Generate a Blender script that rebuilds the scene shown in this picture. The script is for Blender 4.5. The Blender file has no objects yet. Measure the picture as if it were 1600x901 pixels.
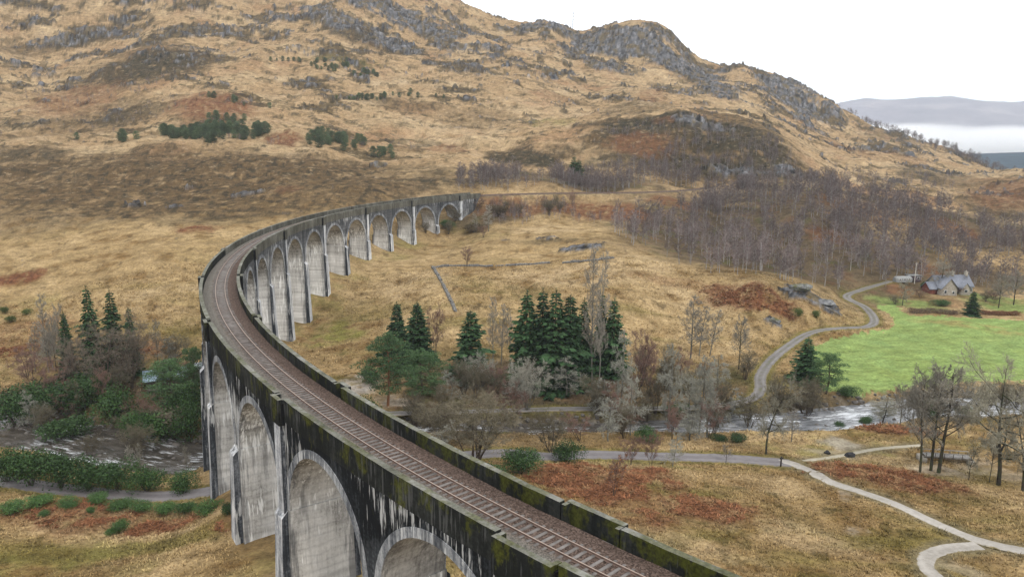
import bpy, math, random
import numpy as np
from mathutils import Matrix, Vector

# ================================================================ camera, sky, sun, exposure
SC = bpy.context.scene
COL = SC.collection
CAMZ = 55.79
cam = bpy.data.cameras.new('camera'); cam_o = bpy.data.objects.new('camera', cam); COL.objects.link(cam_o)
cam.sensor_width = 36.0; cam.lens = 27.34; cam.clip_start = 0.5; cam.clip_end = 30000
pitch, roll = math.radians(-10.935), math.radians(0.4217)
fw = Vector((0, math.cos(pitch), math.sin(pitch))); rt = Vector((1, 0, 0)); up = rt.cross(fw)
r2 = rt * math.cos(roll) + up * math.sin(roll); u2 = up * math.cos(roll) - rt * math.sin(roll)
cam_o.matrix_world = Matrix(((r2.x, u2.x, -fw.x, 0), (r2.y, u2.y, -fw.y, 0), (r2.z, u2.z, -fw.z, CAMZ), (0, 0, 0, 1)))
SC.camera = cam_o

SUN_EL, SUN_AZ = math.radians(48), math.radians(150)     # soft light from behind the right shoulder
w = bpy.data.worlds.new('World'); SC.world = w; w.use_nodes = True
nt = w.node_tree; nt.nodes.clear()
out = nt.nodes.new('ShaderNodeOutputWorld'); bg = nt.nodes.new('ShaderNodeBackground'); bg.inputs['Strength'].default_value = 0.1
sky = nt.nodes.new('ShaderNodeTexSky'); sky.sky_type = 'NISHITA'; sky.sun_disc = False
sky.sun_elevation = SUN_EL; sky.sun_rotation = SUN_AZ
tc = nt.nodes.new('ShaderNodeTexCoord'); cl = nt.nodes.new('ShaderNodeTexNoise'); cl.inputs['Scale'].default_value = 2.2; cl.inputs['Detail'].default_value = 5
cr = nt.nodes.new('ShaderNodeValToRGB')
cr.color_ramp.elements[0].position = 0.3; cr.color_ramp.elements[0].color = (12.6, 12.9, 13.4, 1)
cr.color_ramp.elements[1].position = 0.7; cr.color_ramp.elements[1].color = (15.2, 15.2, 15.3, 1)
mx = nt.nodes.new('ShaderNodeMix'); mx.data_type = 'RGBA'; mx.inputs['Factor'].default_value = 0.93    # a closed cloud deck over the clear sky
nt.links.new(tc.outputs['Generated'], cl.inputs['Vector']); nt.links.new(cl.outputs['Fac'], cr.inputs['Fac'])
nt.links.new(sky.outputs['Color'], mx.inputs['A']); nt.links.new(cr.outputs['Color'], mx.inputs['B'])
nt.links.new(mx.outputs['Result'], bg.inputs['Color']); nt.links.new(bg.outputs['Background'], out.inputs['Surface'])
sun = bpy.data.lights.new('sun', 'SUN'); sun.energy = 1.5; sun.angle = math.radians(12); sun.color = (1, .95, .88)
sun_o = bpy.data.objects.new('sun', sun); COL.objects.link(sun_o)
sd = Vector((math.sin(SUN_AZ) * math.cos(SUN_EL), math.cos(SUN_AZ) * math.cos(SUN_EL), math.sin(SUN_EL)))
sun_o.rotation_euler = (-sd).to_track_quat('-Z', 'Y').to_euler(); sun_o.location = (0, -200, 300)
SC.view_settings.view_transform = 'Standard'; SC.view_settings.look = 'None'
SC.view_settings.exposure = 0.13; SC.view_settings.gamma = 1.0; SC.view_settings.use_curve_mapping = False
SC.render.engine = 'CYCLES'; SC.cycles.max_bounces = 5; SC.cycles.diffuse_bounces = 2; SC.cycles.volume_bounces = 4
SC.cycles.transparent_max_bounces = 8

# ================================================================ surveyed data (metres; x right, y away, z up)
SPOTS = [(-23.0, 345.0, 18.8),
 (-32.0, 330.0, 15.5),
 (-40.0, 314.0, 13.8),
 (-47.0, 297.0, 13.0),
 (-52.5, 280.0, 11.5),
 (-57.0, 263.0, 9.5),
 (-60.5, 245.0, 5.6),
 (-61.5, 228.0, 1.2),
 (-62.0, 210.0, 0.0),
 (-61.0, 190.0, -0.5),
 (-58.0, 170.0, -0.8),
 (-48.0, 118.0, 2.6),
 (-42.0, 103.5, 5.2),
 (-32.8, 87.4, 7.5),
 (-20.0, 72.0, 10.5),
 (-8.0, 56.0, 14.0),
 (4.0, 44.0, 18.5),
 (18.0, 32.0, 23.5),
 (32.0, 20.0, 27.0),
 (48.0, 12.0, 29.5),
 (90.0, -10.0, 30.0),
 (0.0, 0.0, 26.0),
 (-30.0, 0.0, 21.0),
 (-30.0, 30.0, 17.0),
 (-70.0, 30.0, 9.0),
 (-60.0, 60.0, 8.0),
 (-90.0, 0.0, 14.0),
 (60.0, 40.0, 14.0),
 (90.0, 40.0, 9.0),
 (40.0, 56.0, 9.0),
 (25.0, 66.0, 8.0),
 (120.0, 30.0, 10.0),
 (100.0, 70.0, 4.2),
 (0.0, -60.0, 28.0),
 (60.0, -60.0, 32.0),
 (-60.0, -60.0, 20.0),
 (-80.9, 115.0, 1.5),
 (-63.2, 110.5, 2.0),
 (-43.2, 104.2, 3.4),
 (-58.4, 93.5, 3.2),
 (-60.0, 85.7, 4.2),
 (-45.3, 84.2, 5.2),
 (-39.5, 88.8, 6.0),
 (-92.2, 132.2, 0.2),
 (-69.5, 122.1, 0.6),
 (-53.0, 116.2, 1.2),
 (-109.3, 158.6, 0.0),
 (-92.4, 153.0, 0.0),
 (-69.5, 146.1, 0.0),
 (-111.9, 176.9, 0.8),
 (-88.6, 172.4, 0.8),
 (-81.7, 184.4, 2.0),
 (-128.8, 202.7, 3.5),
 (-109.8, 217.2, 7.5),
 (-155.6, 231.6, 8.0),
 (-92.7, 220.1, 7.0),
 (-165.9, 248.4, 13.0),
 (-132.4, 243.5, 12.0),
 (-103.5, 124.5, 1.0),
 (-135.3, 165.9, 1.0),
 (-80.4, 90.0, 5.0),
 (9.2, 101.4, 5.2),
 (16.0, 88.0, 6.0),
 (23.9, 88.0, 5.2),
 (41.1, 91.0, 3.6),
 (57.4, 90.8, 3.0),
 (63.3, 88.6, 3.0),
 (20.4, 115.0, 3.4),
 (40.3, 113.8, 2.5),
 (59.8, 112.5, 2.2),
 (79.3, 115.1, 2.2),
 (83.2, 136.1, 1.2),
 (65.6, 136.5, 0.9),
 (6.5, 119.2, 3.6),
 (-11.0, 128.2, 2.5),
 (0.2, 132.6, 2.0),
 (14.6, 127.0, 1.8),
 (33.5, 126.9, 1.6),
 (49.7, 125.6, 1.5),
 (-4.9, 147.4, 0.0),
 (13.3, 151.4, 0.0),
 (27.1, 155.5, 0.0),
 (47.3, 156.0, 0.0),
 (69.1, 159.9, 0.2),
 (100.5, 166.7, 0.3),
 (116.4, 169.1, 0.4),
 (-20.0, 155.9, -0.5),
 (-36.5, 178.1, -0.6),
 (-28.6, 167.1, -0.8),
 (88.7, 105.1, 3.0),
 (127.7, 155.5, 0.8),
 (74.3, 172.7, 0.4),
 (87.3, 205.2, 0.9),
 (110.6, 199.7, 0.8),
 (136.6, 200.4, 0.8),
 (157.5, 233.2, 2.0),
 (136.9, 238.7, 2.2),
 (125.1, 247.7, 2.6),
 (108.5, 229.1, 1.6),
 (79.0, 206.5, 1.4),
 (63.1, 186.6, 0.8),
 (117.9, 260.0, 3.0),
 (153.2, 262.7, 3.6),
 (136.9, 263.1, 3.4),
 (176.7, 263.2, 3.0),
 (158.9, 251.8, 2.4),
 (175.2, 217.7, 2.0),
 (-61.7, 207.7, 0.0),
 (-43.3, 213.5, 1.4),
 (-49.4, 244.9, 4.0),
 (-19.0, 225.8, 6.3),
 (-26.6, 265.3, 11.2),
 (-40.7, 270.7, 10.2),
 (-14.7, 293.4, 14.0),
 (11.1, 268.3, 12.8),
 (12.0, 292.3, 16.8),
 (13.1, 322.6, 20.0),
 (-5.4, 318.5, 19.0),
 (34.7, 301.5, 19.5),
 (46.2, 279.0, 16.5),
 (55.5, 266.9, 13.8),
 (63.2, 252.2, 11.5),
 (18.4, 218.4, 8.2),
 (38.0, 226.2, 8.6),
 (32.4, 189.5, 1.4),
 (51.1, 200.1, 2.0),
 (56.6, 223.7, 5.4),
 (67.4, 229.1, 8.2),
 (75.8, 232.1, 12.0),
 (86.4, 228.4, 8.5),
 (80.4, 221.4, 4.2),
 (99.5, 231.3, 3.6),
 (0.1, 190.7, 0.8),
 (-16.2, 191.3, 0.5),
 (-27.3, 201.6, 1.0),
 (-8.0, 369.0, 30.0),
 (20.0, 376.0, 30.0),
 (64.0, 390.0, 30.0),
 (84.0, 404.0, 30.0),
 (103.0, 428.0, 30.0),
 (20.0, 364.0, 26.5),
 (64.0, 376.0, 26.5),
 (90.0, 390.0, 26.5),
 (115.0, 415.0, 26.5),
 (-0.2, 352.0, 21.9),
 (28.7, 352.0, 22.1),
 (55.8, 340.0, 20.6),
 (67.1, 312.0, 13.3),
 (91.5, 372.0, 22.1),
 (117.7, 400.0, 26.3),
 (71.7, 288.0, 13.0),
 (86.1, 272.0, 10.9),
 (112.1, 300.0, 11.5),
 (127.6, 345.0, 22.1),
 (145.1, 395.0, 30.1),
 (133.0, 430.0, 31.8),
 (175.2, 430.0, 31.4),
 (121.4, 274.0, 6.2),
 (142.2, 284.0, 6.9),
 (162.4, 286.0, 5.5),
 (163.9, 330.0, 12.9),
 (194.5, 395.0, 20.8),
 (220.4, 450.0, 26.9),
 (181.8, 290.0, 3.7),
 (211.4, 340.0, 9.1),
 (252.8, 410.0, 16.4),
 (269.1, 470.0, 22.1),
 (322.6, 500.0, 24.3),
 (334.7, 570.0, 22.9),
 (377.2, 610.0, 28.6),
 (415.5, 640.0, 35.1),
 (479.6, 660.0, 51.8),
 (230.2, 290.0, 4.1),
 (312.9, 400.0, 14.6),
 (-216.0, 290.0, 20.2),
 (-188.7, 285.0, 21.0),
 (-223.2, 340.0, 31.1),
 (-276.5, 425.0, 45.6),
 (-298.5, 460.0, 51.3),
 (-351.0, 545.0, 72.9),
 (-396.5, 620.0, 99.4),
 (-467.9, 740.0, 153.0),
 (-127.4, 255.0, 16.5),
 (-144.8, 292.0, 23.0),
 (-169.9, 345.0, 31.2),
 (-200.3, 410.0, 44.8),
 (-219.0, 450.0, 53.4),
 (-263.1, 545.0, 77.8),
 (-306.4, 640.0, 111.3),
 (-369.3, 780.0, 170.8),
 (-100.1, 268.0, 19.2),
 (-112.3, 302.0, 23.4),
 (-115.6, 352.0, 31.1),
 (-136.9, 420.0, 45.0),
 (-150.9, 465.0, 56.8),
 (-180.3, 560.0, 83.4),
 (-207.8, 650.0, 112.9),
 (-253.1, 800.0, 174.6),
 (-80.3, 325.0, 27.9),
 (-58.0, 352.0, 30.7),
 (-65.7, 400.0, 36.3),
 (-76.0, 465.0, 46.2),
 (-86.2, 530.0, 61.8),
 (-100.3, 620.0, 87.1),
 (-118.8, 740.0, 133.0),
 (-133.9, 840.0, 181.5),
 (-30.8, 372.0, 30.4),
 (-35.9, 435.0, 40.1),
 (-0.5, 425.0, 37.3),
 (-0.7, 520.0, 54.0),
 (-1.1, 650.0, 89.3),
 (-1.7, 800.0, 140.2),
 (42.6, 440.0, 35.2),
 (49.4, 475.0, 48.9),
 (54.7, 510.0, 63.3),
 (82.9, 520.0, 67.0),
 (113.0, 525.0, 72.2),
 (142.8, 525.0, 67.5),
 (164.0, 510.0, 57.3),
 (171.5, 470.0, 39.7),
 (115.9, 480.0, 51.2),
 (140.1, 455.0, 40.0),
 (95.7, 455.0, 39.7),
 (63.7, 620.0, 74.7),
 (139.6, 650.0, 82.7),
 (184.0, 640.0, 76.2),
 (220.9, 640.0, 62.8),
 (226.2, 570.0, 39.6),
 (107.6, 680.0, 91.7),
 (132.9, 850.0, 139.9),
 (202.6, 800.0, 110.9),
 (254.4, 800.0, 98.9),
 (290.2, 720.0, 52.6),
 (340.5, 850.0, 75.5),
 (300.8, 640.0, 37.9),
 (322.1, 610.0, 31.7),
 (409.9, 780.0, 43.7),
 (420.9, 720.0, 30.5),
 (-684.7, 890.0, 295.6),
 (-794.2, 1032.4, 260.6),
 (-1027.0, 1335.0, 113.0),
 (-562.1, 910.0, 289.0),
 (-652.0, 1055.6, 254.0),
 (-843.1, 1365.0, 110.0),
 (-432.9, 930.0, 278.4),
 (-502.2, 1078.8, 243.4),
 (-649.4, 1395.0, 105.3),
 (-296.9, 950.0, 263.5),
 (-344.4, 1102.0, 228.5),
 (-445.4, 1425.0, 98.6),
 (-189.2, 960.0, 245.4),
 (-219.5, 1113.6, 210.4),
 (-283.8, 1440.0, 90.4),
 (-122.4, 960.0, 229.6),
 (-115.6, 905.0, 204.9),
 (-141.9, 1113.6, 194.6),
 (-183.5, 1440.0, 83.3),
 (-77.6, 960.0, 215.7),
 (-73.2, 905.0, 191.7),
 (-90.0, 1113.6, 180.7),
 (-116.4, 1440.0, 77.1),
 (-47.6, 960.0, 204.5),
 (-44.9, 905.0, 181.1),
 (-55.2, 1113.6, 169.5),
 (-71.3, 1440.0, 72.0),
 (-2.3, 960.0, 189.0),
 (-2.1, 905.0, 166.3),
 (-2.7, 1113.6, 154.0),
 (-3.5, 1440.0, 65.0),
 (24.1, 960.0, 191.3),
 (22.9, 905.0, 168.6),
 (27.9, 1113.6, 156.3),
 (36.1, 1440.0, 66.1),
 (50.5, 960.0, 190.8),
 (47.9, 905.0, 168.1),
 (58.6, 1113.6, 155.8),
 (75.8, 1440.0, 65.9),
 (77.2, 960.0, 179.4),
 (73.1, 905.0, 157.3),
 (89.5, 1113.6, 144.4),
 (115.8, 1440.0, 60.7),
 (96.0, 960.0, 183.9),
 (90.9, 905.0, 161.5),
 (111.3, 1113.6, 148.9),
 (144.0, 1440.0, 62.8),
 (114.7, 960.0, 189.8),
 (108.6, 905.0, 167.1),
 (133.0, 1113.6, 154.8),
 (172.0, 1440.0, 65.4),
 (148.5, 960.0, 194.4),
 (140.5, 905.0, 171.5),
 (172.2, 1113.6, 159.4),
 (222.7, 1440.0, 67.5),
 (178.1, 955.2, 184.6),
 (168.6, 900.2, 162.2),
 (206.6, 1108.0, 149.6),
 (267.2, 1432.8, 63.1),
 (204.8, 951.0, 159.0),
 (193.7, 896.0, 138.0),
 (237.6, 1103.2, 124.0),
 (307.2, 1426.5, 51.5),
 (231.0, 946.8, 142.8),
 (218.4, 891.8, 122.7),
 (268.0, 1098.3, 107.8),
 (346.5, 1420.2, 44.3),
 (274.0, 939.6, 141.8),
 (258.9, 884.6, 121.8),
 (317.8, 1089.9, 106.8),
 (411.0, 1409.4, 43.8),
 (303.1, 934.8, 129.4),
 (286.4, 879.8, 110.1),
 (351.6, 1084.4, 94.4),
 (454.7, 1402.2, 38.2),
 (332.2, 930.0, 116.3),
 (313.7, 875.0, 97.8),
 (385.3, 1078.8, 81.3),
 (498.3, 1395.0, 32.3),
 (368.4, 924.0, 98.2),
 (347.0, 869.0, 88.9),
 (427.3, 1071.8, 63.2),
 (552.6, 1386.0, 24.2),
 (397.5, 919.2, 80.2),
 (374.4, 864.2, 72.0),
 (461.2, 1066.3, 45.2),
 (596.3, 1378.8, 16.1),
 (439.7, 912.0, 67.4),
 (413.9, 857.0, 60.0),
 (510.0, 1057.9, 32.4),
 (659.5, 1368.0, 10.3),
 (488.4, 903.6, 51.2),
 (459.5, 848.6, 44.8),
 (566.6, 1048.2, 16.2),
 (732.6, 1355.4, 3.1),
 (530.3, 896.4, 33.0),
 (498.5, 841.4, 27.6),
 (615.1, 1039.8, -2.0),
 (795.4, 1344.6, -5.2),
 (561.3, 891.0, 19.8),
 (527.5, 836.0, 15.2),
 (651.1, 1033.6, -15.2),
 (842.0, 1336.5, -11.1),
 (624.8, 850.0, 2.8),
 (763.6, 850.0, 3.8)]
RIVER = [(-153.6, 170.0, 6),
 (-122.7, 157.9, 6.5),
 (-103.5, 149.2, 7),
 (-79.0, 139.6, 7.5),
 (-55.0, 131.2, 8),
 (-38, 144, 7.0),
 (-16, 147, 4.6),
 (8, 147.5, 4.2),
 (30, 150, 4.8),
 (60.0, 153.3, 6.8),
 (86.1, 160.3, 7.2),
 (113.5, 164.2, 7.8),
 (145.5, 168.7, 8),
 (194.0, 173.4, 8)]
WATER = -2.0
ROADS = {'left_road': (2.0, [(-110.6, 120.3),
 (-93.2, 118.1),
 (-81.5, 116.1),
 (-71.8, 113.5),
 (-60.5, 111.0),
 (-45.1, 109.0),
 (-26, 113),
 (-5, 124),
 (6.8, 124.6),
 (14.6, 126.7),
 (28.0, 126.9),
 (39.0, 126.6),
 (47.8, 124.8)]), 'path': (1.1, [(44.1, 125.4),
 (48.0, 124.7),
 (50.8, 117.5),
 (54.2, 113.4),
 (57.8, 108.4),
 (60.4, 102.5),
 (63.6, 97.2),
 (69.0, 93.5),
 (80.3, 88.8)]), 'spur': (1.2, [(62.9, 95.9),
 (57.9, 94.7),
 (54.1, 92.3),
 (52.3, 89.2),
 (52.1, 85.6),
 (51.9, 81.1)]), 'upper_path': (0.6, [(50.4, 126.0),
 (57.7, 128.9),
 (66.1, 132.5),
 (75.2, 134.5)]), 'track': (1.45, [(-31.1, 151.0),
 (-13.2, 154.5),
 (5.6, 156.1),
 (27.2, 156.5),
 (41.0, 158.1),
 (51.0, 161.7),
 (56.1, 168.0),
 (60.1, 179.8),
 (69.4, 195.9),
 (82.9, 212.2),
 (94.8, 219.2),
 (105.3, 224.1),
 (111.6, 233.4),
 (115.3, 247.9),
 (114.1, 259.9),
 (122.6, 267.7),
 (137.3, 277.4)]), 'rail': (3.0, [(-14.5, 360.5, 29.6),
 (3, 371, 29.6),
 (28, 380, 29.6),
 (64, 389, 29.6),
 (84, 402, 29.6),
 (98, 418, 29.6),
 (108, 432, 29.6)])}
PATCHES = [('bracken', 13.0, 111.6, 10.2, 8.8, 1),
 ('bracken', 21.3, 114.2, 5.7, 6.2, 0.8),
 ('bracken', 28.6, 103.4, 7.5, 4.2, 0.9),
 ('bracken', 18.6, 98.6, 4.1, 3.5, 0.6),
 ('bracken', 60.9, 119.1, 10.5, 5.1, 0.95),
 ('bracken', 51.9, 120.1, 4.3, 2.8, 0.8),
 ('bracken', 71.9, 228.5, 13.4, 7.2, 1),
 ('bracken', 64.0, 238.4, 6.1, 4.7, 0.8),
 ('bracken', 74.6, 142.9, 9.3, 2.9, 0.9),
 ('bracken', -197.9, 528.3, 25.5, 33.7, 0.8),
 ('bracken', -136.8, 468.1, 11.2, 13.3, 0.9),
 ('bracken', -156.8, 243.4, 8.6, 4.5, 1),
 ('bracken', -116.3, 286.9, 7.1, 6.3, 1),
 ('bracken', -63.9, 104.8, 7.6, 5.4, 0.7),
 ('bracken', -57.3, 101.0, 6.7, 3.3, 0.6),
 ('bracken', -47.0, 100.1, 5.5, 3.2, 0.9),
 ('bracken', -34.8, 91.3, 2.4, 2.9, 0.5),
 ('bracken', 8.5, 357.3, 32.4, 9.5, 0.8),
 ('bracken', 43.7, 356.6, 23.7, 14.8, 0.9),
 ('bracken', 79.8, 375.5, 12.6, 10.2, 0.7),
 ('bracken', 173.2, 384.0, 20.8, 23.4, 0.5),
 ('bracken', 134.7, 326.4, 11.6, 10.0, 0.6),
 ('bracken', 210.3, 375.2, 15.9, 13.4, 0.7),
 ('bracken', 220.6, 450.4, 24.8, 25.1, 0.4),
 ('bracken', 319.5, 511.4, 24.8, 69.3, 0.55),
 ('bracken', 77.4, 482.4, 20.1, 17.1, 0.55),
 ('bracken', 164.7, 294.8, 8.3, 11.0, 0.5),
 ('bracken', -130.7, 202.9, 11.9, 10.6, 0.4),
 ('bracken', -126.5, 190.5, 7.5, 4.1, 0.8),
 ('bracken', 51.4, 245.7, 12.4, 4.5, 0.3),
 ('bracken', -40.8, 495.3, 12.3, 14.6, 0.5),
 ('bracken', 99.6, 520.3, 8.7, 7.5, 0.4),
 ('bracken', 135.9, 270.5, 5.0, 6.9, 0.6),
 ('bracken', -90.6, 190.3, 5.2, 5.4, 0.6),
 ('bracken', 143.1, 252.1, 6.0, 7.1, 0.4),
 ('bracken', 31.0, 671.1, 16.6, 13.0, 0.35),
 ('bracken', 119.4, 685.4, 11.5, 47.8, 0.4),
 ('bracken', 307.9, 719.6, 25.8, 45.1, 0.35),
 ('bracken', 350.9, 722.9, 26.4, 41.7, 0.35),
 ('bracken', -311.1, 569.3, 32.0, 40.9, 0.5),
 ('bracken', -100.2, 348.7, 6.0, 7.8, 0.3),
 ('heather', 111.1, 515.4, 60.7, 16.0, 1),
 ('heather', 133.7, 473.2, 44.5, 24.7, 0.9),
 ('heather', 62.5, 489.2, 20.3, 14.8, 0.8),
 ('heather', 111.2, 476.1, 60.4, 35.8, 0.8),
 ('heather', 76.6, 451.8, 22.6, 19.4, 0.6),
 ('heather', -182.8, 342.8, 57.5, 46.0, 0.6),
 ('heather', -142.9, 348.3, 62.0, 47.4, 0.75),
 ('heather', -85.4, 346.2, 44.0, 30.1, 0.7),
 ('heather', -49.8, 377.9, 15.7, 20.4, 0.6),
 ('heather', -224.7, 371.4, 42.9, 31.9, 0.55),
 ('heather', 155.3, 539.0, 32.3, 30.2, 0.6),
 ('heather', -145.5, 378.5, 96.8, 48.3, 0.8),
 ('heather', -215.8, 389.0, 54.9, 40.6, 0.7),
 ('heather', -73.1, 370.8, 34.2, 33.6, 0.75),
 ('heather', -113.7, 328.8, 31.5, 27.6, 0.7),
 ('heather', -167.2, 339.3, 40.5, 27.0, 0.45),
 ('heather', -214.9, 340.2, 33.1, 29.6, 0.3),
 ('heather', -287.5, 637.7, 46.1, 44.8, 0.8),
 ('heather', -299.8, 678.6, 30.5, 26.2, 0.5),
 ('heather', -423.6, 710.9, 34.0, 15.9, 0.5),
 ('heather', -396.6, 730.2, 47.9, 16.6, 0.5),
 ('heather', -120.8, 753.3, 34.5, 15.0, 0.95),
 ('heather', -139.4, 758.3, 38.1, 15.5, 0.6),
 ('heather', -0.6, 483.4, 17.9, 16.5, 0.7),
 ('heather', -59.7, 485.9, 12.1, 10.4, 0.6),
 ('heather', -258.8, 418.4, 24.3, 17.9, 0.6),
 ('heather', 14.6, 465.8, 15.3, 13.8, 0.9),
 ('heather', 30.7, 482.6, 11.9, 9.2, 0.6),
 ('heather', -185.7, 488.7, 17.2, 19.0, 0.5),
 ('heather', -78.2, 601.8, 30.0, 10.9, 0.5),
 ('heather', -24.6, 589.0, 34.0, 24.5, 0.3),
 ('heather', 114.5, 511.7, 41.0, 16.1, 0.8),
 ('heather', 63.8, 499.7, 16.6, 14.4, 0.8),
 ('heather', 124.1, 465.3, 35.7, 20.7, 0.7),
 ('heather', 151.6, 456.1, 15.8, 23.7, 0.8),
 ('heather', 91.5, 473.9, 23.8, 13.0, 0.6),
 ('heather', 285.4, 452.4, 26.4, 33.2, 0.5),
 ('heather', 221.9, 352.8, 17.1, 20.6, 0.5),
 ('heather', 93.7, 590.3, 29.5, 34.4, 0.4),
 ('heather', -263.4, 518.2, 38.3, 35.2, 0.4),
 ('heather', 168.2, 552.5, 23.8, 39.9, 0.6),
 ('heather', -276.7, 481.2, 41.1, 24.6, 0.3),
 ('heather', 241.3, 510.9, 27.9, 22.8, 0.5),
 ('heather', 348.6, 570.1, 22.0, 30.8, 0.3),
 ('rock', -122.3, 763.2, 38.2, 18.4, 0.8),
 ('rock', -122.1, 849.6, 67.1, 28.2, 0.75),
 ('rock', -91.1, 839.0, 41.7, 27.0, 0.8),
 ('rock', -78.0, 877.6, 29.0, 27.4, 0.6),
 ('rock', -405.2, 730.1, 41.2, 14.0, 0.75),
 ('rock', -148.6, 776.3, 45.5, 21.1, 0.7),
 ('rock', -232.8, 794.7, 40.9, 16.0, 0.5),
 ('rock', -190.3, 800.4, 40.6, 17.2, 0.6),
 ('rock', -277.3, 744.2, 45.8, 15.0, 0.4),
 ('rock', 49.1, 931.7, 32.2, 18.9, 1),
 ('rock', 19.9, 937.9, 19.3, 17.7, 0.8),
 ('rock', 128.0, 890.3, 48.1, 35.8, 1),
 ('rock', 84.4, 911.9, 21.1, 40.2, 0.9),
 ('rock', 149.5, 917.3, 30.6, 19.7, 0.7),
 ('rock', 174.9, 855.4, 35.9, 32.7, 1),
 ('rock', 211.2, 891.9, 30.2, 21.7, 0.8),
 ('rock', 192.4, 758.8, 23.2, 46.4, 0.9),
 ('rock', 304.3, 879.4, 38.3, 77.3, 0.9),
 ('rock', 285.4, 901.1, 23.3, 22.8, 0.6),
 ('rock', 349.4, 875.4, 18.6, 13.3, 0.8),
 ('rock', 95.6, 816.4, 23.0, 20.0, 0.8),
 ('rock', 70.4, 868.7, 21.5, 28.2, 0.6),
 ('rock', -65.7, 808.8, 26.7, 27.1, 0.6),
 ('rock', -26.9, 796.0, 22.3, 28.2, 0.6),
 ('rock', -13.5, 754.0, 18.6, 17.5, 0.6),
 ('rock', -86.2, 762.6, 37.9, 15.5, 0.5),
 ('rock', 93.6, 236.0, 8.4, 8.5, 1),
 ('rock', 85.8, 232.3, 4.9, 2.8, 0.9),
 ('rock', 74.8, 216.6, 2.6, 2.8, 1),
 ('rock', 24.3, 280.5, 9.7, 5.0, 0.75),
 ('rock', 14.8, 300.4, 6.4, 4.0, 0.7),
 ('rock', 1.1, 299.4, 5.4, 4.6, 0.6),
 ('rock', 30.6, 285.3, 4.7, 4.6, 0.7),
 ('rock', -158.4, 323.6, 4.4, 4.9, 0.9),
 ('rock', -116.6, 346.1, 6.6, 5.0, 0.8),
 ('rock', -140.5, 322.1, 5.8, 4.8, 0.7),
 ('rock', -146.5, 357.3, 4.8, 4.9, 0.6),
 ('rock', -293.5, 657.7, 35.6, 25.8, 0.45),
 ('rock', 121.1, 513.6, 21.7, 10.3, 0.75),
 ('rock', 120.5, 450.0, 9.6, 6.4, 0.9),
 ('rock', 136.9, 446.1, 13.1, 7.4, 0.9),
 ('rock', 157.6, 449.3, 9.4, 13.9, 0.9),
 ('rock', 284.9, 791.1, 18.0, 40.9, 0.7),
 ('rock', 96.6, 503.5, 10.5, 4.8, 0.5),
 ('rock', -74.5, 433.0, 5.1, 5.6, 0.9),
 ('rock', -85.4, 346.2, 8.8, 5.0, 0.5),
 ('rock', -65.8, 332.3, 8.4, 3.0, 0.4),
 ('rock', -91.1, 315.4, 5.4, 2.8, 0.6),
 ('rock', -123.4, 349.4, 4.6, 4.9, 0.6),
 ('rock', -241.8, 604.1, 21.4, 15.3, 0.4),
 ('rock', -181.2, 709.7, 30.1, 15.0, 0.5),
 ('rock', -134.0, 593.4, 30.0, 12.4, 0.35),
 ('rock', -249.9, 697.5, 30.5, 14.2, 0.4),
 ('rock', -454.2, 746.1, 43.1, 9.4, 0.4),
 ('rock', 298.7, 757.6, 20.1, 28.1, 0.5),
 ('rock', 220.0, 727.0, 18.8, 21.3, 0.5),
 ('rock', 265.0, 533.3, 9.8, 17.2, 0.7),
 ('rock', -46.9, 714.5, 23.6, 19.8, 0.5),
 ('rock', 27.7, 731.7, 24.1, 18.0, 0.4),
 ('rock', -90.6, 700.7, 23.3, 14.6, 0.4),
 ('rock', -411.7, 670.7, 25.9, 13.9, 0.5),
 ('rock', -383.4, 648.4, 18.6, 12.6, 0.5),
 ('moss', -52.2, 216.6, 11.0, 11.6, 1),
 ('moss', -60.9, 241.5, 6.1, 7.4, 0.8),
 ('moss', -46.1, 308.4, 10.3, 4.1, 0.7),
 ('moss', -56.4, 282.3, 7.1, 5.0, 0.5),
 ('moss', -35.6, 199.7, 10.0, 4.8, 0.6),
 ('moss', -41.7, 313.9, 7.8, 4.2, 0.5),
 ('moss', -64.7, 240.5, 10.2, 10.4, 0.5),
 ('moss', -56.0, 257.4, 8.7, 6.4, 0.5),
 ('moss', -43.6, 290.7, 7.3, 7.3, 0.5),
 ('moss', -57.6, 86.7, 9.4, 5.5, 0.8),
 ('moss', -45.3, 84.2, 4.7, 3.3, 0.5),
 ('moss', -33.0, 93.4, 2.4, 1.5, 0.6),
 ('moss', -29.9, 79.7, 4.2, 3.6, 0.5),
 ('moss', -17.7, 83.5, 2.8, 10.6, 0.45),
 ('moss', -6.7, 77.2, 3.8, 3.5, 0.5),
 ('moss', 63.5, 134.4, 8.6, 4.2, 0.8),
 ('moss', 51.0, 132.2, 7.0, 3.7, 0.8),
 ('moss', -60.4, 114.7, 14.9, 1.2, 1),
 ('moss', -46.2, 109.4, 3.9, 1.3, 1),
 ('moss', 133.7, 256.6, 9.5, 7.2, 0.7),
 ('moss', 166.7, 254.2, 10.0, 9.1, 0.9),
 ('moss', 62.4, 168.4, 7.4, 6.8, 0.6),
 ('moss', -98.0, 176.3, 10.0, 8.9, 0.4),
 ('moss', 21.8, 122.9, 8.2, 2.1, 0.6),
 ('moss', 2.9, 153.8, 8.9, 1.8, 0.5),
 ('moss', 105.6, 231.6, 4.2, 8.9, 0.4),
 ('moss', 141.3, 222.5, 19.5, 4.0, 0.5),
 ('moss', -142.2, 222.1, 8.7, 9.8, 0.4),
 ('moss', -145.2, 697.1, 35.2, 9.6, 0.3),
 ('moss', 26.8, 573.7, 18.9, 21.3, 0.5),
 ('moss', 120.1, 499.6, 25.4, 6.0, 0.5),
 ('moss', -133.0, 407.3, 70.5, 8.0, 0.2),
 ('moss', 70.2, 161.9, 8.7, 1.9, 0.5),
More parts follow.
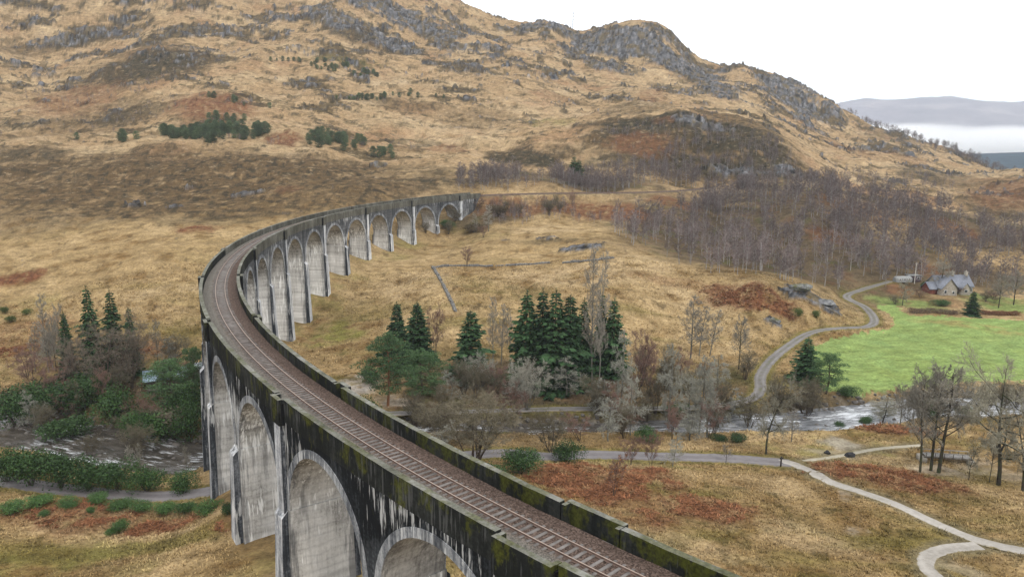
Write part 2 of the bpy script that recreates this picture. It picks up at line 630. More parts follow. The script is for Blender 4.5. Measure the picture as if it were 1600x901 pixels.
 ('moss', 80.8, 136.2, 7.8, 4.6, 0.4),
 ('olive', -63.3, 234.7, 12.0, 18.4, 0.7),
 ('olive', 4.0, 237.5, 9.8, 7.7, 0.6),
 ('olive', -10.2, 243.2, 5.2, 6.0, 0.6),
 ('olive', -47.2, 233.2, 9.8, 12.8, 0.5),
 ('olive', -16.2, 191.3, 15.8, 9.2, 0.6),
 ('olive', 23.6, 183.4, 15.2, 9.6, 0.45),
 ('olive', 45.8, 177.7, 13.6, 11.2, 0.5),
 ('olive', -114.9, 193.1, 22.2, 14.3, 0.5),
 ('olive', -94.2, 184.1, 20.4, 8.7, 0.6),
 ('olive', 44.2, 98.6, 6.2, 2.6, 0.4),
 ('olive', 65.9, 112.8, 6.5, 4.8, 0.5),
 ('olive', 37.1, 103.9, 3.6, 2.8, 0.4),
 ('olive', 8.3, 155.8, 18.0, 3.2, 0.6),
 ('olive', 26.9, 154.2, 18.0, 1.9, 0.6),
 ('olive', 55.1, 158.6, 11.1, 1.7, 0.6),
 ('olive', 59.0, 126.7, 5.7, 2.0, 0.7),
 ('olive', 69.9, 138.2, 5.1, 1.6, 0.7),
 ('olive', 81.2, 132.7, 10.2, 5.2, 0.5),
 ('olive', 89.4, 149.4, 11.5, 2.8, 0.5),
 ('olive', 72.3, 219.7, 5.7, 3.1, 0.4),
 ('olive', 112.9, 248.3, 6.7, 14.8, 0.4),
 ('olive', -174.5, 284.8, 27.5, 11.9, 0.25),
 ('olive', -42.2, 339.6, 16.9, 4.9, 0.3),
 ('olive', -13.2, 314.3, 12.9, 9.8, 0.5),
 ('olive', -19.7, 337.9, 11.1, 8.8, 0.8),
 ('olive', 45.0, 100.7, 5.4, 3.5, 0.3),
 ('olive', -85.9, 202.8, 9.1, 14.1, 0.6),
 ('olive', -118.0, 176.9, 8.7, 7.3, 0.6),
 ('litter', 107.1, 324.2, 64.6, 71.1, 0.9),
 ('litter', 91.5, 372.1, 28.4, 28.7, 0.5),
 ('litter', 138.5, 303.2, 35.7, 32.0, 0.85),
 ('litter', 145.1, 395.1, 41.6, 32.8, 0.8),
 ('litter', 26.6, 413.2, 51.1, 22.9, 0.8),
 ('litter', -11.6, 344.3, 14.2, 10.3, 0.8),
 ('litter', 234.7, 390.4, 33.7, 32.6, 0.7),
 ('litter', 181.9, 294.3, 19.9, 20.0, 0.8),
 ('litter', 65.2, 302.6, 15.3, 29.3, 0.8),
 ('litter', -91.9, 164.5, 24.8, 13.2, 0.9),
 ('litter', -72.7, 153.3, 12.6, 10.3, 0.9),
 ('litter', -7.8, 153.7, 17.7, 22.9, 0.85),
 ('litter', 13.5, 153.9, 16.5, 9.7, 0.8),
 ('litter', 32.8, 157.4, 11.9, 5.9, 0.7),
 ('litter', -2.9, 178.6, 23.5, 11.6, 0.75),
 ('litter', 25.3, 172.0, 14.3, 11.5, 0.7),
 ('litter', 332.3, 619.6, 28.9, 56.7, 0.5),
 ('litter', 411.8, 852.5, 31.2, 44.8, 0.4),
 ('litter', 53.4, 177.5, 7.6, 11.4, 0.5),
 ('litter', 64.4, 161.6, 5.7, 2.6, 0.6),
 ('litter', 99.7, 164.6, 15.8, 1.7, 0.6),
 ('gravel', -35.8, 174.3, 4.7, 6.8, 1),
 ('gravel', -25.1, 162.6, 4.1, 4.8, 0.6),
 ('gravel', 61.2, 134.6, 4.1, 3.5, 0.7),
 ('gravel', 57.0, 130.0, 4.7, 1.9, 0.4),
 ('gravel', 55.9, 89.7, 3.5, 1.8, 0.3),
 ('gravel', 47.7, 98.6, 1.6, 1.9, 0.5),
 ('gravel', 51.7, 112.0, 1.0, 3.1, 0.4),
 ('gravel', 81.4, 121.8, 6.0, 4.5, 0.35),
 ('gravel', -15.9, 155.6, 6.4, 1.7, 0.7),
 ('gravel', 71.4, 122.1, 4.7, 2.2, 0.5),
 ('straw', -217.5, 446.8, 65.4, 13.7, 0.6),
 ('straw', -43.6, 531.2, 35.1, 35.3, 0.5),
 ('straw', -169.2, 301.6, 34.2, 13.2, 0.5),
 ('straw', 20.8, 248.8, 24.7, 12.2, 0.6),
 ('straw', 43.4, 261.2, 13.1, 9.8, 0.5),
 ('straw', 58.6, 232.4, 13.8, 9.9, 0.5),
 ('straw', -31.8, 252.9, 12.6, 12.6, 0.4),
 ('straw', 38.9, 96.1, 10.2, 4.1, 0.5),
 ('straw', 22.7, 89.5, 9.1, 4.6, 0.5),
 ('straw', 9.0, 98.9, 5.7, 4.3, 0.4),
 ('straw', 66.1, 455.8, 11.4, 6.7, 0.5),
 ('straw', 189.0, 720.9, 36.8, 48.7, 0.4),
 ('straw', 13.9, 618.1, 35.6, 30.8, 0.4),
 ('straw', 305.0, 626.8, 40.2, 32.1, 0.6),
 ('straw', 123.7, 786.4, 39.3, 29.6, 0.4),
 ('straw', 398.0, 644.4, 24.9, 30.5, 0.7),
 ('straw', -51.5, 106.1, 7.8, 1.8, 0.4),
 ('straw', -39.2, 96.5, 4.3, 1.8, 0.4),
 ('straw', -217.8, 398.7, 15.0, 12.8, 0.6),
 ('straw', -209.5, 371.4, 14.0, 8.7, 0.5),
 ('straw', -105.3, 228.2, 12.4, 3.7, 0.4),
 ('straw', 13.0, 319.8, 15.8, 7.8, 0.5),
 ('straw', 40.8, 115.2, 7.0, 4.5, 0.4),
 ('lawn', 129.5, 254.5, 10.6, 5.5, 0.9),
 ('lawn', 163.6, 250.8, 11.1, 9.0, 0.9),
 ('lawn', 163.8, 263.8, 10.2, 4.2, 0.8),
 ('lawn', 135.0, 246.6, 6.9, 3.7, 0.7),
 ('dark', 109.5, 517.8, 54.4, 13.1, 1),
 ('dark', 74.7, 506.1, 21.0, 14.1, 0.8),
 ('dark', 141.1, 486.7, 33.4, 18.0, 0.85),
 ('dark', 121.9, 456.2, 42.7, 12.5, 0.9),
 ('dark', 153.7, 456.8, 15.9, 19.9, 0.9),
 ('dark', -116.0, 761.2, 34.8, 13.7, 0.8),
 ('dark', -144.0, 750.8, 25.2, 9.2, 0.6),
 ('dark', -287.5, 637.7, 37.4, 30.6, 0.8),
 ('dark', -0.6, 479.7, 15.8, 11.0, 0.7),
 ('dark', 15.3, 465.8, 13.8, 10.6, 0.9),
 ('dark', -395.5, 728.0, 34.1, 8.6, 0.6),
 ('dark', -258.8, 418.4, 20.2, 12.1, 0.5),
 ('dark', -116.8, 300.8, 15.9, 9.2, 0.3),
 ('dark', 126.1, 875.7, 36.4, 17.8, 0.5),
 ('dark', -32.2, 389.5, 22.5, 9.5, 0.6),
 ('dark', 272.8, 431.7, 21.0, 17.5, 0.5),
 ('dark', 305.3, 586.7, 16.3, 22.9, 0.5),
 ('dark', 55.4, 459.1, 22.8, 8.8, 0.5),
 ('dark', 308.5, 859.5, 26.3, 22.0, 0.35),
 ('dark', 190.6, 789.9, 26.7, 28.1, 0.4),
 ('dark', -314.0, 511.2, 19.7, 15.6, 0.4),
 ('dark', -248.3, 512.9, 18.8, 17.9, 0.5),
 ('dark', 17.0, 295.8, 14.6, 3.8, 0.4),
 ('dark', -68.2, 254.7, 6.5, 3.5, 0.3)]
FIELD = [(71.1, 176.8),
 (76.5, 194.0),
 (79.6, 201.5),
 (89.0, 209.6),
 (100.2, 216.9),
 (110.1, 222.2),
 (118.5, 233.0),
 (120.7, 250.7),
 (126.5, 252.9),
 (124.7, 238.5),
 (139.3, 235.8),
 (156.5, 231.7),
 (183.6, 228.7),
 (145.9, 179.2),
 (121.9, 177.7),
 (104.6, 173.8),
 (88.6, 171.6),
 (76.4, 167.2),
 (70.0, 167.4)]
WOODS = {'upper': [(-29.1, 373.2),
 (-25.7, 397.2),
 (28.4, 443.4),
 (71.6, 443.3),
 (102.4, 451.1),
 (106.9, 438.1),
 (65.1, 400.8),
 (9.0, 381.7),
 (-17.1, 371.8)], 'main': [(42.7, 336.2),
 (77.9, 365.5),
 (104.6, 413.6),
 (132.3, 427.6),
 (160.9, 429.9),
 (187.2, 433.0),
 (209.9, 427.7),
 (226.3, 405.1),
 (160.0, 281.4),
 (132.8, 268.7),
 (112.3, 262.4),
 (80.5, 240.9),
 (68.4, 247.9),
 (55.5, 266.9),
 (40.1, 294.9)], 'right': [(226.3, 405.1),
 (265.6, 403.3),
 (299.2, 403.7),
 (203.4, 269.5),
 (174.3, 273.7),
 (160.0, 281.4)], 'knoll': [(75.4, 444.3),
 (96.9, 482.3),
 (124.4, 500.6),
 (159.6, 495.3),
 (171.4, 469.7),
 (140.3, 431.0),
 (107.0, 438.8)], 'valley': [(147.2, 420.3),
 (203.0, 500.2),
 (347.5, 628.7),
 (327.1, 573.2),
 (280.4, 504.9),
 (187.2, 433.0)], 'bank': [(-17.4, 347.1),
 (-12.0, 356.3),
 (23.6, 364.1),
 (44.1, 336.2),
 (21.9, 335.7),
 (-0.2, 327.9)]}
SCRUB = [(-356.3, 593.7, 16.0, 31.9, 26),
 (-309.5, 575.1, 26.9, 38.7, 20),
 (-262.3, 558.1, 15.2, 24.4, 14),
 (-246.9, 505.5, 27.8, 25.9, 22),
 (-271.6, 606.2, 21.9, 26.2, 10),
 (-187.6, 488.6, 8.6, 13.8, 8),
 (-162.2, 454.4, 4.8, 12.7, 5),
 (-231.4, 537.3, 14.4, 19.3, 8),
 (-136.4, 453.5, 5.5, 9.4, 4),
 (-93.9, 479.8, 12.1, 11.3, 8),
 (-88.6, 606.8, 10.1, 8.1, 4),
 (-293.3, 476.2, 27.6, 14.7, 4),
 (95.8, 498.8, 25.1, 23.4, 44),
 (63.8, 499.7, 16.6, 19.9, 26),
 (139.3, 495.3, 25.4, 30.5, 50),
 (109.8, 468.9, 35.7, 38.0, 60),
 (154.4, 478.1, 16.5, 29.8, 26),
 (-63.4, 484.6, 8.0, 8.0, 4),
 (-6.0, 352.2, 11.6, 11.6, 6)]
PINES = [(-150.6, 459.0, 5.9),
 (-187.9, 481.7, 5.4),
 (-181.1, 482.7, 4.2),
 (-185.3, 467.0, 7.6),
 (-175.8, 465.6, 6.5),
 (-193.2, 462.2, 5.0),
 (-156.2, 454.9, 4.9),
 (-197.4, 464.3, 5.6),
 (-188.6, 471.1, 7.0),
 (-184.8, 478.2, 6.6),
 (-168.9, 454.9, 4.9),
 (-175.6, 453.9, 5.9),
 (-173.1, 476.1, 4.1),
 (-153.7, 476.1, 7.5),
 (-169.7, 449.7, 6.1),
 (-180.7, 455.6, 6.5),
 (-160.7, 469.6, 4.8),
 (-167.5, 482.6, 6.5),
 (-164.4, 472.2, 6.9),
 (-188.2, 468.6, 6.9),
 (-173.6, 457.4, 6.3),
 (-154.7, 457.7, 4.6),
 (-154.8, 456.1, 5.5),
 (-167.4, 467.4, 7.5),
 (-181.2, 468.5, 4.1),
 (-172.5, 460.7, 7.4),
 (-150.2, 479.6, 7.6),
 (-182.3, 452.5, 4.6),
 (-180.9, 481.5, 7.1),
 (-157.2, 484.6, 5.9),
 (-183.2, 464.9, 6.0),
 (-182.7, 466.7, 4.3),
 (-172.8, 449.5, 7.3),
 (-171.6, 467.6, 6.5),
 (-153.3, 477.6, 6.9),
 (-174.2, 461.9, 6.7),
 (-167.5, 459.2, 6.6),
 (-193.3, 475.3, 4.8),
 (-160.0, 453.4, 5.3),
 (-178.3, 468.2, 6.5),
 (-173.9, 457.6, 5.3),
 (-156.4, 480.9, 7.2),
 (-166.9, 458.0, 6.0),
 (-180.0, 465.1, 4.2),
 (-194.6, 463.2, 5.8),
 (-167.1, 467.0, 6.2),
 (-157.7, 468.0, 6.1),
 (-169.0, 461.9, 4.9),
 (-165.1, 460.4, 4.7),
 (-149.0, 481.8, 5.6),
 (-155.3, 484.4, 6.5),
 (-184.1, 457.8, 5.9),
 (-168.0, 468.3, 5.0),
 (-165.3, 450.9, 4.8),
 (-160.8, 478.4, 4.7),
 (-185.2, 480.4, 7.4),
 (-181.7, 477.4, 4.1),
 (-173.1, 461.8, 7.6),
 (-152.9, 482.1, 6.3),
 (-152.9, 475.2, 6.9),
 (-177.8, 460.3, 5.9),
 (-187.7, 454.6, 7.0),
 (-172.4, 470.2, 7.5),
 (-171.7, 451.5, 5.6),
 (-178.6, 470.4, 4.3),
 (-185.8, 474.9, 4.3),
 (-188.6, 459.7, 4.1),
 (-203.0, 461.5, 7.5),
 (-203.4, 460.8, 6.9),
 (-174.2, 455.9, 5.0),
 (-192.2, 463.6, 7.3),
 (-191.3, 464.9, 5.5),
 (-180.0, 454.7, 4.7),
 (-195.8, 460.1, 5.4),
 (-181.4, 453.1, 5.3),
 (-195.0, 467.4, 5.4),
 (-175.0, 459.5, 6.1),
 (-185.5, 457.3, 6.9),
 (-199.2, 462.4, 7.2),
 (-185.9, 449.4, 4.6),
 (-180.5, 459.5, 5.8),
 (-191.1, 463.6, 5.3),
 (-179.9, 461.1, 6.9),
 (-173.5, 456.1, 4.8),
 (-186.8, 464.9, 5.4),
 (-203.9, 465.5, 7.1),
 (-195.4, 452.0, 4.1),
 (-200.8, 463.6, 6.2),
 (-193.4, 457.0, 6.1),
 (-194.9, 453.8, 7.6),
 (-189.6, 467.0, 7.0),
 (-184.1, 458.9, 6.4),
 (-228.9, 464.9, 5.9),
 (-229.8, 462.0, 4.7),
 (-225.2, 457.1, 6.2),
 (-226.6, 459.8, 7.6),
 (-217.2, 456.2, 5.2),
 (-255.8, 464.6, 4.4),
 (-167.0, 488.4, 5.9),
 (-169.1, 499.8, 4.8),
 (-185.3, 496.4, 5.2),
 (-175.3, 499.1, 5.1),
 (-184.6, 494.4, 6.9),
 (-179.1, 497.5, 5.3),
 (-173.6, 490.4, 6.7),
 (-162.4, 479.8, 5.7),
 (-178.7, 476.1, 7.2),
 (-188.5, 492.6, 6.4),
 (-206.9, 543.7, 4.7),
 (-205.0, 544.3, 3.4),
 (-203.3, 543.6, 5.1),
 (-191.6, 547.3, 3.7),
 (-187.3, 540.1, 3.2),
 (-179.8, 533.0, 2.8),
 (-187.3, 539.3, 3.8),
 (-186.6, 533.4, 4.9),
 (-162.9, 534.4, 4.1),
 (-109.7, 469.9, 5.5),
 (-113.3, 480.1, 5.7),
 (-116.4, 483.5, 7.5),
 (-115.9, 472.5, 7.3),
 (-122.3, 470.9, 4.6),
 (-119.6, 464.8, 5.4),
 (-121.6, 477.9, 6.0),
 (-110.1, 471.3, 6.2),
 (-116.6, 473.6, 4.4),
 (-113.4, 462.3, 6.7),
 (-118.3, 474.5, 7.2),
 (-108.9, 476.0, 7.0),
 (-119.6, 485.4, 6.0),
 (-117.7, 485.5, 5.8),
 (-112.1, 466.2, 4.6),
 (-113.2, 485.2, 6.0),
 (-96.3, 488.7, 5.8),
 (-92.7, 483.7, 6.9),
 (-98.5, 459.3, 5.5),
 (-105.8, 480.1, 5.5),
 (-103.8, 478.6, 5.6),
 (-95.7, 474.0, 4.9),
 (-94.3, 470.8, 5.6),
 (-103.0, 481.5, 7.1),
 (-104.6, 476.2, 7.4),
 (-106.3, 477.9, 5.4),
 (-99.1, 469.9, 5.5),
 (-90.7, 481.7, 5.7),
 (-102.7, 478.3, 7.0),
 (-103.6, 483.6, 5.3),
 (-76.7, 467.8, 4.4),
 (-72.7, 468.4, 5.8),
 (-76.3, 465.9, 5.6),
 (-76.3, 466.0, 5.3),
 (-82.2, 464.2, 6.5),
 (-70.3, 462.0, 4.1),
 (-78.5, 463.9, 7.0),
 (-148.8, 673.0, 4.5),
 (-150.1, 678.1, 3.4),
 (-157.6, 676.8, 2.9),
 (-143.3, 681.5, 3.4),
 (-141.6, 685.5, 5.1),
 (-158.8, 665.2, 2.9),
 (-143.7, 692.6, 3.6),
 (-167.6, 668.2, 4.3),
 (-161.8, 663.9, 4.0),
 (-148.4, 677.4, 3.3),
 (-143.1, 688.4, 4.0),
 (-166.0, 679.2, 3.9),
 (-145.5, 685.4, 4.2),
 (-144.7, 687.6, 2.8),
 (-148.1, 669.2, 2.9),
 (-152.8, 674.8, 4.0),
 (-165.1, 671.8, 3.0),
 (-167.3, 676.0, 3.2),
 (-149.9, 668.0, 3.3),
 (-141.5, 686.3, 4.7),
 (-163.2, 666.1, 2.9),
 (-161.1, 685.4, 4.3),
 (-158.0, 674.2, 3.3),
 (-153.4, 667.0, 4.3),
 (-151.6, 673.4, 5.3),
 (-160.1, 686.5, 3.4),
 (-132.8, 670.6, 4.6),
 (-119.7, 684.9, 3.2),
 (-127.2, 668.2, 4.0),
 (-124.5, 678.6, 4.2),
 (-122.9, 679.1, 4.3),
 (-119.4, 681.4, 3.9),
 (-133.8, 672.1, 2.9),
 (-115.2, 678.7, 4.2),
 (-118.8, 684.5, 3.7),
 (-122.2, 671.8, 4.1),
 (-116.8, 678.1, 4.0),
 (-126.0, 678.5, 5.1),
 (-192.4, 672.0, 4.7),
 (-180.1, 674.7, 4.2),
 (-178.6, 675.0, 3.4),
 (-196.1, 667.8, 2.8),
 (-201.6, 667.9, 4.2),
 (-166.6, 681.2, 3.5),
 (-165.9, 682.7, 4.0),
 (-184.9, 676.6, 3.1),
 (-187.4, 670.4, 3.9),
 (-182.6, 670.9, 3.8),
 (-129.3, 585.1, 2.9),
 (-111.4, 603.6, 3.8),
 (-100.5, 605.9, 5.2),
 (-98.0, 607.7, 5.1),
 (-117.4, 599.0, 2.9),
 (-114.8, 604.6, 3.3),
 (-116.0, 599.4, 4.7),
 (-113.1, 598.1, 2.8),
 (-101.0, 606.5, 2.8),
 (-118.4, 594.7, 3.1),
 (-98.2, 610.0, 4.7),
 (-119.2, 593.9, 3.0),
 (-121.4, 593.0, 3.3),
 (-115.8, 600.3, 4.4),
 (-110.4, 598.8, 4.3),
 (-102.9, 603.4, 3.1),
 (-97.9, 608.2, 3.0),
 (-106.8, 607.7, 3.7),
 (-87.7, 616.0, 4.0),
 (-97.9, 612.9, 3.1),
 (-114.0, 604.5, 3.9),
 (-109.3, 600.1, 5.3),
 (-92.8, 615.5, 3.3),
 (-107.4, 605.9, 4.6),
 (-80.6, 626.0, 5.1),
 (-74.5, 621.3, 4.7),
 (-81.0, 623.1, 3.2),
 (-81.9, 623.4, 2.8),
 (-60.3, 621.8, 3.2),
 (-54.4, 624.5, 3.4)]
TREES = [('spruce', 3.4, 170.8, 22.3, 7.9, 'tall dark spruce at the left of the tight spruce clump by the river', ''),
 ('spruce', 6.9, 169.3, 23.0, 7.0, 'tall dark spruce standing second in the tight spruce clump', ''),
 ('spruce', 9.7, 167.2, 23.3, 8.3, 'widest dark spruce in the middle of the tight spruce clump', ''),
 ('spruce', 12.9, 167.6, 21.6, 7.7, 'dark spruce closing the right side of the tight spruce clump', ''),
 ('spruce', 16.7, 175.2, 19.1, 5.2, 'slim dark spruce just behind the pale tall poplar', ''),
 ('spruce', 21.3, 179.3, 19.8, 4.4, 'thin dark spruce rising behind the pale tall poplar', ''),
 ('spruce', 24.0, 177.8, 18.9, 6.4, 'broad pointed dark spruce at the right end of the conifer row', ''),
 ('spruce', -9.6, 177.8, 16.7, 9.7, 'loose green spruce with open tiers standing alone between two pine groups', ''),
 ('spruce', -24.0, 192.3, 14.8, 7.3, 'compact bright green conifer behind the orange-trunked pine', ''),
 ('spruce', -28.1, 185.7, 17.0, 6.7, 'taller slender conifer beside the compact bright green one', ''),
 ('pine', -26.3, 158.1, 16.2, 12.0, 'spreading scots pine with bare orange trunk on the gravel bank', ''),
 ('pine', -19.9, 166.3, 10.2, 12.3, 'low bushy grey-green pine right of the orange-trunked pine', ''),
 ('spruce', 68.5, 173.9, 10.8, 6.6, 'drooping dark conifer at the corner of the green field', ''),
 ('pine', 70.4, 166.4, 9.6, 7.7, 'round-topped dark pine on a clear stem at the field edge', ''),
 ('cone', 144.4, 238.4, 7.8, 5.1, 'neat conical dark evergreen standing in front of the grey house', ''),
 ('spruce', 33.1, 427.6, 14.7, 7.7, 'lone dark spruce standing beside the railway above the viaduct end', ''),
 ('spruce', 36.0, 429.7, 13.3, 6.4, 'second dark spruce pressed against the lone one by the railway', ''),
 ('spruce', -95.8, 171.5, 21.6, 5.1, 'dark spruce top rising left behind the round bare tree', ''),
 ('spruce', -90.7, 171.6, 21.0, 5.6, 'dark spruce top rising right behind the round bare tree', ''),
 ('spruce', -88.1, 174.3, 16.1, 3.7, 'small spruce top right of the two taller ones on the left bank', ''),
 ('spruce', -102.1, 172.4, 15.8, 3.7, 'small spruce among thin pale trunks on the left bank', ''),
 ('pine', -70.4, 153.4, 10.8, 10.6, 'dark shaggy pine hanging over the blue-roofed hut', ''),
 ('pine', -68.1, 159.5, 12.0, 6.6, 'dark pine squeezed against the viaduct pier by the river', ''),
 ('oak', 44.9, 128.8, 14.4, 9.3, 'bare dark oak with crooked limbs alone by the river bend', ''),
 ('alder', 68.2, 121.5, 18.2, 8.0, 'straight bare alder leftmost of three at the wooden footbridge', ''),
 ('alder', 70.3, 122.1, 18.7, 9.5, 'bare alder with forked crown in the middle of three at the footbridge', ''),
 ('alder', 71.1, 121.2, 18.6, 10.0, 'leaning bare alder rightmost of three at the footbridge', ''),
 ('oak', 77.3, 115.2, 21.8, 14.2, 'largest bare tree with dense round crown near the right edge', ''),
 ('oak', 79.7, 113.0, 15.9, 10.2, 'bare tree with mossy trunk cut by the right edge', ''),
 ('alder', 76.5, 116.3, 9.4, 2.9, 'thin bare sapling left of the largest round-crowned tree', ''),
 ('oak', 74.2, 117.9, 8.1, 3.3, 'short crooked tree with a few orange leaves behind the footbridge', ''),
 ('oak', 77.6, 154.4, 6.7, 7.1, 'small dome-shaped bare tree on the near river bank', ''),
 ('alder', 76.9, 145.9, 8.8, 4.1, 'leaning bare tree beside the dome-shaped one on the river bank', ''),
 ('alder', 79.8, 146.6, 8.1, 3.6, 'slim bare tree with bent top on the river bank', ''),
 ('oak', 92.6, 150.2, 7.2, 4.9, 'small bare tree on the far shore of the bright river', ''),
 ('oak', 101.6, 159.9, 8.7, 5.8, 'larger bare tree on the far shore of the bright river', ''),
 ('lichen', 32.2, 151.1, 18.4, 6.7, 'pale lichen-covered tree with short twisted twigs beside the river', ''),
 ('lichen', 36.0, 141.0, 15.5, 7.0, 'lichen-grey tree left of a close pair at the river edge', ''),
 ('lichen', 37.1, 139.1, 16.0, 7.6, 'lichen-grey tree right of a close pair at the river edge', ''),
 ('alder', 55.5, 182.9, 13.5, 6.0, 'lone bare tree with split trunk on the tan slope by the track', ''),
 ('pale', 45.5, 190.8, 16.5, 6.3, 'tall thin pale birch in front of the tan meadow', ''),
 ('pale', 48.1, 192.7, 13.2, 4.8, 'thin pale birch right of the tallest one before the meadow', ''),
 ('pale', 50.9, 192.9, 12.6, 5.4, 'thin pale birch rightmost before the meadow', ''),
 ('red', 27.1, 161.9, 15.3, 8.0, 'reddish bare birch thicket right of the spruces', ''),
 ('red', 30.6, 164.3, 11.0, 6.8, 'smaller reddish bare tree behind the riverside thicket', ''),
 ('lichen', 23.0, 155.1, 18.7, 5.9, 'grey bare tree in front of the rightmost spruce', ''),
 ('lichen', 22.6, 139.3, 11.7, 5.7, 'low grey bare tree on the river bank below the red thicket', ''),
 ('willow', 63.2, 158.9, 8.5, 11.0, 'bushy multi-stemmed bare willow behind the dark oak', ''),
 ('pale', 52.0, 136.4, 6.9, 2.9, 'thin drooping pale tree beside the bright river', ''),
 ('red', 23.3, 121.2, 6.5, 3.6, 'reddish sapling on the road verge', ''),
 ('lichen', 26.9, 121.6, 6.8, 4.0, 'lichen-pale sapling beside the road', ''),
 ('red', 19.8, 120.9, 5.1, 4.4, 'red-brown bushy sapling left of the road verge saplings', ''),
 ('alder', 36.8, 125.0, 3.4, 2.1, 'small dark sapling at the roadside', ''),
 ('orange', 15.0, 106.0, 6.8, 3.8, 'small tree holding orange leaves above the red bracken', ''),
 ('pale', 18.3, 169.0, 32.9, 5.8, 'very tall pale poplar rising in front of the spruces', ''),
 ('pale', 20.0, 169.9, 31.3, 5.0, 'second tall pale poplar tight beside the tallest one', ''),
 ('pale', -4.7, 188.6, 17.1, 3.4, 'thin bare pole tree in the row left of the spruces', ''),
 ('pale', -2.6, 187.7, 15.4, 3.7, 'thin bare tree second in the row left of the spruces', ''),
 ('pale', -0.3, 188.3, 14.5, 3.7, 'thin bare tree third in the row left of the spruces', ''),
 ('red', -19.5, 191.7, 14.5, 6.3, 'faint reddish bare tree behind the green conifers', ''),
 ('lichenbush', -7.2, 171.0, 8.6, 8.4, 'yellow-lichened spreading bush in front of the spruces', ''),
 ('lichenbush', 3.4, 156.0, 11.5, 9.5, 'big silver-grey lichened bush below the spruce clump', ''),
 ('red', -0.3, 151.4, 10.0, 8.0, 'reddish birch crown between the silver bush and the willow', ''),
 ('willow', -5.8, 117.2, 12.6, 16.4, 'huge olive bare willow fanning out beside the viaduct', ''),
 ('willow', 6.9, 126.9, 6.9, 9.4, 'brown bare thicket right of the huge willow', ''),
 ('willow', -12.5, 132.6, 7.8, 9.8, 'brown bare thicket left of the huge willow', ''),
 ('red', 12.6, 135.0, 5.2, 6.7, 'pinkish bare thicket above the dark round rhododendron', ''),
 ('lichen', 17.9, 135.5, 8.5, 5.6, 'mossy bare tree over the far bank of the river', ''),
 ('willow', 17.7, 156.0, 7.2, 9.0, 'tangled bare trees at the foot of the spruces', ''),
 ('willow', 28.2, 153.6, 7.1, 7.6, 'grey bare thicket on the far river bank', ''),
 ('willow', 45.3, 157.8, 7.9, 7.8, 'low grey scrub under the lone split tree', ''),
 ('oak', 37.7, 158.0, 10.6, 7.8, 'bare tree behind the lichen-grey pair', ''),
 ('red', -15.7, 268.0, 7.2, 6.6, 'small reddish bare tree growing at the stone wall', ''),
 ('pale', -108.5, 175.1, 18.9, 3.7, 'tall pale dead-looking tree left of the left bank group', ''),
 ('pale', -112.2, 176.1, 12.1, 3.2, 'thin pale tree at the left end of the left bank group', ''),
 ('alder', -107.1, 175.8, 13.6, 2.9, 'thin dark trunk between pale trees on the left bank', ''),
 ('alder', -104.6, 174.9, 17.0, 3.2, 'tall dark thin trunk beside the small spruce', ''),
 ('alder', -85.7, 181.6, 11.6, 1.8, 'single bare pole standing right of the round bare tree', ''),
 ('dome', -88.5, 162.3, 18.0, 16.8, 'big round bare tree of brown twigs on the left bank', ''),
 ('dome', -84.8, 166.1, 14.8, 10.9, 'bare brown tree filling the right of the round one', ''),
 ('dome', -96.9, 166.0, 14.1, 9.6, 'bare brown tree filling the left of the round one', ''),
 ('lichen', -82.4, 180.1, 7.8, 5.0, 'small pale bare tree on the tan slope near the pier', ''),
 ('dome', -65.4, 143.6, 7.2, 9.5, 'brown bare tree overhanging the rapids by the pier', ''),
 ('willow', -68.3, 133.8, 7.3, 7.7, 'leafless grey scrub on the lower bank in front of the rapids', ''),
 ('willow', -77.6, 134.7, 4.9, 5.5, 'grey bare scrub above the left hedge', ''),
 ('alder', -62.0, 118.8, 5.5, 1.6, 'thin bare sapling in the riverside hedge', ''),
 ('alder', -59.9, 118.1, 6.2, 1.6, 'thin bare sapling right of the other in the riverside hedge', ''),
 ('alder', -52.6, 118.3, 5.5, 1.6, 'bare sapling nearest the pier at the riverside hedge', ''),
 ('pale', -15.3, 326.9, 8.8, 4.3, 'white-stemmed birch just beyond the viaduct end', ''),
 ('pale', -10.0, 321.9, 11.3, 4.8, 'second white-stemmed birch beyond the viaduct end', ''),
 ('alder', 150.0, 267.9, 12.3, 7.5, 'bare tree screening the left gable of the grey house', ''),
 ('alder', 159.5, 272.0, 6.2, 5.8, 'bare tree in front of the grey house roof', ''),
 ('alder', 160.0, 250.1, 11.5, 7.0, 'tall bare tree on the lawn right of the house', ''),
 ('alder', 167.5, 254.2, 11.7, 7.1, 'bare tree at the right edge beyond the lawn', ''),
 ('oak', 128.1, 249.5, 8.4, 7.0, 'bare tree on the bank left of the house', ''),
 ('shrub', 9.3, 122.5, 4.1, 5.4, 'round dark green rhododendron above the red bracken', ''),
 ('shrub', 1.4, 114.0, 3.6, 7.5, 'wide dark green rhododendron behind the parapet', ''),
 ('shrub', -4.1, 109.1, 3.7, 7.2, 'green laurel bush close behind the parapet', ''),
 ('shrub', 39.0, 137.3, 1.7, 3.4, 'low green bush at the edge of the bright river', ''),
 ('shrub', 41.9, 137.0, 1.8, 3.8, 'low green bush second at the edge of the bright river', ''),
 ('shrub', 74.2, 154.7, 2.3, 3.3, 'dark bush on the grassy shore of the river', ''),
 ('shrub', 67.9, 153.0, 1.7, 3.0, 'small dark bush standing at the water on the shore', ''),
 ('shrub', 83.4, 146.6, 4.5, 4.8, 'green ivy bush between the riverside alders', ''),
 ('shrub', 91.3, 149.4, 3.1, 3.4, 'green bush on the far shore below the small bare tree', ''),
 ('shrub', 75.4, 166.6, 2.5, 5.5, 'dark bush on the steep bank below the field', ''),
 ('shrub', 35.3, 155.7, 3.3, 6.4, 'dark green bush under the lichen trees', ''),
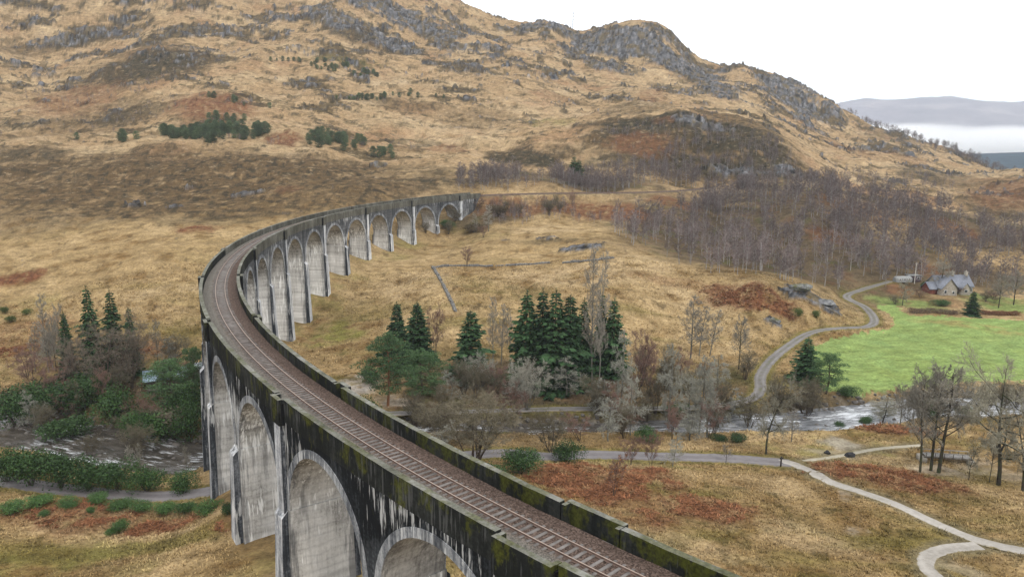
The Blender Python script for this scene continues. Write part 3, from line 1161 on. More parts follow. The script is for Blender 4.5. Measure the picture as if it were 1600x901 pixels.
 ('shrub', 25.0, 135.3, 2.8, 4.9, 'pale green bush beside the river under bare trees', ''),
 ('shrub', 83.6, 221.4, 3.0, 2.9, 'gorse bush on the tan slope beside the crag', ''),
 ('shrub', 89.2, 221.8, 2.6, 2.6, 'smaller gorse bush on the tan slope right of the other', ''),
 ('shrub', 147.1, 271.6, 3.6, 4.9, 'round evergreen bush at the left of the house', ''),
 ('shrub', 140.8, 249.8, 2.5, 7.0, 'clipped green bush below the house', ''),
 ('shrub', -145.8, 218.2, 2.2, 2.9, 'gorse bush on the left slope nearest the frame edge', ''),
 ('shrub', -139.7, 210.9, 2.3, 2.8, 'gorse bush lowest on the left slope', ''),
 ('shrub', -138.4, 216.3, 2.0, 2.8, 'gorse bush rightmost on the left slope', ''),
 ('shrub', -53.4, 97.8, 2.1, 2.7, 'rounded bright green bush alone in the tan grass', ''),
 ('shrub', -53.9, 96.8, 1.5, 1.6, 'small bright green bush touching the rounded one', ''),
 ('shrub', -66.0, 101.8, 1.0, 2.0, 'small green bush in the brown bracken at left', ''),
 ('shrub', -59.7, 102.9, 1.1, 1.5, 'tiny green bush in brown bracken', ''),
 ('shrub', -100.2, 150.0, 8.6, 11.1, 'dark rhododendron overhanging the rapids at the left edge', ''),
 ('shrub', -97.7, 156.0, 7.1, 11.6, 'rhododendron mass on the far bank behind the left rapids', ''),
 ('shrub', -89.2, 152.8, 7.7, 10.1, 'rhododendron mass right of the left rapids', ''),
 ('shrub', -86.2, 142.6, 6.0, 9.4, 'greyish rhododendron leaning over the river', ''),
 ('shrub', -80.0, 149.1, 8.0, 9.8, 'dark rhododendron under the round bare tree', ''),
 ('shrub', -73.2, 142.7, 6.6, 7.0, 'rhododendron beside the mossy bank of the river', ''),
 ('shrub', -68.0, 142.3, 7.8, 9.4, 'dark rhododendron below the blue-roofed hut', ''),
 ('shrub', -61.9, 141.2, 9.5, 7.0, 'darkest rhododendron against the pier', ''),
 ('shrub', -87.9, 156.9, 6.6, 9.0, 'dark laurel under the bare left bank trees', ''),
 ('shrub', -64.4, 146.0, 8.6, 7.2, 'dark laurel right of the blue-roofed hut', ''),
 ('shrub', -80.2, 115.9, 6.0, 6.7, 'tall rhododendron hedge clump at the left edge by the road', ''),
 ('shrub', -75.5, 114.4, 6.7, 7.5, 'rhododendron hedge clump second from the left edge', ''),
 ('shrub', -70.4, 113.5, 6.8, 7.5, 'rhododendron hedge clump third from the left edge', ''),
 ('shrub', -65.6, 113.0, 5.7, 7.4, 'rhododendron hedge clump in the middle by the road', ''),
 ('shrub', -60.8, 112.5, 4.7, 7.0, 'lower hedge clump where the row drops toward the pier', ''),
 ('shrub', -56.2, 112.1, 4.1, 6.1, 'hedge clump beside the last gap of the row', ''),
 ('shrub', -49.7, 110.2, 3.5, 5.1, 'last rounded rhododendron before the pier', ''),
 ('shrub', -70.5, 101.9, 1.8, 4.2, 'low green bush on the near verge at the left edge', ''),
 ('shrub', -68.6, 105.5, 1.8, 4.0, 'low green bush on the near verge second from the left', ''),
 ('shrub', -64.1, 105.0, 1.6, 3.8, 'low green bush on the near verge with pale tips', ''),
 ('shrub', -61.3, 106.8, 1.8, 3.5, 'green bush on the near verge taller than its neighbours', ''),
 ('shrub', -57.0, 105.7, 1.8, 3.8, 'low green bush on the near verge before the middle', ''),
 ('shrub', -54.1, 105.7, 1.6, 3.8, 'low green bush on the near verge past the middle', ''),
 ('shrub', -50.4, 104.7, 1.9, 3.8, 'green bush on the near verge nearing the pier', ''),
 ('shrub', -47.0, 104.2, 2.1, 3.4, 'green bush on the near verge close to the pier', ''),
 ('shrub', -41.2, 98.1, 2.1, 4.0, 'larger dark green bush on the near verge at the pier foot', ''),
 ('shrub', -37.1, 94.3, 1.7, 2.6, 'last green bush touching the pier foot', ''),
 ('shrub', -27.9, 335.3, 4.5, 8.3, 'dark bush under the last arch of the viaduct', ''),
 ('shrub', -16.5, 328.4, 4.4, 10.8, 'olive bush below the viaduct end', ''),
 ('shrub', -5.9, 344.2, 5.2, 11.3, 'purple-brown bush on the embankment', ''),
 ('shrub', -33.1, 176.0, 3.7, 5.8, 'dark bush at the gravel shoal', ''),
 ('shrub', -29.8, 150.3, 7.6, 7.4, 'dark pine scrub behind the parapet at the shoal', ''),
 ('willow', -20.0, 151.7, 7.4, 5.3, 'grey-brown leafless scrub filling the river banks between the larger trees', 'bare scrub along the river'),
 ('willow', -16.1, 149.4, 5.4, 7.3, 'grey-brown leafless scrub filling the river banks between the larger trees', 'bare scrub along the river'),
 ('willow', -19.5, 150.3, 6.6, 6.8, 'grey-brown leafless scrub filling the river banks between the larger trees', 'bare scrub along the river'),
 ('lichen', -11.2, 129.2, 5.2, 6.0, 'grey-brown leafless scrub filling the river banks between the larger trees', 'bare scrub along the river'),
 ('willow', -13.5, 151.6, 9.0, 6.0, 'grey-brown leafless scrub filling the river banks between the larger trees', 'bare scrub along the river'),
 ('willow', 21.1, 137.5, 6.7, 5.9, 'grey-brown leafless scrub filling the river banks between the larger trees', 'bare scrub along the river'),
 ('red', 43.0, 158.7, 6.7, 5.5, 'grey-brown leafless scrub filling the river banks between the larger trees', 'bare scrub along the river'),
 ('lichen', 33.4, 137.2, 5.2, 6.4, 'grey-brown leafless scrub filling the river banks between the larger trees', 'bare scrub along the river'),
 ('red', 20.9, 140.5, 5.4, 7.1, 'grey-brown leafless scrub filling the river banks between the larger trees', 'bare scrub along the river'),
 ('lichen', 34.4, 142.0, 7.8, 6.0, 'grey-brown leafless scrub filling the river banks between the larger trees', 'bare scrub along the river'),
 ('red', 37.2, 138.4, 7.8, 5.7, 'grey-brown leafless scrub filling the river banks between the larger trees', 'bare scrub along the river'),
 ('willow', 30.4, 155.8, 8.1, 6.1, 'grey-brown leafless scrub filling the river banks between the larger trees', 'bare scrub along the river'),
 ('lichen', 46.7, 157.4, 6.8, 7.2, 'grey-brown leafless scrub filling the river banks between the larger trees', 'bare scrub along the river'),
 ('lichen', 18.8, 154.7, 8.2, 7.6, 'grey-brown leafless scrub filling the river banks between the larger trees', 'bare scrub along the river'),
 ('red', 30.1, 137.1, 7.7, 5.0, 'grey-brown leafless scrub filling the river banks between the larger trees', 'bare scrub along the river'),
 ('willow', 48.8, 151.4, 7.4, 8.1, 'grey-brown leafless scrub filling the river banks between the larger trees', 'bare scrub along the river'),
 ('willow', 38.7, 140.1, 5.9, 4.9, 'grey-brown leafless scrub filling the river banks between the larger trees', 'bare scrub along the river'),
 ('willow', 18.6, 154.3, 8.7, 5.5, 'grey-brown leafless scrub filling the river banks between the larger trees', 'bare scrub along the river'),
 ('red', 22.7, 153.1, 9.1, 7.4, 'grey-brown leafless scrub filling the river banks between the larger trees', 'bare scrub along the river'),
 ('willow', -8.0, 164.9, 8.6, 5.6, 'grey-brown leafless scrub filling the river banks between the larger trees', 'bare scrub along the river'),
 ('willow', 5.3, 166.7, 8.5, 7.9, 'grey-brown leafless scrub filling the river banks between the larger trees', 'bare scrub along the river'),
 ('lichen', 0.8, 164.2, 6.2, 7.1, 'grey-brown leafless scrub filling the river banks between the larger trees', 'bare scrub along the river'),
 ('willow', -10.5, 166.0, 9.0, 6.9, 'grey-brown leafless scrub filling the river banks between the larger trees', 'bare scrub along the river'),
 ('lichen', -13.5, 165.1, 6.2, 8.1, 'grey-brown leafless scrub filling the river banks between the larger trees', 'bare scrub along the river'),
 ('red', -3.0, 167.7, 7.2, 6.8, 'grey-brown leafless scrub filling the river banks between the larger trees', 'bare scrub along the river'),
 ('willow', -4.2, 166.0, 5.7, 7.4, 'grey-brown leafless scrub filling the river banks between the larger trees', 'bare scrub along the river'),
 ('lichen', 12.0, 162.7, 9.6, 8.3, 'grey-brown leafless scrub filling the river banks between the larger trees', 'bare scrub along the river'),
 ('lichen', 46.4, 167.4, 9.2, 6.4, 'grey-brown leafless scrub filling the river banks between the larger trees', 'bare scrub along the river'),
 ('red', 39.3, 174.7, 8.4, 6.9, 'grey-brown leafless scrub filling the river banks between the larger trees', 'bare scrub along the river'),
 ('red', 43.1, 171.0, 6.0, 7.2, 'grey-brown leafless scrub filling the river banks between the larger trees', 'bare scrub along the river'),
 ('willow', 35.0, 169.0, 6.2, 7.4, 'grey-brown leafless scrub filling the river banks between the larger trees', 'bare scrub along the river'),
 ('willow', 35.6, 169.7, 7.0, 6.3, 'grey-brown leafless scrub filling the river banks between the larger trees', 'bare scrub along the river'),
 ('willow', 55.0, 175.7, 7.0, 7.1, 'grey-brown leafless scrub filling the river banks between the larger trees', 'bare scrub along the river'),
 ('willow', 29.8, 171.1, 10.0, 6.1, 'grey-brown leafless scrub filling the river banks between the larger trees', 'bare scrub along the river'),
 ('willow', 36.0, 169.7, 10.2, 6.1, 'grey-brown leafless scrub filling the river banks between the larger trees', 'bare scrub along the river'),
 ('willow', 39.4, 166.5, 5.6, 7.6, 'grey-brown leafless scrub filling the river banks between the larger trees', 'bare scrub along the river'),
 ('willow', 57.6, 159.0, 7.5, 5.3, 'grey-brown leafless scrub filling the river banks between the larger trees', 'bare scrub along the river'),
 ('willow', 56.3, 159.5, 8.9, 6.1, 'grey-brown leafless scrub filling the river banks between the larger trees', 'bare scrub along the river'),
 ('willow', 65.2, 160.9, 8.4, 6.4, 'grey-brown leafless scrub filling the river banks between the larger trees', 'bare scrub along the river'),
 ('red', 5.4, 176.8, 8.1, 8.8, 'grey-brown leafless scrub filling the river banks between the larger trees', 'bare scrub along the river'),
 ('willow', 10.1, 185.2, 10.5, 8.3, 'grey-brown leafless scrub filling the river banks between the larger trees', 'bare scrub along the river'),
 ('red', 24.6, 187.4, 7.8, 9.3, 'grey-brown leafless scrub filling the river banks between the larger trees', 'bare scrub along the river'),
 ('red', 15.0, 178.2, 10.1, 8.5, 'grey-brown leafless scrub filling the river banks between the larger trees', 'bare scrub along the river'),
 ('lichen', 10.8, 178.8, 9.1, 7.1, 'grey-brown leafless scrub filling the river banks between the larger trees', 'bare scrub along the river'),
 ('red', 14.4, 177.5, 8.1, 5.9, 'grey-brown leafless scrub filling the river banks between the larger trees', 'bare scrub along the river'),
 ('willow', -91.2, 171.5, 8.6, 8.0, 'grey-brown leafless scrub filling the river banks between the larger trees', 'bare scrub along the river'),
 ('willow', -102.5, 182.5, 6.2, 9.4, 'grey-brown leafless scrub filling the river banks between the larger trees', 'bare scrub along the river'),
 ('lichen', -77.2, 169.2, 6.0, 6.0, 'grey-brown leafless scrub filling the river banks between the larger trees', 'bare scrub along the river'),
 ('willow', -81.6, 181.3, 7.8, 8.5, 'grey-brown leafless scrub filling the river banks between the larger trees', 'bare scrub along the river'),
 ('red', -110.5, 180.1, 9.1, 8.7, 'grey-brown leafless scrub filling the river banks between the larger trees', 'bare scrub along the river'),
 ('red', -112.1, 172.9, 7.7, 7.8, 'grey-brown leafless scrub filling the river banks between the larger trees', 'bare scrub along the river'),
 ('red', -100.6, 170.9, 6.5, 7.6, 'grey-brown leafless scrub filling the river banks between the larger trees', 'bare scrub along the river'),
 ('lichen', -108.5, 177.1, 10.1, 6.3, 'grey-brown leafless scrub filling the river banks between the larger trees', 'bare scrub along the river'),
 ('willow', -76.1, 145.4, 5.5, 6.1, 'grey-brown leafless scrub filling the river banks between the larger trees', 'bare scrub along the river'),
 ('red', -73.1, 146.5, 7.3, 6.9, 'grey-brown leafless scrub filling the river banks between the larger trees', 'bare scrub along the river'),
 ('red', -89.5, 151.1, 7.3, 7.2, 'grey-brown leafless scrub filling the river banks between the larger trees', 'bare scrub along the river'),
 ('red', -84.8, 154.4, 9.0, 5.7, 'grey-brown leafless scrub filling the river banks between the larger trees', 'bare scrub along the river'),
 ('red', -105.2, 164.2, 9.2, 8.9, 'grey-brown leafless scrub filling the river banks between the larger trees', 'bare scrub along the river'),
 ('red', -97.4, 157.1, 7.7, 6.8, 'grey-brown leafless scrub filling the river banks between the larger trees', 'bare scrub along the river'),
 ('willow', -74.1, 158.2, 9.0, 6.8, 'grey-brown leafless scrub filling the river banks between the larger trees', 'bare scrub along the river'),
 ('red', -68.5, 144.3, 6.6, 6.6, 'grey-brown leafless scrub filling the river banks between the larger trees', 'bare scrub along the river'),
 ('willow', -85.0, 158.8, 7.3, 8.4, 'grey-brown leafless scrub filling the river banks between the larger trees', 'bare scrub along the river'),
 ('red', -73.0, 164.2, 6.8, 5.9, 'grey-brown leafless scrub filling the river banks between the larger trees', 'bare scrub along the river'),
 ('lichen', -95.8, 147.6, 8.7, 6.5, 'grey-brown leafless scrub filling the river banks between the larger trees', 'bare scrub along the river'),
 ('willow', -89.1, 152.7, 8.1, 5.2, 'grey-brown leafless scrub filling the river banks between the larger trees', 'bare scrub along the river'),
 ('willow', -92.0, 145.9, 6.7, 6.9, 'grey-brown leafless scrub filling the river banks between the larger trees', 'bare scrub along the river'),
 ('willow', 103.8, 161.9, 7.7, 6.1, 'grey-brown leafless scrub filling the river banks between the larger trees', 'bare scrub along the river'),
 ('lichen', 80.3, 159.4, 5.1, 7.6, 'grey-brown leafless scrub filling the river banks between the larger trees', 'bare scrub along the river'),
 ('willow', 108.8, 163.7, 7.1, 6.5, 'grey-brown leafless scrub filling the river banks between the larger trees', 'bare scrub along the river'),
 ('willow', 91.9, 162.1, 9.5, 5.7, 'grey-brown leafless scrub filling the river banks between the larger trees', 'bare scrub along the river'),
 ('willow', 112.0, 165.0, 6.8, 8.0, 'grey-brown leafless scrub filling the river banks between the larger trees', 'bare scrub along the river'),
 ('red', -16.0, 352.0, 6.1, 7.4, 'low purple-brown leafless bush near the railway bank or the house', 'low leafless bushes'),
 ('willow', 20.4, 359.9, 6.1, 5.4, 'low purple-brown leafless bush near the railway bank or the house', 'low leafless bushes'),
 ('willow', 21.3, 352.5, 4.9, 6.0, 'low purple-brown leafless bush near the railway bank or the house', 'low leafless bushes'),
 ('red', 13.3, 362.1, 5.2, 6.3, 'low purple-brown leafless bush near the railway bank or the house', 'low leafless bushes'),
 ('willow', 16.3, 345.1, 6.7, 7.5, 'low purple-brown leafless bush near the railway bank or the house', 'low leafless bushes'),
 ('willow', -3.0, 355.9, 4.9, 7.4, 'low purple-brown leafless bush near the railway bank or the house', 'low leafless bushes'),
 ('willow', 16.7, 354.9, 5.2, 8.1, 'low purple-brown leafless bush near the railway bank or the house', 'low leafless bushes'),
 ('red', 27.8, 366.1, 6.6, 7.2, 'low purple-brown leafless bush near the railway bank or the house', 'low leafless bushes'),
 ('willow', 2.9, 348.8, 6.3, 5.4, 'low purple-brown leafless bush near the railway bank or the house', 'low leafless bushes'),
 ('red', -11.6, 311.0, 4.9, 5.4, 'low purple-brown leafless bush near the railway bank or the house', 'low leafless bushes'),
 ('willow', -25.5, 342.2, 5.5, 8.1, 'low purple-brown leafless bush near the railway bank or the house', 'low leafless bushes'),
 ('willow', -27.2, 329.4, 6.3, 5.3, 'low purple-brown leafless bush near the railway bank or the house', 'low leafless bushes'),
 ('willow', -36.6, 327.4, 4.7, 5.2, 'low purple-brown leafless bush near the railway bank or the house', 'low leafless bushes'),
 ('willow', 127.0, 252.1, 3.1, 6.1, 'low purple-brown leafless bush near the railway bank or the house', 'low leafless bushes'),
 ('willow', 166.6, 264.0, 3.5, 6.2, 'low purple-brown leafless bush near the railway bank or the house', 'low leafless bushes'),
 ('red', 162.8, 257.2, 4.2, 6.3, 'low purple-brown leafless bush near the railway bank or the house', 'low leafless bushes'),
 ('red', 155.5, 267.0, 3.3, 5.5, 'low purple-brown leafless bush near the railway bank or the house', 'low leafless bushes'),
 ('willow', 160.5, 257.8, 3.7, 4.8, 'low purple-brown leafless bush near the railway bank or the house', 'low leafless bushes'),
 ('red', 139.9, 261.1, 3.6, 6.0, 'low purple-brown leafless bush near the railway bank or the house', 'low leafless bushes')]
PLACES = {'house': (153.4, 263.5, 3.7), 'trailer': (141.0, 276.5, 5.7), 'shed': (147.7, 281.4, 6.0), 'lodge': (-78.1, 166.0, 0.5), 'mast': None, 'footbridge': (74.0, 125.9, 1.6), 'post': (45.6, 125.2, 1.6), 'rockA': (56.2, 130.0, 1.3), 'rockB': (59.6, 129.0, 1.3), 'crag': (92.3, 233.6, 7.8), 'boulder': (74.8, 216.0, 4.1), 'pole': (145.2, 277.0, 5.4), 'outhouse': (-73.8, 172.3, 0.6), 'sign': (-14.9, 371.2, 30.2), 'ysign': (-16.8, 371.7, 30.2)}
WALLS = [[(-27.9, 269.0),
 (-24.8, 255.3),
 (-21.6, 242.7),
 (-18.7, 231.9),
 (-16.5, 222.6)], [(-27.3, 267.6),
 (-15.7, 268.0),
 (-2.3, 266.4),
 (12.9, 268.2)], [(17.6, 265.4),
 (26.2, 262.9),
 (34.6, 264.1)]]
HEDGE = [(126.2, 241.5),
 (140.0, 238.8),
 (148.8, 241.1),
 (159.0, 238.0)]

# ---------------------------------------------------------------- terrain maths
def _h(ix, iy, s):
    h = (ix * 374761393 + iy * 668265263 + s * 974634777) & 0xFFFFFFFF
    h = ((h ^ (h >> 13)) * 1274126177) & 0xFFFFFFFF
    h = (h ^ (h >> 16)) & 0xFFFF
    return h / 65535.0

def noise(x, y, s=0):
    """smooth gradient-like noise in -1..1 (vectorised)"""
    x0 = np.floor(x).astype(np.int64); y0 = np.floor(y).astype(np.int64)
    fx = x - x0; fy = y - y0
    u = fx * fx * fx * (fx * (fx * 6 - 15) + 10); v = fy * fy * fy * (fy * (fy * 6 - 15) + 10)
    def g(i, j):
        a = _h(x0 + i, y0 + j, s) * 6.2831853
        return np.cos(a) * (fx - i) + np.sin(a) * (fy - j)
    a = g(0, 0); b = g(1, 0); c = g(0, 1); d = g(1, 1)
    return ((a * (1 - u) + b * u) * (1 - v) + (c * (1 - u) + d * u) * v) * 1.5

def fbm(x, y, wl, octs=4, s=0, gain=0.5):
    t = 0.0; a = 1.0; n = 0.0
    for i in range(octs):
        t = t + a * noise(x / wl + 17.3 * i, y / wl - 9.1 * i, s + i); n += a
        a *= gain; wl *= 0.48
    return t / n * 1.4

def sstep(a, b, x):
    t = np.clip((x - a) / (b - a), 0, 1)
    return t * t * (3 - 2 * t)

def warp(x, y):
    r = np.sqrt(x * x + (y + 60) ** 2) + 1e-6
    return np.arctan2(x, y + 60) * 2.2, np.log(r)

class Spline:
    """thin plate spline through the surveyed spot heights"""
    def __init__(self, pts, lam=2e-4):
        P = np.array(pts, float); u, v = warp(P[:, 0], P[:, 1])
        self.u, self.v = u, v; n = len(P)
        A = np.zeros((n + 3, n + 3)); A[:n, :n] = self.k(u[:, None] - u, v[:, None] - v) + lam * np.eye(n)
        Q = np.stack([np.ones(n), u, v], 1); A[:n, n:] = Q; A[n:, :n] = Q.T
        w = np.linalg.solve(A, np.concatenate([P[:, 2], [0, 0, 0]])); self.w = w[:n]; self.c = w[n:]
    @staticmethod
    def k(du, dv):
        q = du * du + dv * dv
        return q * np.log(q + 1e-12)
    def __call__(self, x, y):
        u, v = warp(x, y); z = self.c[0] + self.c[1] * u + self.c[2] * v
        for i in range(len(self.w)):
            z = z + self.w[i] * self.k(u - self.u[i], v - self.v[i])
        return z

def resample(pts, step=1.5):
    P = np.array(pts, float); P2 = [P[0]]
    for i in range(len(P) - 1):          # Catmull-Rom through the points
        p0 = P[max(i - 1, 0)]; p1 = P[i]; p2 = P[i + 1]; p3 = P[min(i + 2, len(P) - 1)]
        n = max(2, int(np.hypot(*(p2 - p1)[:2]) / step))
        for t in np.linspace(0, 1, n + 1)[1:]:
            P2.append(0.5 * ((2 * p1) + (p2 - p0) * t + (2 * p0 - 5 * p1 + 4 * p2 - p3) * t * t + (3 * p1 - p0 - 3 * p2 + p3) * t ** 3))
    return np.array(P2)

def near_path(x, y, path, reach):
    """distance to the path and index of its nearest sample, only within reach"""
    d = np.full(x.shape, 1e9); k = np.zeros(x.shape, int)
    lo = path[:, :2].min(0) - reach; hi = path[:, :2].max(0) + reach
    m = np.where((x > lo[0]) & (x < hi[0]) & (y > lo[1]) & (y < hi[1]))[0]
    for a in range(0, len(m), 20000):
        i = m[a:a + 20000]
        q = (x[i, None] - path[None, :, 0]) ** 2 + (y[i, None] - path[None, :, 1]) ** 2
        j = q.argmin(1); d[i] = np.sqrt(q[np.arange(len(i)), j]); k[i] = j
    return d, k

def smooth1(z, n):
    for _ in range(n):
        z = np.concatenate([[z[0]], (z[:-2] + 2 * z[1:-1] + z[2:]) / 4, [z[-1]]])
    return z

def in_poly(x, y, poly):
    c = np.zeros(x.shape, bool); n = len(poly); j = n - 1
    for i in range(n):
        xi, yi = poly[i]; xj, yj = poly[j]
        c ^= ((yi > y) != (yj > y)) & (x < (xj - xi) * (y - yi) / (yj - yi + 1e-12) + xi)
        j = i
    return c

class Terrain:
    def __init__(self, spots, roads, river, water):
        self.sp = Spline(spots)
        self.water = water
        self.river = resample(river)
        self.roads = {}
        for name, (w, pts) in roads.items():
            p = resample([q[:2] for q in pts], .6)
            if len(pts[0]) > 2:
                z = np.full(len(p), pts[0][2])
            else:
                z = smooth1(self.raw(p[:, 0], p[:, 1]), 380)
            self.roads[name] = (w, np.column_stack([p, z]))
    def raw(self, x, y):
        z = self.sp(x, y)
        r = np.hypot(x, y)
        f = sstep(1150, 1700, r)
        z = z * (1 - f) - 12 * f
        f = sstep(40, 130, -y) * 1.0
        return z * (1 - f) + 25 * f
    def __call__(self, x, y, detail=True, rock=None):
        sh = np.shape(x); x = np.ravel(np.asarray(x, float)); y = np.ravel(np.asarray(y, float))
        z = self.raw(x, y); r = np.hypot(x, y)
        if detail:
            far = sstep(230, 520, r) * (1 - sstep(1100, 1600, r))
            z = z + fbm(x, y, 24, 4, 3) * (0.45 + 0.35 * sstep(90, 200, r)) + .22 * np.abs(fbm(x, y, 7, 3, 13)) + fbm(x, y, 70, 5, 11, .55) * far * 4.2 + (np.abs(fbm(x * .8, y, 95, 5, 15, .55)) - .3) * far * 7.5
            z = z + fbm(x, y, 5, 3, 23) * (0.1 + 0.5 * far)
            if rock is not None:
                rk = np.ravel(rock) * (.28 + .72 * sstep(300, 430, r))
                rid = 1 - np.abs(fbm(x * .6, y * 1.5, 17, 4, 31, .6)) * 1.6
                z = z + rk * (2.0 * (rid - .4) + 1.2 * np.abs(fbm(x * .7, y * 1.3, 6, 3, 37)) + 2.0 * sstep(-.05, .1, fbm(x * .6, y * 1.2, 13, 3, 41)))
        for name, (w, p) in self.roads.items():
            d, k = near_path(x, y, p, w + 7)
            t = 1 - sstep(w + .3, w + 4.5 + .0 * d, d)
            z = z * (1 - t) + p[k, 2] * t
        d, k = near_path(x, y, self.river, 26)
        hw = self.river[k, 2]
        t = 1 - sstep(hw - 1.2, hw + 3.5, d + 1.2 * fbm(x, y, 7, 3, 51))
        z = z * (1 - t) + np.minimum(z, self.water - .7 + .25 * fbm(x, y, 3, 2, 5)) * t
        return z.reshape(sh)

rng = np.random.default_rng(11)
T = Terrain(SPOTS, ROADS, RIVER, WATER)

# ================================================================ helpers
def tag(o, label=None, cat=None, group=None, kind=None):
    if label: o['label'] = label
    if cat: o['category'] = cat
    if group: o['group'] = group
    if kind: o['kind'] = kind
    return o

def thing(name, loc, label, cat, group=None, rz=0.0):
    o = bpy.data.objects.new(name, None); COL.objects.link(o); o.location = loc; o.rotation_euler = (0, 0, rz)
    o.empty_display_size = 0.5
    return tag(o, label, cat, group)

class MB:
    """collects triangles and quads, links them as ONE mesh object"""
    def __init__(self): self.v = []; self.f4 = []; self.f3 = []; self.m4 = []; self.m3 = []; self.n = 0; self.st = []; self.c = []
    def add(self, V, quads=None, tris=None, mat=0, st=None, col=None):
        V = np.asarray(V, float); self.v.append(V)
        if quads is not None and len(quads): q = np.asarray(quads) + self.n; self.f4.append(q); self.m4.append(np.full(len(q), mat))
        if tris is not None and len(tris): q = np.asarray(tris) + self.n; self.f3.append(q); self.m3.append(np.full(len(q), mat))
        if st is not None: self.st.append(np.asarray(st, float))
        if col is not None: self.c.append(np.asarray(col, float))
        self.n += len(V)
    def box(self, a, b, mat=0):
        x0, y0, z0 = a; x1, y1, z1 = b
        V = [(x0, y0, z0), (x1, y0, z0), (x1, y1, z0), (x0, y1, z0), (x0, y0, z1), (x1, y0, z1), (x1, y1, z1), (x0, y1, z1)]
        self.add(V, [(0, 3, 2, 1), (4, 5, 6, 7), (0, 1, 5, 4), (1, 2, 6, 5), (2, 3, 7, 6), (3, 0, 4, 7)], mat=mat)
    def tube(self, P, R, sides=5, mat=0, cap=False):
        P = np.asarray(P, float); n = len(P); R = np.broadcast_to(np.asarray(R, float), (n,))
        t = np.gradient(P, axis=0); t /= np.linalg.norm(t, axis=1)[:, None] + 1e-9
        a = np.cross(t, [0.31, 0.17, 0.93]); l = np.linalg.norm(a, axis=1)
        a[l < .05] = np.cross(t[l < .05], [1, 0, 0]); a /= np.linalg.norm(a, axis=1)[:, None] + 1e-9
        b = np.cross(t, a); ph = np.arange(sides) / sides * 2 * np.pi
        V = (P[:, None] + R[:, None, None] * (a[:, None] * np.cos(ph)[None, :, None] + b[:, None] * np.sin(ph)[None, :, None])).reshape(-1, 3)
        i = np.arange(n - 1)[:, None] * sides; j = np.arange(sides)[None]; k = (j + 1) % sides
        Q = np.stack([i + j, i + k, i + sides + k, i + sides + j], -1).reshape(-1, 4)
        self.add(V, Q, mat=mat)
        if cap and sides >= 3:
            for off in (0, (n - 1) * sides):
                self.f3.append(np.array([[self.n - n * sides + off, self.n - n * sides + off + q, self.n - n * sides + off + q + 1] for q in range(1, sides - 1)])); self.m3.append(np.full(sides - 2, mat))
    def mesh(self, name, mats, smooth=False):
        me = bpy.data.meshes.new(name)
        V = np.concatenate(self.v) if self.v else np.zeros((0, 3))
        f4 = np.concatenate(self.f4) if self.f4 else np.zeros((0, 4), int); f3 = np.concatenate(self.f3) if self.f3 else np.zeros((0, 3), int)
        me.vertices.add(len(V)); me.vertices.foreach_set('co', V.astype(np.float32).ravel())
        nl = len(f4) * 4 + len(f3) * 3; me.loops.add(nl)
        me.loops.foreach_set('vertex_index', np.concatenate([f4.ravel(), f3.ravel()]).astype(np.int32))
        me.polygons.add(len(f4) + len(f3))
        st = np.concatenate([np.arange(len(f4)) * 4, len(f4) * 4 + np.arange(len(f3)) * 3]).astype(np.int32)
        me.polygons.foreach_set('loop_start', st)
        mi = np.concatenate(self.m4 + self.m3) if (self.m4 or self.m3) else np.zeros(0)
        me.polygons.foreach_set('material_index', mi.astype(np.int32))
        if smooth: me.polygons.foreach_set('use_smooth', np.ones(len(mi), bool))
        if self.st:
            at = me.attributes.new('st', 'FLOAT_VECTOR', 'POINT'); at.data.foreach_set('vector', np.concatenate(self.st).astype(np.float32).ravel())
        if self.c:
            c = np.concatenate(self.c); c = np.column_stack([c, np.ones(len(c))]) if c.shape[1] == 3 else c
            at = me.attributes.new('tint', 'FLOAT_COLOR', 'POINT'); at.data.foreach_set('color', c.astype(np.float32).ravel())
        for m in mats: me.materials.append(m)
        me.update(calc_edges=True); me.validate(); return me
    def build(self, name, mats, parent=None, smooth=False, loc=None):
        if not isinstance(mats, (list, tuple)): mats = [mats]
        o = bpy.data.objects.new(name, self.mesh(name, mats, smooth)); COL.objects.link(o)
        if parent: o.parent = parent
        if loc is not None: o.location = loc
        return o

def link_mesh(name, me, parent=None, loc=(0, 0, 0), rz=0.0, s=(1, 1, 1)):
    o = bpy.data.objects.new(name, me); COL.objects.link(o); o.parent = parent; o.location = loc; o.rotation_euler = (0, 0, rz); o.scale = s
    return o

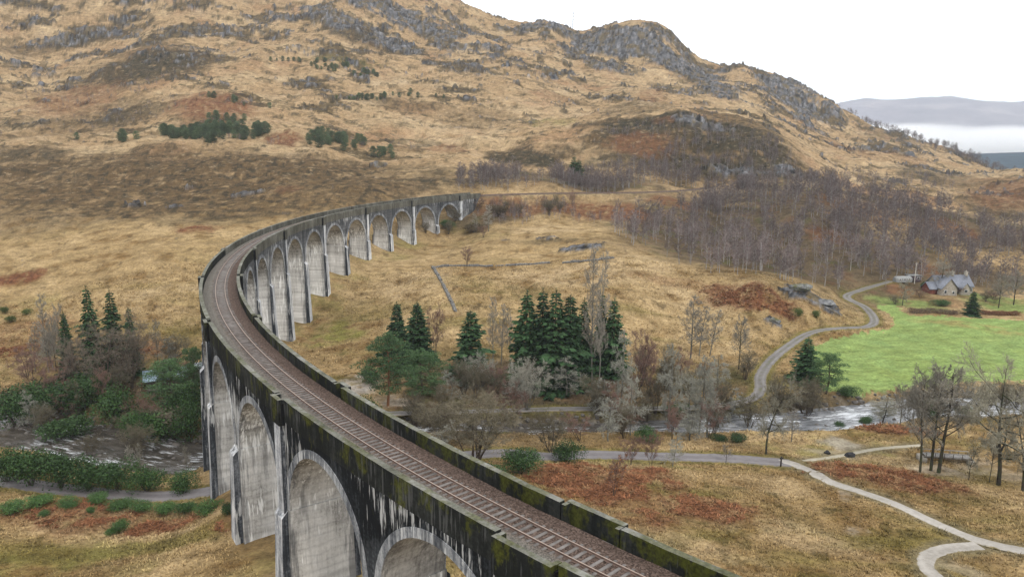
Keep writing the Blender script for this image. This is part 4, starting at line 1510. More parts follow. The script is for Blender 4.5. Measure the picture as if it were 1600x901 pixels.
# ---------------------------------------------------------------- materials
class N:
    """tiny node-tree writer"""
    def __init__(self, name, rough=0.9, spec=0.05):
        self.m = bpy.data.materials.new(name); self.m.use_nodes = True; self.t = self.m.node_tree
        self.p = self.t.nodes['Principled BSDF']; self.p.inputs['Roughness'].default_value = rough
        self.p.inputs['Specular IOR Level'].default_value = spec
    def n(self, typ, **kw):
        x = self.t.nodes.new(typ)
        for k, v in kw.items(): setattr(x, k, v)
        return x
    def l(self, a, b): self.t.links.new(a, b)
    def val(self, sock, v):
        if hasattr(v, 'is_linked'): self.l(v, sock)
        else: sock.default_value = v
    def attr(self, name, kind='Color'):
        a = self.n('ShaderNodeAttribute', attribute_name=name); return a.outputs[kind]
    def noise(self, scale, vec=None, detail=4, rough=.55, sc3=None, dist=0.0):
        x = self.n('ShaderNodeTexNoise'); x.inputs['Scale'].default_value = scale; x.inputs['Detail'].default_value = detail
        x.inputs['Roughness'].default_value = rough; x.inputs['Distortion'].default_value = dist
        if vec is None: vec = self.n('ShaderNodeNewGeometry').outputs['Position']
        if sc3:
            mp = self.n('ShaderNodeMapping'); mp.inputs['Scale'].default_value = sc3; self.l(vec, mp.inputs['Vector']); vec = mp.outputs['Vector']
        self.l(vec, x.inputs['Vector']); return x.outputs['Fac']
    def ramp(self, fac, stops):
        r = self.n('ShaderNodeValToRGB'); e = r.color_ramp.elements
        while len(e) < len(stops): e.new(0.5)
        for q, (p, c) in zip(e, stops): q.position = p; q.color = (c if isinstance(c, (tuple, list)) else (c, c, c)) + (1,) if not isinstance(c, (int, float)) else (c, c, c, 1)
        self.l(fac, r.inputs['Fac']); return r.outputs['Color']
    def mix(self, f, a, b, mode='MIX'):
        x = self.n('ShaderNodeMix', data_type='RGBA', blend_type=mode); self.val(x.inputs['Factor'], f)
        for s, v in (('A', a), ('B', b)):
            k = x.inputs[6 if s == 'A' else 7]
            if hasattr(v, 'is_linked'): self.l(v, k)
            else: k.default_value = tuple(v) + (1,)
        return x.outputs[2]
    def math(self, op, a, b=0.0, clamp=False):
        x = self.n('ShaderNodeMath', operation=op, use_clamp=clamp); self.val(x.inputs[0], a); self.val(x.inputs[1], b); return x.outputs[0]
    def n_y(self, v):
        s = self.n('ShaderNodeSeparateXYZ'); self.l(v, s.inputs[0]); return s.outputs[1]
    def bump(self, h, dist, strength=1.0):
        x = self.n('ShaderNodeBump'); x.inputs['Distance'].default_value = dist; x.inputs['Strength'].default_value = strength
        self.l(h, x.inputs['Height']); self.l(x.outputs['Normal'], self.p.inputs['Normal'])
    def base(self, c): self.val(self.p.inputs['Base Color'], c if hasattr(c, 'is_linked') else tuple(c) + (1,)); return self.m

def plain(name, c, rough=.85, var=.25, scale=3.0, spec=.08, rand=0.0):
    m = N(name, rough, spec); f = m.noise(scale)
    a = tuple(x * (1 - var) for x in c); b = tuple(min(1, x * (1 + var)) for x in c)
    col = m.ramp(f, [(.3, a), (.7, b)])
    if rand:
        oi = m.n('ShaderNodeObjectInfo'); k = m.ramp(oi.outputs['Random'], [(0, (1 - rand,) * 3), (1, (1 + rand,) * 3)])
        col = m.mix(1.0, col, k, 'MULTIPLY')
    return m.base(col)

# ================================================================ ground
def patch_mask(kind, x, y, edge=.35):
    """world-space cover of one kind of vegetation or stone (elliptical stands with ragged edges)"""
    m = np.zeros(x.shape); wob = None
    for k, cx, cy, rx, ry, s in PATCHES:
        if k != kind: continue
        R = max(rx, ry) * 1.7
        i = np.where((np.abs(x - cx) < R) & (np.abs(y - cy) < R))[0]
        if not len(i): continue
        a = math.atan2(cx, cy); dx = x[i] - cx; dy = y[i] - cy
        u = (dx * math.cos(a) - dy * math.sin(a)) / rx; v = (dx * math.sin(a) + dy * math.cos(a)) / ry
        sz = math.sqrt(rx * ry)
        d = np.sqrt(u * u + v * v) + .42 * fbm(x[i], y[i], max(sz * .8, 3.5), 4, hash(kind) % 97 if False else len(kind) * 7, .6)
        m[i] = np.maximum(m[i], s * (1 - sstep(1 - edge, 1 + edge, d)))
    return m

KINDS = ('bracken', 'heather', 'rock', 'moss', 'olive', 'litter', 'gravel', 'straw', 'dark', 'lawn')
def lerp(a, b, t): return a * (1 - t[:, None]) + np.asarray(b)[None, :] * t[:, None]

def ground_colour(x, y, z, M, nz=None):
    r = np.hypot(x, y)
    n1 = fbm(x, y, 38, 5, 101, .6); n2 = fbm(x, y, 9, 4, 131, .6); n3 = fbm(x, y, 2.6, 3, 151, .6); n4 = fbm(x * .35, y, 14, 4, 171, .6)
    far = sstep(320, 470, r)
    def fbF(x_, y_, *a):
        o_ = np.zeros(len(x_)); i_ = far > 0; o_[i_] = fbm(x_[i_], y_[i_], *a); return o_
    n5 = fbm(x, y * .7, 4.2, 4, 161, .65); mid = sstep(170, 230, r) * (1 - far)
    c = np.tile(np.array([.28, .195, .092]), (len(x), 1))                      # winter moor grass
    c = lerp(c, (.44, .325, .175), sstep(-.12, .6, n1 + .55 * n2))                 # bleached stems
    c = lerp(c, (.385, .285, .15), mid * .5)
    c = lerp(c, (.19, .115, .045), sstep(.08, .7, -n2 * .9 - .4 * n1 + .3 * n5) * .8)
    c = lerp(c, (.165, .14, .04), sstep(.05, .6, n4 - .25 * n1) * sstep(330, 150, r) * .75)  # olive low ground
    c = lerp(c, (.10, .082, .03), sstep(.22, .6, n5 + .35 * n4) * sstep(300, 140, r) * .6)
    c = lerp(c, (.40, .305, .19), far * .6)
    c = lerp(c, (.26, .145, .08), far * sstep(.1, .65, fbF(x, y, 55, 4, 191)) * .6)
    c = lerp(c, (.49, .39, .255), far * sstep(.15, .6, fbF(x, y * .7, 34, 5, 201, .6)) * .6)
    D = heath(x, y, M); D2 = sstep(.16, .26, fbF(x * .65, y, 11, 5, 235, .65) + .1 * n1) * far
    c = lerp(c, (.27, .17, .085), far * sstep(-.25, .05, fbF(x * .6, y, 36, 6, 221, .64)) * .35)
    c = lerp(c, (.092, .068, .034), D * .9); c = lerp(c, (.035, .031, .022), D * sstep(.0, .22, fbF(x * .7, y, 6, 4, 237, .65)) * .85)
    c = lerp(c, (.13, .095, .05), D2 * .7); c = lerp(c, (.05, .044, .028), D2 * sstep(.1, .3, fbm(x, y, 4, 3, 239, .65)) * .75)
    c = lerp(c, (.09, .062, .034), mid * sstep(.28, .55, n5) * .55)
    c = lerp(c, (.50, .385, .235), M['straw'] * .75 * sstep(-.7, .2, n2))
    c = lerp(c, (.185, .175, .05), M['moss'] * sstep(-.6, .5, n2 + .3 * n3) * .95)
    c = lerp(c, (.125, .10, .032), M['olive'] * .85 * sstep(-.7, .3, n5 + n2))
    c = lerp(c, (.078, .062, .044), M['litter'] * .92); c = lerp(c, (.14, .075, .04), M['litter'] * sstep(.15, .5, n2) * .6)
    c = lerp(c, (.09, .10, .03), M['litter'] * sstep(.25, .6, fbm(x, y, 12, 3, 251)) * .6)
    hm = np.clip(M['heather'] * 1.25, 0, 1) * sstep(-.6, .1, n2 * .8 + .6 * fbm(x, y * .7, 5, 4, 271, .65) + .2)
    c = lerp(c, (.112, .076, .039), hm); c = lerp(c, (.038, .033, .022), hm * sstep(-.08, .3, fbm(x, y * .8, 4.5, 4, 291, .65)) * .85)
    c = lerp(c, (.31, .215, .115), M['heather'] * sstep(.36, .58, fbm(x, y * .6, 8, 4, 295, .6)) * .6)
    dm = M['dark'] * sstep(-.5, .1, n2 + .5 * n5 + .2); c = lerp(c, (.058, .049, .03), dm); c = lerp(c, (.022, .022, .016), dm * sstep(.0, .35, n3 + n5))
    bm = M['bracken'] * sstep(-.75, .1, n2 + .6 * n3 + .2)
    bm = bm * sstep(-.75, -.1, n5 + .5 * n3)
    c = lerp(c, (.18, .08, .04), bm); c = lerp(c, (.085, .04, .024), bm * sstep(-.05, .5, n3 + .4 * n2) * .8)
    rm = rock_cover(x, y, M)
    g = .5 + .5 * np.clip(fbm(x * 1.0, y * .6, 5, 4, 311, .7) * 1.3, -1, 1)
    rc = np.stack([.06 + .24 * g * g, .062 + .245 * g * g, .068 + .26 * g * g], 1)
    dark = sstep(.0, .38, fbm(x, y, 3.5, 4, 331, .65) + .3 * fbm(x, y, 14, 3, 333)); rc = rc * (1 - .8 * dark[:, None])
    rc = lerp(rc, (.15, .115, .058), sstep(.05, .4, fbm(x, y * .6, 8, 4, 341, .65)) * .75)
    c = c * (1 - rm[:, None]) + rc * rm[:, None]
    c = lerp(c, (.40, .36, .31), M['gravel'] * sstep(-.7, .1, n2 + n3 * .5))
    c = lerp(c, (.20, .265, .085), M['lawn'] * sstep(-.8, -.1, n2))
    # lush pasture
    f = in_poly(x, y, FIELD).astype(float) * (r < 330)
    edge = in_poly(x + 2.2 * n2, y + 2.5 * n3, FIELD) * (r < 330)
    fc = np.stack([.24 + .02 * n1 + .012 * n3, .328 + .02 * n1 + .015 * n2, .108 + .012 * n2], 1)
    fc = lerp(fc, (.19, .265, .085), sstep(.0, .6, n5 + .4 * n1) * .22); fc = lerp(fc, (.29, .36, .13), sstep(.1, .7, fbm(x * .4, y, 16, 3, 397)) * .35)
    fc = lerp(fc, (.32, .25, .10), np.clip(M['moss'] * 1.3, 0, 1) * sstep(-.5, .3, n2 + .5 * n3)); fc = lerp(fc, (.16, .13, .06), M['moss'] * sstep(.2, .5, n5) * .8)
    c = np.where(edge[:, None], fc, c)
    # wheel-worn and wet margins
    for name, (wd, p) in T.roads.items():
        d, k = near_path(x, y, p, wd + 4)
        t = 1 - sstep(wd + .1, wd + 1.8, d + .6 * n3)
        c = lerp(c, (.16, .145, .045) if name in ('left_road', 'track') else (.2, .17, .1), t * .8)
        if name == 'rail':
            c = lerp(c, (.12, .095, .08), (1 - sstep(2.6, 3.6, d)))
    d, k = near_path(x, y, T.river, 24)
    hw = T.river[k, 2]
    t = 1 - sstep(hw - .5, hw + 4, d + 2 * n2)
    c = lerp(c, (.085, .07, .045), t * .9); c = lerp(c, (.25, .23, .2), t * sstep(.1, .5, n3) * .6)
    fadefar = sstep(1250, 1900, r); c = lerp(c, (.03, .045, .04), fadefar)
    c *= (1 + (.22 * n3 + .1 * n2 + .12 * fbm(x, y, 1.1, 2, 391)) * np.where(edge, .3, 1))[:, None]
    return np.clip(c, .01, .9)

def heath(x, y, M):
    """crisp-edged heather knolls on the open hill"""
    r = np.hypot(x, y); o = np.zeros(len(x)); i = (r > 330) & (r < 1300)
    o[i] = sstep(.20, .28, fbm(x[i] * .6, y[i] * .9, 34, 6, 221, .64) + .13 * sstep(700, 850, r[i]) + .35 * M['rock'][i]) * sstep(330, 470, r[i]) * (1 - sstep(1150, 1300, r[i]))
    return o

def rock_cover(x, y, M):
    n = fbm(x * .7, y * 1.2, 15, 6, 351, .75); r = np.hypot(x, y)
    m = sstep(.04, .22, M['rock'] * .95 - .50 + n * .85)
    high = sstep(640, 800, r) * (1 - sstep(1150, 1300, r))
    D = heath(x, y, M) * sstep(480, 640, r)
    m = np.maximum(m, D * sstep(.06, .2, fbm(x * .8, y, 9, 5, 371, .7) - .10 + .14 * high))
    return np.clip(m, 0, 1)

na, nr = 1360, 900
az = np.radians(np.concatenate([np.linspace(-75, -40, 100, endpoint=False), np.linspace(-40, 40, na - 200), np.linspace(40, 75, 101)[1:]])); na = len(az)
rad = np.concatenate([np.exp(np.linspace(np.log(14), np.log(62), 70))[:-1], np.exp(np.linspace(np.log(62), np.log(1300), 700)), np.exp(np.linspace(np.log(1300), np.log(9500), 61))[1:]]); nr = len(rad)
A, Rr = np.meshgrid(az, rad); X = (np.sin(A) * Rr).ravel(); Y = (np.cos(A) * Rr).ravel()
Mk = {k: patch_mask(k, X, Y) for k in KINDS}
RC = rock_cover(X, Y, Mk)
Z = T(X, Y, True, RC)
Z += .35 * Mk['bracken'] * (1 + fbm(X, Y, 2.2, 3, 81)) * (np.hypot(X, Y) < 330)
CO = ground_colour(X, Y, Z, Mk)
g = MB(); i = np.arange(nr - 1)[:, None] * na; j = np.arange(na - 1)[None]
g.add(np.stack([X, Y, Z], 1), np.stack([i + j, i + j + 1, i + na + j + 1, i + na + j], -1).reshape(-1, 4), col=np.column_stack([CO, RC]))
# rear apron so that the sheet also closes round the viewpoint
gm = N('moorland', .95, .03)
col = gm.attr('tint'); f1 = gm.noise(1.6, detail=5, rough=.7); f2 = gm.noise(.35, detail=4, sc3=(.6, 1, 1))
col = gm.mix(1.0, col, gm.ramp(f1, [(.25, (.52, .5, .48)), (.5, (.95, .95, .95)), (.75, (1.38, 1.36, 1.3))]), 'MULTIPLY')
col = gm.mix(1.0, col, gm.ramp(f2, [(.3, (.74, .72, .7)), (.7, (1.22, 1.2, 1.18))]), 'MULTIPLY')
far_ = gm.attr('zone', 'Fac')
s1 = gm.noise(.30, detail=9, rough=.78, sc3=(.8, 1.0, 1.6)); s2 = gm.noise(.11, detail=9, rough=.8, sc3=(.8, 1.2, 1.5), dist=.4)
col = gm.mix(gm.math('MULTIPLY', far_, gm.ramp(s1, [(.55, 0.0), (.62, .55)])), col, (.062, .048, .032))
col = gm.mix(gm.math('MULTIPLY', far_, gm.ramp(s2, [(.57, 0.0), (.63, .7)])), col, gm.mix(.5, (.075, .06, .036), col))
col = gm.mix(gm.math('MULTIPLY', far_, gm.ramp(s1, [(.34, .45), (.44, 0.0)])), col, (.52, .41, .27))
t1 = gm.noise(.9, detail=8, rough=.8); nz_ = gm.math('SUBTRACT', 1.0, far_)
col = gm.mix(gm.math('MULTIPLY', nz_, gm.ramp(t1, [(.54, 0.0), (.66, .6)])), col, gm.mix(.72, col, (.02, .018, .01)))
gm.bump(gm.math('ADD', f1, gm.math('MULTIPLY', f2, 2.0)), .55, .9)
M_ground = gm.base(col)
ground = tag(g.build('ground', M_ground, smooth=True), kind='structure')
at_ = ground.data.attributes.new('zone', 'FLOAT', 'POINT'); R_ = np.hypot(X, Y)
at_.data.foreach_set('value', (sstep(290, 420, R_) * (1 - sstep(1200, 1500, R_)) * (1 - .75 * RC) * (1 - .6 * np.clip(Mk['litter'], 0, 1))).astype(np.float32))

class Field:
    """fast lookups of height on the finished ground sheet"""
    @staticmethod
    def z(x, y):
        x = np.atleast_1d(np.asarray(x, float)); y = np.atleast_1d(np.asarray(y, float))
        a = np.arctan2(x, y); r = np.hypot(x, y)
        ia = np.clip(np.searchsorted(az, a) - 1, 0, na - 2); ir = np.clip(np.searchsorted(rad, r) - 1, 0, nr - 2)
        ta = np.clip((a - az[ia]) / (az[ia + 1] - az[ia]), 0, 1); tr = np.clip((r - rad[ir]) / (rad[ir + 1] - rad[ir]), 0, 1)
        Zg = Z.reshape(nr, na)
        return (Zg[ir, ia] * (1 - ta) + Zg[ir, ia + 1] * ta) * (1 - tr) + (Zg[ir + 1, ia] * (1 - ta) + Zg[ir + 1, ia + 1] * ta) * tr
gz = Field.z

# ---------------------------------------------------------------- far hills, loch shore, mist and air
def far_hill(name, y0, y1, x0, x1, prof, base, mat, seed, amp):
    nx, ny = 260, 70
    xs = np.linspace(x0, x1, nx); ys = np.linspace(y0, y1, ny); XX, YY = np.meshgrid(xs, ys); XX = XX.ravel(); YY = YY.ravel()
    px = np.array([p[0] for p in prof]); pz = np.array([p[1] for p in prof])
    top = np.interp(XX, px, pz); t = (YY - y0) / (y1 - y0)
    up_ = sstep(0, .72, t) * (1 - .5 * sstep(.72, 1, t))
    ZZ = base + (top - base) * up_ + amp * fbm(XX, YY, 420, 6, seed, .55) * up_ * (1.2 - up_)
    b = MB(); i = np.arange(ny - 1)[:, None] * nx; j = np.arange(nx - 1)[None]
    b.add(np.stack([XX, YY, ZZ], 1), np.stack([i + j, i + j + 1, i + nx + j + 1, i + nx + j], -1).reshape(-1, 4))
    return tag(b.build(name, mat, smooth=True), kind='structure')
hm = N('far_moor', .95, .1); f = hm.noise(.0024, detail=8, rough=.65, sc3=(.5, 1, 2))
M_far = hm.base(hm.ramp(f, [(.32, (.085, .075, .095)), (.5, (.17, .145, .165)), (.68, (.28, .24, .245))])); hm.bump(f, 60, .6)  # lavender haze tint painted into the moor colours
far_hill('hills', 6200, 9300, 500, 7400, [(500, 200), (2650, 330), (3350, 425), (3680, 480), (4070, 490), (4530, 512), (4870, 470), (5310, 466), (5660, 520), (6200, 550), (7400, 640)], -14, M_far, 401, 110)
hm = N('far_forest', .95, .1); f = hm.noise(.02, detail=8, rough=.7)
M_forest = hm.base(hm.ramp(f, [(.35, (.012, .03, .045)), (.65, (.03, .06, .085))]))  # blue of the distant haze painted into the forest colour
far_hill('hills', 1950, 2500, 900, 2600, [(900, 4), (1300, 16), (1600, 30), (1900, 22), (2600, 34)], -13, M_forest, 431, 10)

def volume_box(name, a, b, density, colour, graded=None):
    m = MB(); m.box(a, b); mat = bpy.data.materials.new(name + '_air'); mat.use_nodes = True; t = mat.node_tree; t.nodes.clear()
    o_ = t.nodes.new('ShaderNodeOutputMaterial'); v = t.nodes.new('ShaderNodeVolumePrincipled')
    v.inputs['Color'].default_value = colour + (1,); v.inputs['Density'].default_value = density; v.inputs['Anisotropy'].default_value = 0.0
    t.links.new(v.outputs['Volume'], o_.inputs['Volume'])
    if graded:
        ge = t.nodes.new('ShaderNodeNewGeometry'); sp = t.nodes.new('ShaderNodeSeparateXYZ'); t.links.new(ge.outputs['Position'], sp.inputs[0])
        nz = t.nodes.new('ShaderNodeTexNoise'); nz.inputs['Scale'].default_value = .0035; nz.inputs['Detail'].default_value = 4
        mp = t.nodes.new('ShaderNodeMapping'); mp.inputs['Scale'].default_value = (1, .4, 2.2); t.links.new(ge.outputs['Position'], mp.inputs['Vector']); t.links.new(mp.outputs['Vector'], nz.inputs['Vector'])
        mm = t.nodes.new('ShaderNodeMath'); mm.operation = 'MULTIPLY_ADD'; mm.inputs[1].default_value = 150; t.links.new(nz.outputs['Fac'], mm.inputs[0]); t.links.new(sp.outputs['Z'], mm.inputs[2])
        mr = t.nodes.new('ShaderNodeMapRange'); mr.inputs['From Min'].default_value = graded[0]; mr.inputs['From Max'].default_value = graded[1]
        mr.inputs['To Min'].default_value = density; mr.inputs['To Max'].default_value = 0; t.links.new(mm.outputs[0], mr.inputs['Value']); t.links.new(mr.outputs['Result'], v.inputs['Density'])
    o = m.build(name, mat); tag(o, kind='stuff'); return o
volume_box('mist_bank', (520, 2330, -9), (3600, 3350, 190), .008, (1, 1, 1), (108, 190))
volume_box('haze', (-9600, -200, -16), (9600, 9700, 700), .000085, (.82, .90, 1.0))

# ================================================================ water, roads
def strip(path, offs, zfun):
    t = np.gradient(path[:, :2], axis=0); t /= np.linalg.norm(t, axis=1)[:, None]; nrm = np.stack([-t[:, 1], t[:, 0]], 1)
    P = path[:, None, :2] + nrm[:, None] * offs[..., None]
    n, k = P.shape[:2]; V = np.concatenate([P, zfun(P)[..., None]], -1).reshape(-1, 3)
    i = np.arange(n - 1)[:, None] * k; j = np.arange(k - 1)[None]
    s = np.concatenate([[0], np.cumsum(np.hypot(*np.diff(path[:, :2], axis=0).T))])
    st = np.stack([np.broadcast_to(s[:, None], (n, k)), np.broadcast_to(offs, (n, k)), np.zeros((n, k))], -1).reshape(-1, 3)
    return V, np.stack([i + j + 1, i + j, i + k + j, i + k + j + 1], -1).reshape(-1, 4), st
rv = T.river; kk = np.linspace(-1, 1, 56)
rp = resample(RIVER, .55)
offs = kk[None, :] * (rp[:, 2:3] + 3.0)
V, Q, st = strip(rp, offs, lambda P: np.full(P.shape[:2], WATER))
V[:, 2] += .13 * fbm(st[:, 0] * .6, st[:, 1], 2.4, 3, 501, .6) + .16 * np.abs(fbm(st[:, 0], st[:, 1], 6, 3, 521))
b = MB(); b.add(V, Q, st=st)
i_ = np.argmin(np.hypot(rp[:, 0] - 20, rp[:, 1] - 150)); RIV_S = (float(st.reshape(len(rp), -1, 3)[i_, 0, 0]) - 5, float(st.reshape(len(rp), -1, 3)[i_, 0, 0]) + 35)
wm = N('rapids', .12, .5); sv = wm.attr('st', 'Vector')
fo = wm.noise(.62, sv, 8, .72, (.45, 2.0, 1), .5); fb = wm.noise(.11, sv, 3, .5, (.7, 1, 1))
fm_ = wm.ramp(wm.math('ADD', wm.math('MULTIPLY', fo, .62), wm.math('MULTIPLY', fb, .45)), [(.555, 0.0), (.66, .9)])
wm.val(wm.p.inputs['Roughness'], wm.math('ADD', wm.math('MULTIPLY', fm_, .5), .14))
wm.bump(wm.noise(1.1, sv, 4, .6, (1, 1.8, 1)), .14, .6)
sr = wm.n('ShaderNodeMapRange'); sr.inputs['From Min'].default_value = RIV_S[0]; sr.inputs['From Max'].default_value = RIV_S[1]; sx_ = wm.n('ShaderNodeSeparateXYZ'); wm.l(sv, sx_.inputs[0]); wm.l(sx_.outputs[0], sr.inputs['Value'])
deep = wm.ramp(wm.noise(.4, sv, 4, .6, (.5, 1.6, 1)), [(.3, (.030, .025, .02)), (.7, (.105, .092, .078))]); shoal = wm.ramp(wm.noise(.45, sv, 5, .65, (.5, 1.8, 1)), [(.3, (.05, .052, .055)), (.52, (.17, .177, .187)), (.7, (.38, .39, .41))])  # shoal: paler right reach, sky reflection painted into the water colour
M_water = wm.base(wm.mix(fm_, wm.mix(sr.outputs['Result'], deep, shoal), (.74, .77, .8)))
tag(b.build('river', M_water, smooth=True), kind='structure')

def road_mat(name, ca, cb, centre=None, wd=1.0, ruts=None):
    m = N(name, .8, .3); sv = m.attr('st', 'Vector'); f = m.noise(1.1, None, 6, .7); f2 = m.noise(.22, sv, 3, .5, (.25, 1.4, 1))
    c = m.ramp(m.math('ADD', m.math('MULTIPLY', f, .5), m.math('MULTIPLY', f2, .5)), [(.35, ca), (.65, cb)])
    if centre:
        sp = m.n('ShaderNodeSeparateXYZ'); m.l(sv, sp.inputs[0]); a = m.math('ABSOLUTE', sp.outputs[1])
        k = m.math('SUBTRACT', 1.0, m.math('MULTIPLY', a, 2.2 / wd), True); k = m.math('MULTIPLY', k, m.ramp(m.noise(.5), [(.42, 0.0), (.62, 1.0)]))
        c = m.mix(k, c, centre)
    a = m.math('DIVIDE', m.math('ABSOLUTE', m.n_y(sv), 0), wd)
    e = m.ramp(m.math('ADD', a, m.math('MULTIPLY', m.math('SUBTRACT', m.noise(.8, None, 5, .7), .5), 1.1)), [(.78, 0.0), (1.02, 1.0)])
    c = m.mix(e, c, m.ramp(f, [(.35, (.11, .09, .035)), (.65, (.26, .2, .09))]))
    if ruts:
        k = m.ramp(m.math('ABSOLUTE', m.math('SUBTRACT', m.math('ABSOLUTE', m.n_y(sv), 0), wd * .5), 0), [(.0, 1.0), (.32 * wd, 0.0)])
        c = m.mix(m.math('MULTIPLY', k, m.ramp(m.noise(.35), [(.35, .2), (.6, .8)])), c, ruts)
    m.bump(f, .06, .6); return m.base(c)
RM = {'left_road': road_mat('worn_tarmac', (.105, .095, .098), (.19, .175, .175), None, 2.0, (.22, .205, .205)), 'path': road_mat('pale_gravel', (.23, .21, .18), (.43, .40, .36), None, 1.1),
      'spur': road_mat('pale_gravel_spur', (.22, .2, .17), (.42, .39, .35), None, 1.2), 'upper_path': road_mat('trodden_gravel', (.26, .23, .16), (.42, .38, .3), None, .6),
      'track': road_mat('stony_track', (.085, .078, .072), (.20, .185, .175), (.11, .11, .06), 1.45, (.235, .22, .21))}
RN = {'left_road': 'road', 'path': 'gravel_path', 'spur': 'gravel_path', 'upper_path': 'gravel_path', 'track': 'farm_track'}
for q, (nm, (wd, p)) in enumerate(T.roads.items()):
    if nm == 'rail': continue
    k = np.linspace(-1, 1, 9)
    e = 1 + .16 * fbm(np.arange(len(p)) * 1.5, np.zeros(len(p)), 5, 3, 541 + q)
    of = k[None, :] * (wd * e)[:, None]
    def zf(P, p=p, nm=nm):
        zz = gz(P[..., 0].ravel(), P[..., 1].ravel()).reshape(P.shape[:2])
        return np.maximum(zz, p[:, 2:3]) + (.035 if nm in ('path', 'spur', 'upper_path') else .065) - .09 * (np.abs(k)[None, :] > .99)
    V, Q, st = strip(p, of, zf); V[:, 2] += .004 * q
    b = MB(); b.add(V, Q, st=st); tag(b.build(RN[nm], RM[nm], smooth=True), kind='structure')

# ================================================================ the railway viaduct
VC = np.array([176.32, 214.71]); VR = 241.4; RAIL = 30.0; PITCH = 18.128
def vang(s): return 2.561514 + .15019 * (np.asarray(s, float) / (2 * PITCH))        # s = metres along the curve from the far end
def vpos(s, off, z):
    a = vang(s); s_, off, z = np.broadcast_arrays(np.asarray(s, float), np.asarray(off, float), np.asarray(z, float))
    return np.stack([VC[0] + (VR + off) * np.cos(a), VC[1] + (VR + off) * np.sin(a), z], -1)
class VB(MB):
    def pts(self, s, off, z, quads, mat=0):
        s, off, z = [np.ravel(q) for q in np.broadcast_arrays(np.asarray(s, float), np.asarray(off, float), np.asarray(z, float))]
        self.add(vpos(s, off, z), quads, mat=mat, st=np.stack([s, off, z], 1))
    def block(self, s0, s1, o0, o1, z0, z1, mats=(0, 0, 0, 0, 0), taper=(0, 0), n=None):
        """curved block; mats = (end faces, outer, inner, top, bottom); taper = growth of half length / half width at the foot"""
        n = n or max(1, int(abs(s1 - s0) / 1.2)); S = np.linspace(0, 1, n + 1)
        zs = np.linspace(z0, z1, 2 if taper == (0, 0) else 3)
        ring = []
        for z in zs:
            t = (z1 - z) / (z1 - z0 + 1e-9); ring.append((z, s0 - taper[0] * t, s1 + taper[0] * t, o0 - taper[1] * t, o1 + taper[1] * t))
        for a, b_ in zip(ring[:-1], ring[1:]):
            for oi, m, flip in ((4, mats[1], False), (3, mats[2], True)):
                sa = a[1] + (a[2] - a[1]) * S; sb = b_[1] + (b_[2] - b_[1]) * S
                ss = np.concatenate([sa, sb]); oo = np.concatenate([np.full(n + 1, a[oi]), np.full(n + 1, b_[oi])]); zz = np.concatenate([np.full(n + 1, a[0]), np.full(n + 1, b_[0])])
                q = [(i, i + 1, i + n + 2, i + n + 1) for i in range(n)]; q = [tuple(reversed(x)) for x in q] if flip else q
                self.pts(ss, oo, zz, q, m)
            for si, flip in ((1, False), (2, True)):
                ss = [a[si], a[si], b_[si], b_[si]]; oo = [a[3], a[4], b_[4], b_[3]]; zz = [a[0], a[0], b_[0], b_[0]]
                self.pts(ss, oo, zz, [(0, 1, 2, 3) if not flip else (3, 2, 1, 0)], mats[0])
        for r_, m, flip in ((ring[-1], mats[3], False), (ring[0], mats[4], True)):
            sa = r_[1] + (r_[2] - r_[1]) * S; ss = np.concatenate([sa, sa]); oo = np.concatenate([np.full(n + 1, r_[3]), np.full(n + 1, r_[4])])
            q = [(i, i + 1, i + n + 2, i + n + 1) for i in range(n)]; q = [tuple(reversed(x)) for x in q] if flip else q
            self.pts(ss, oo, r_[0], q, m)

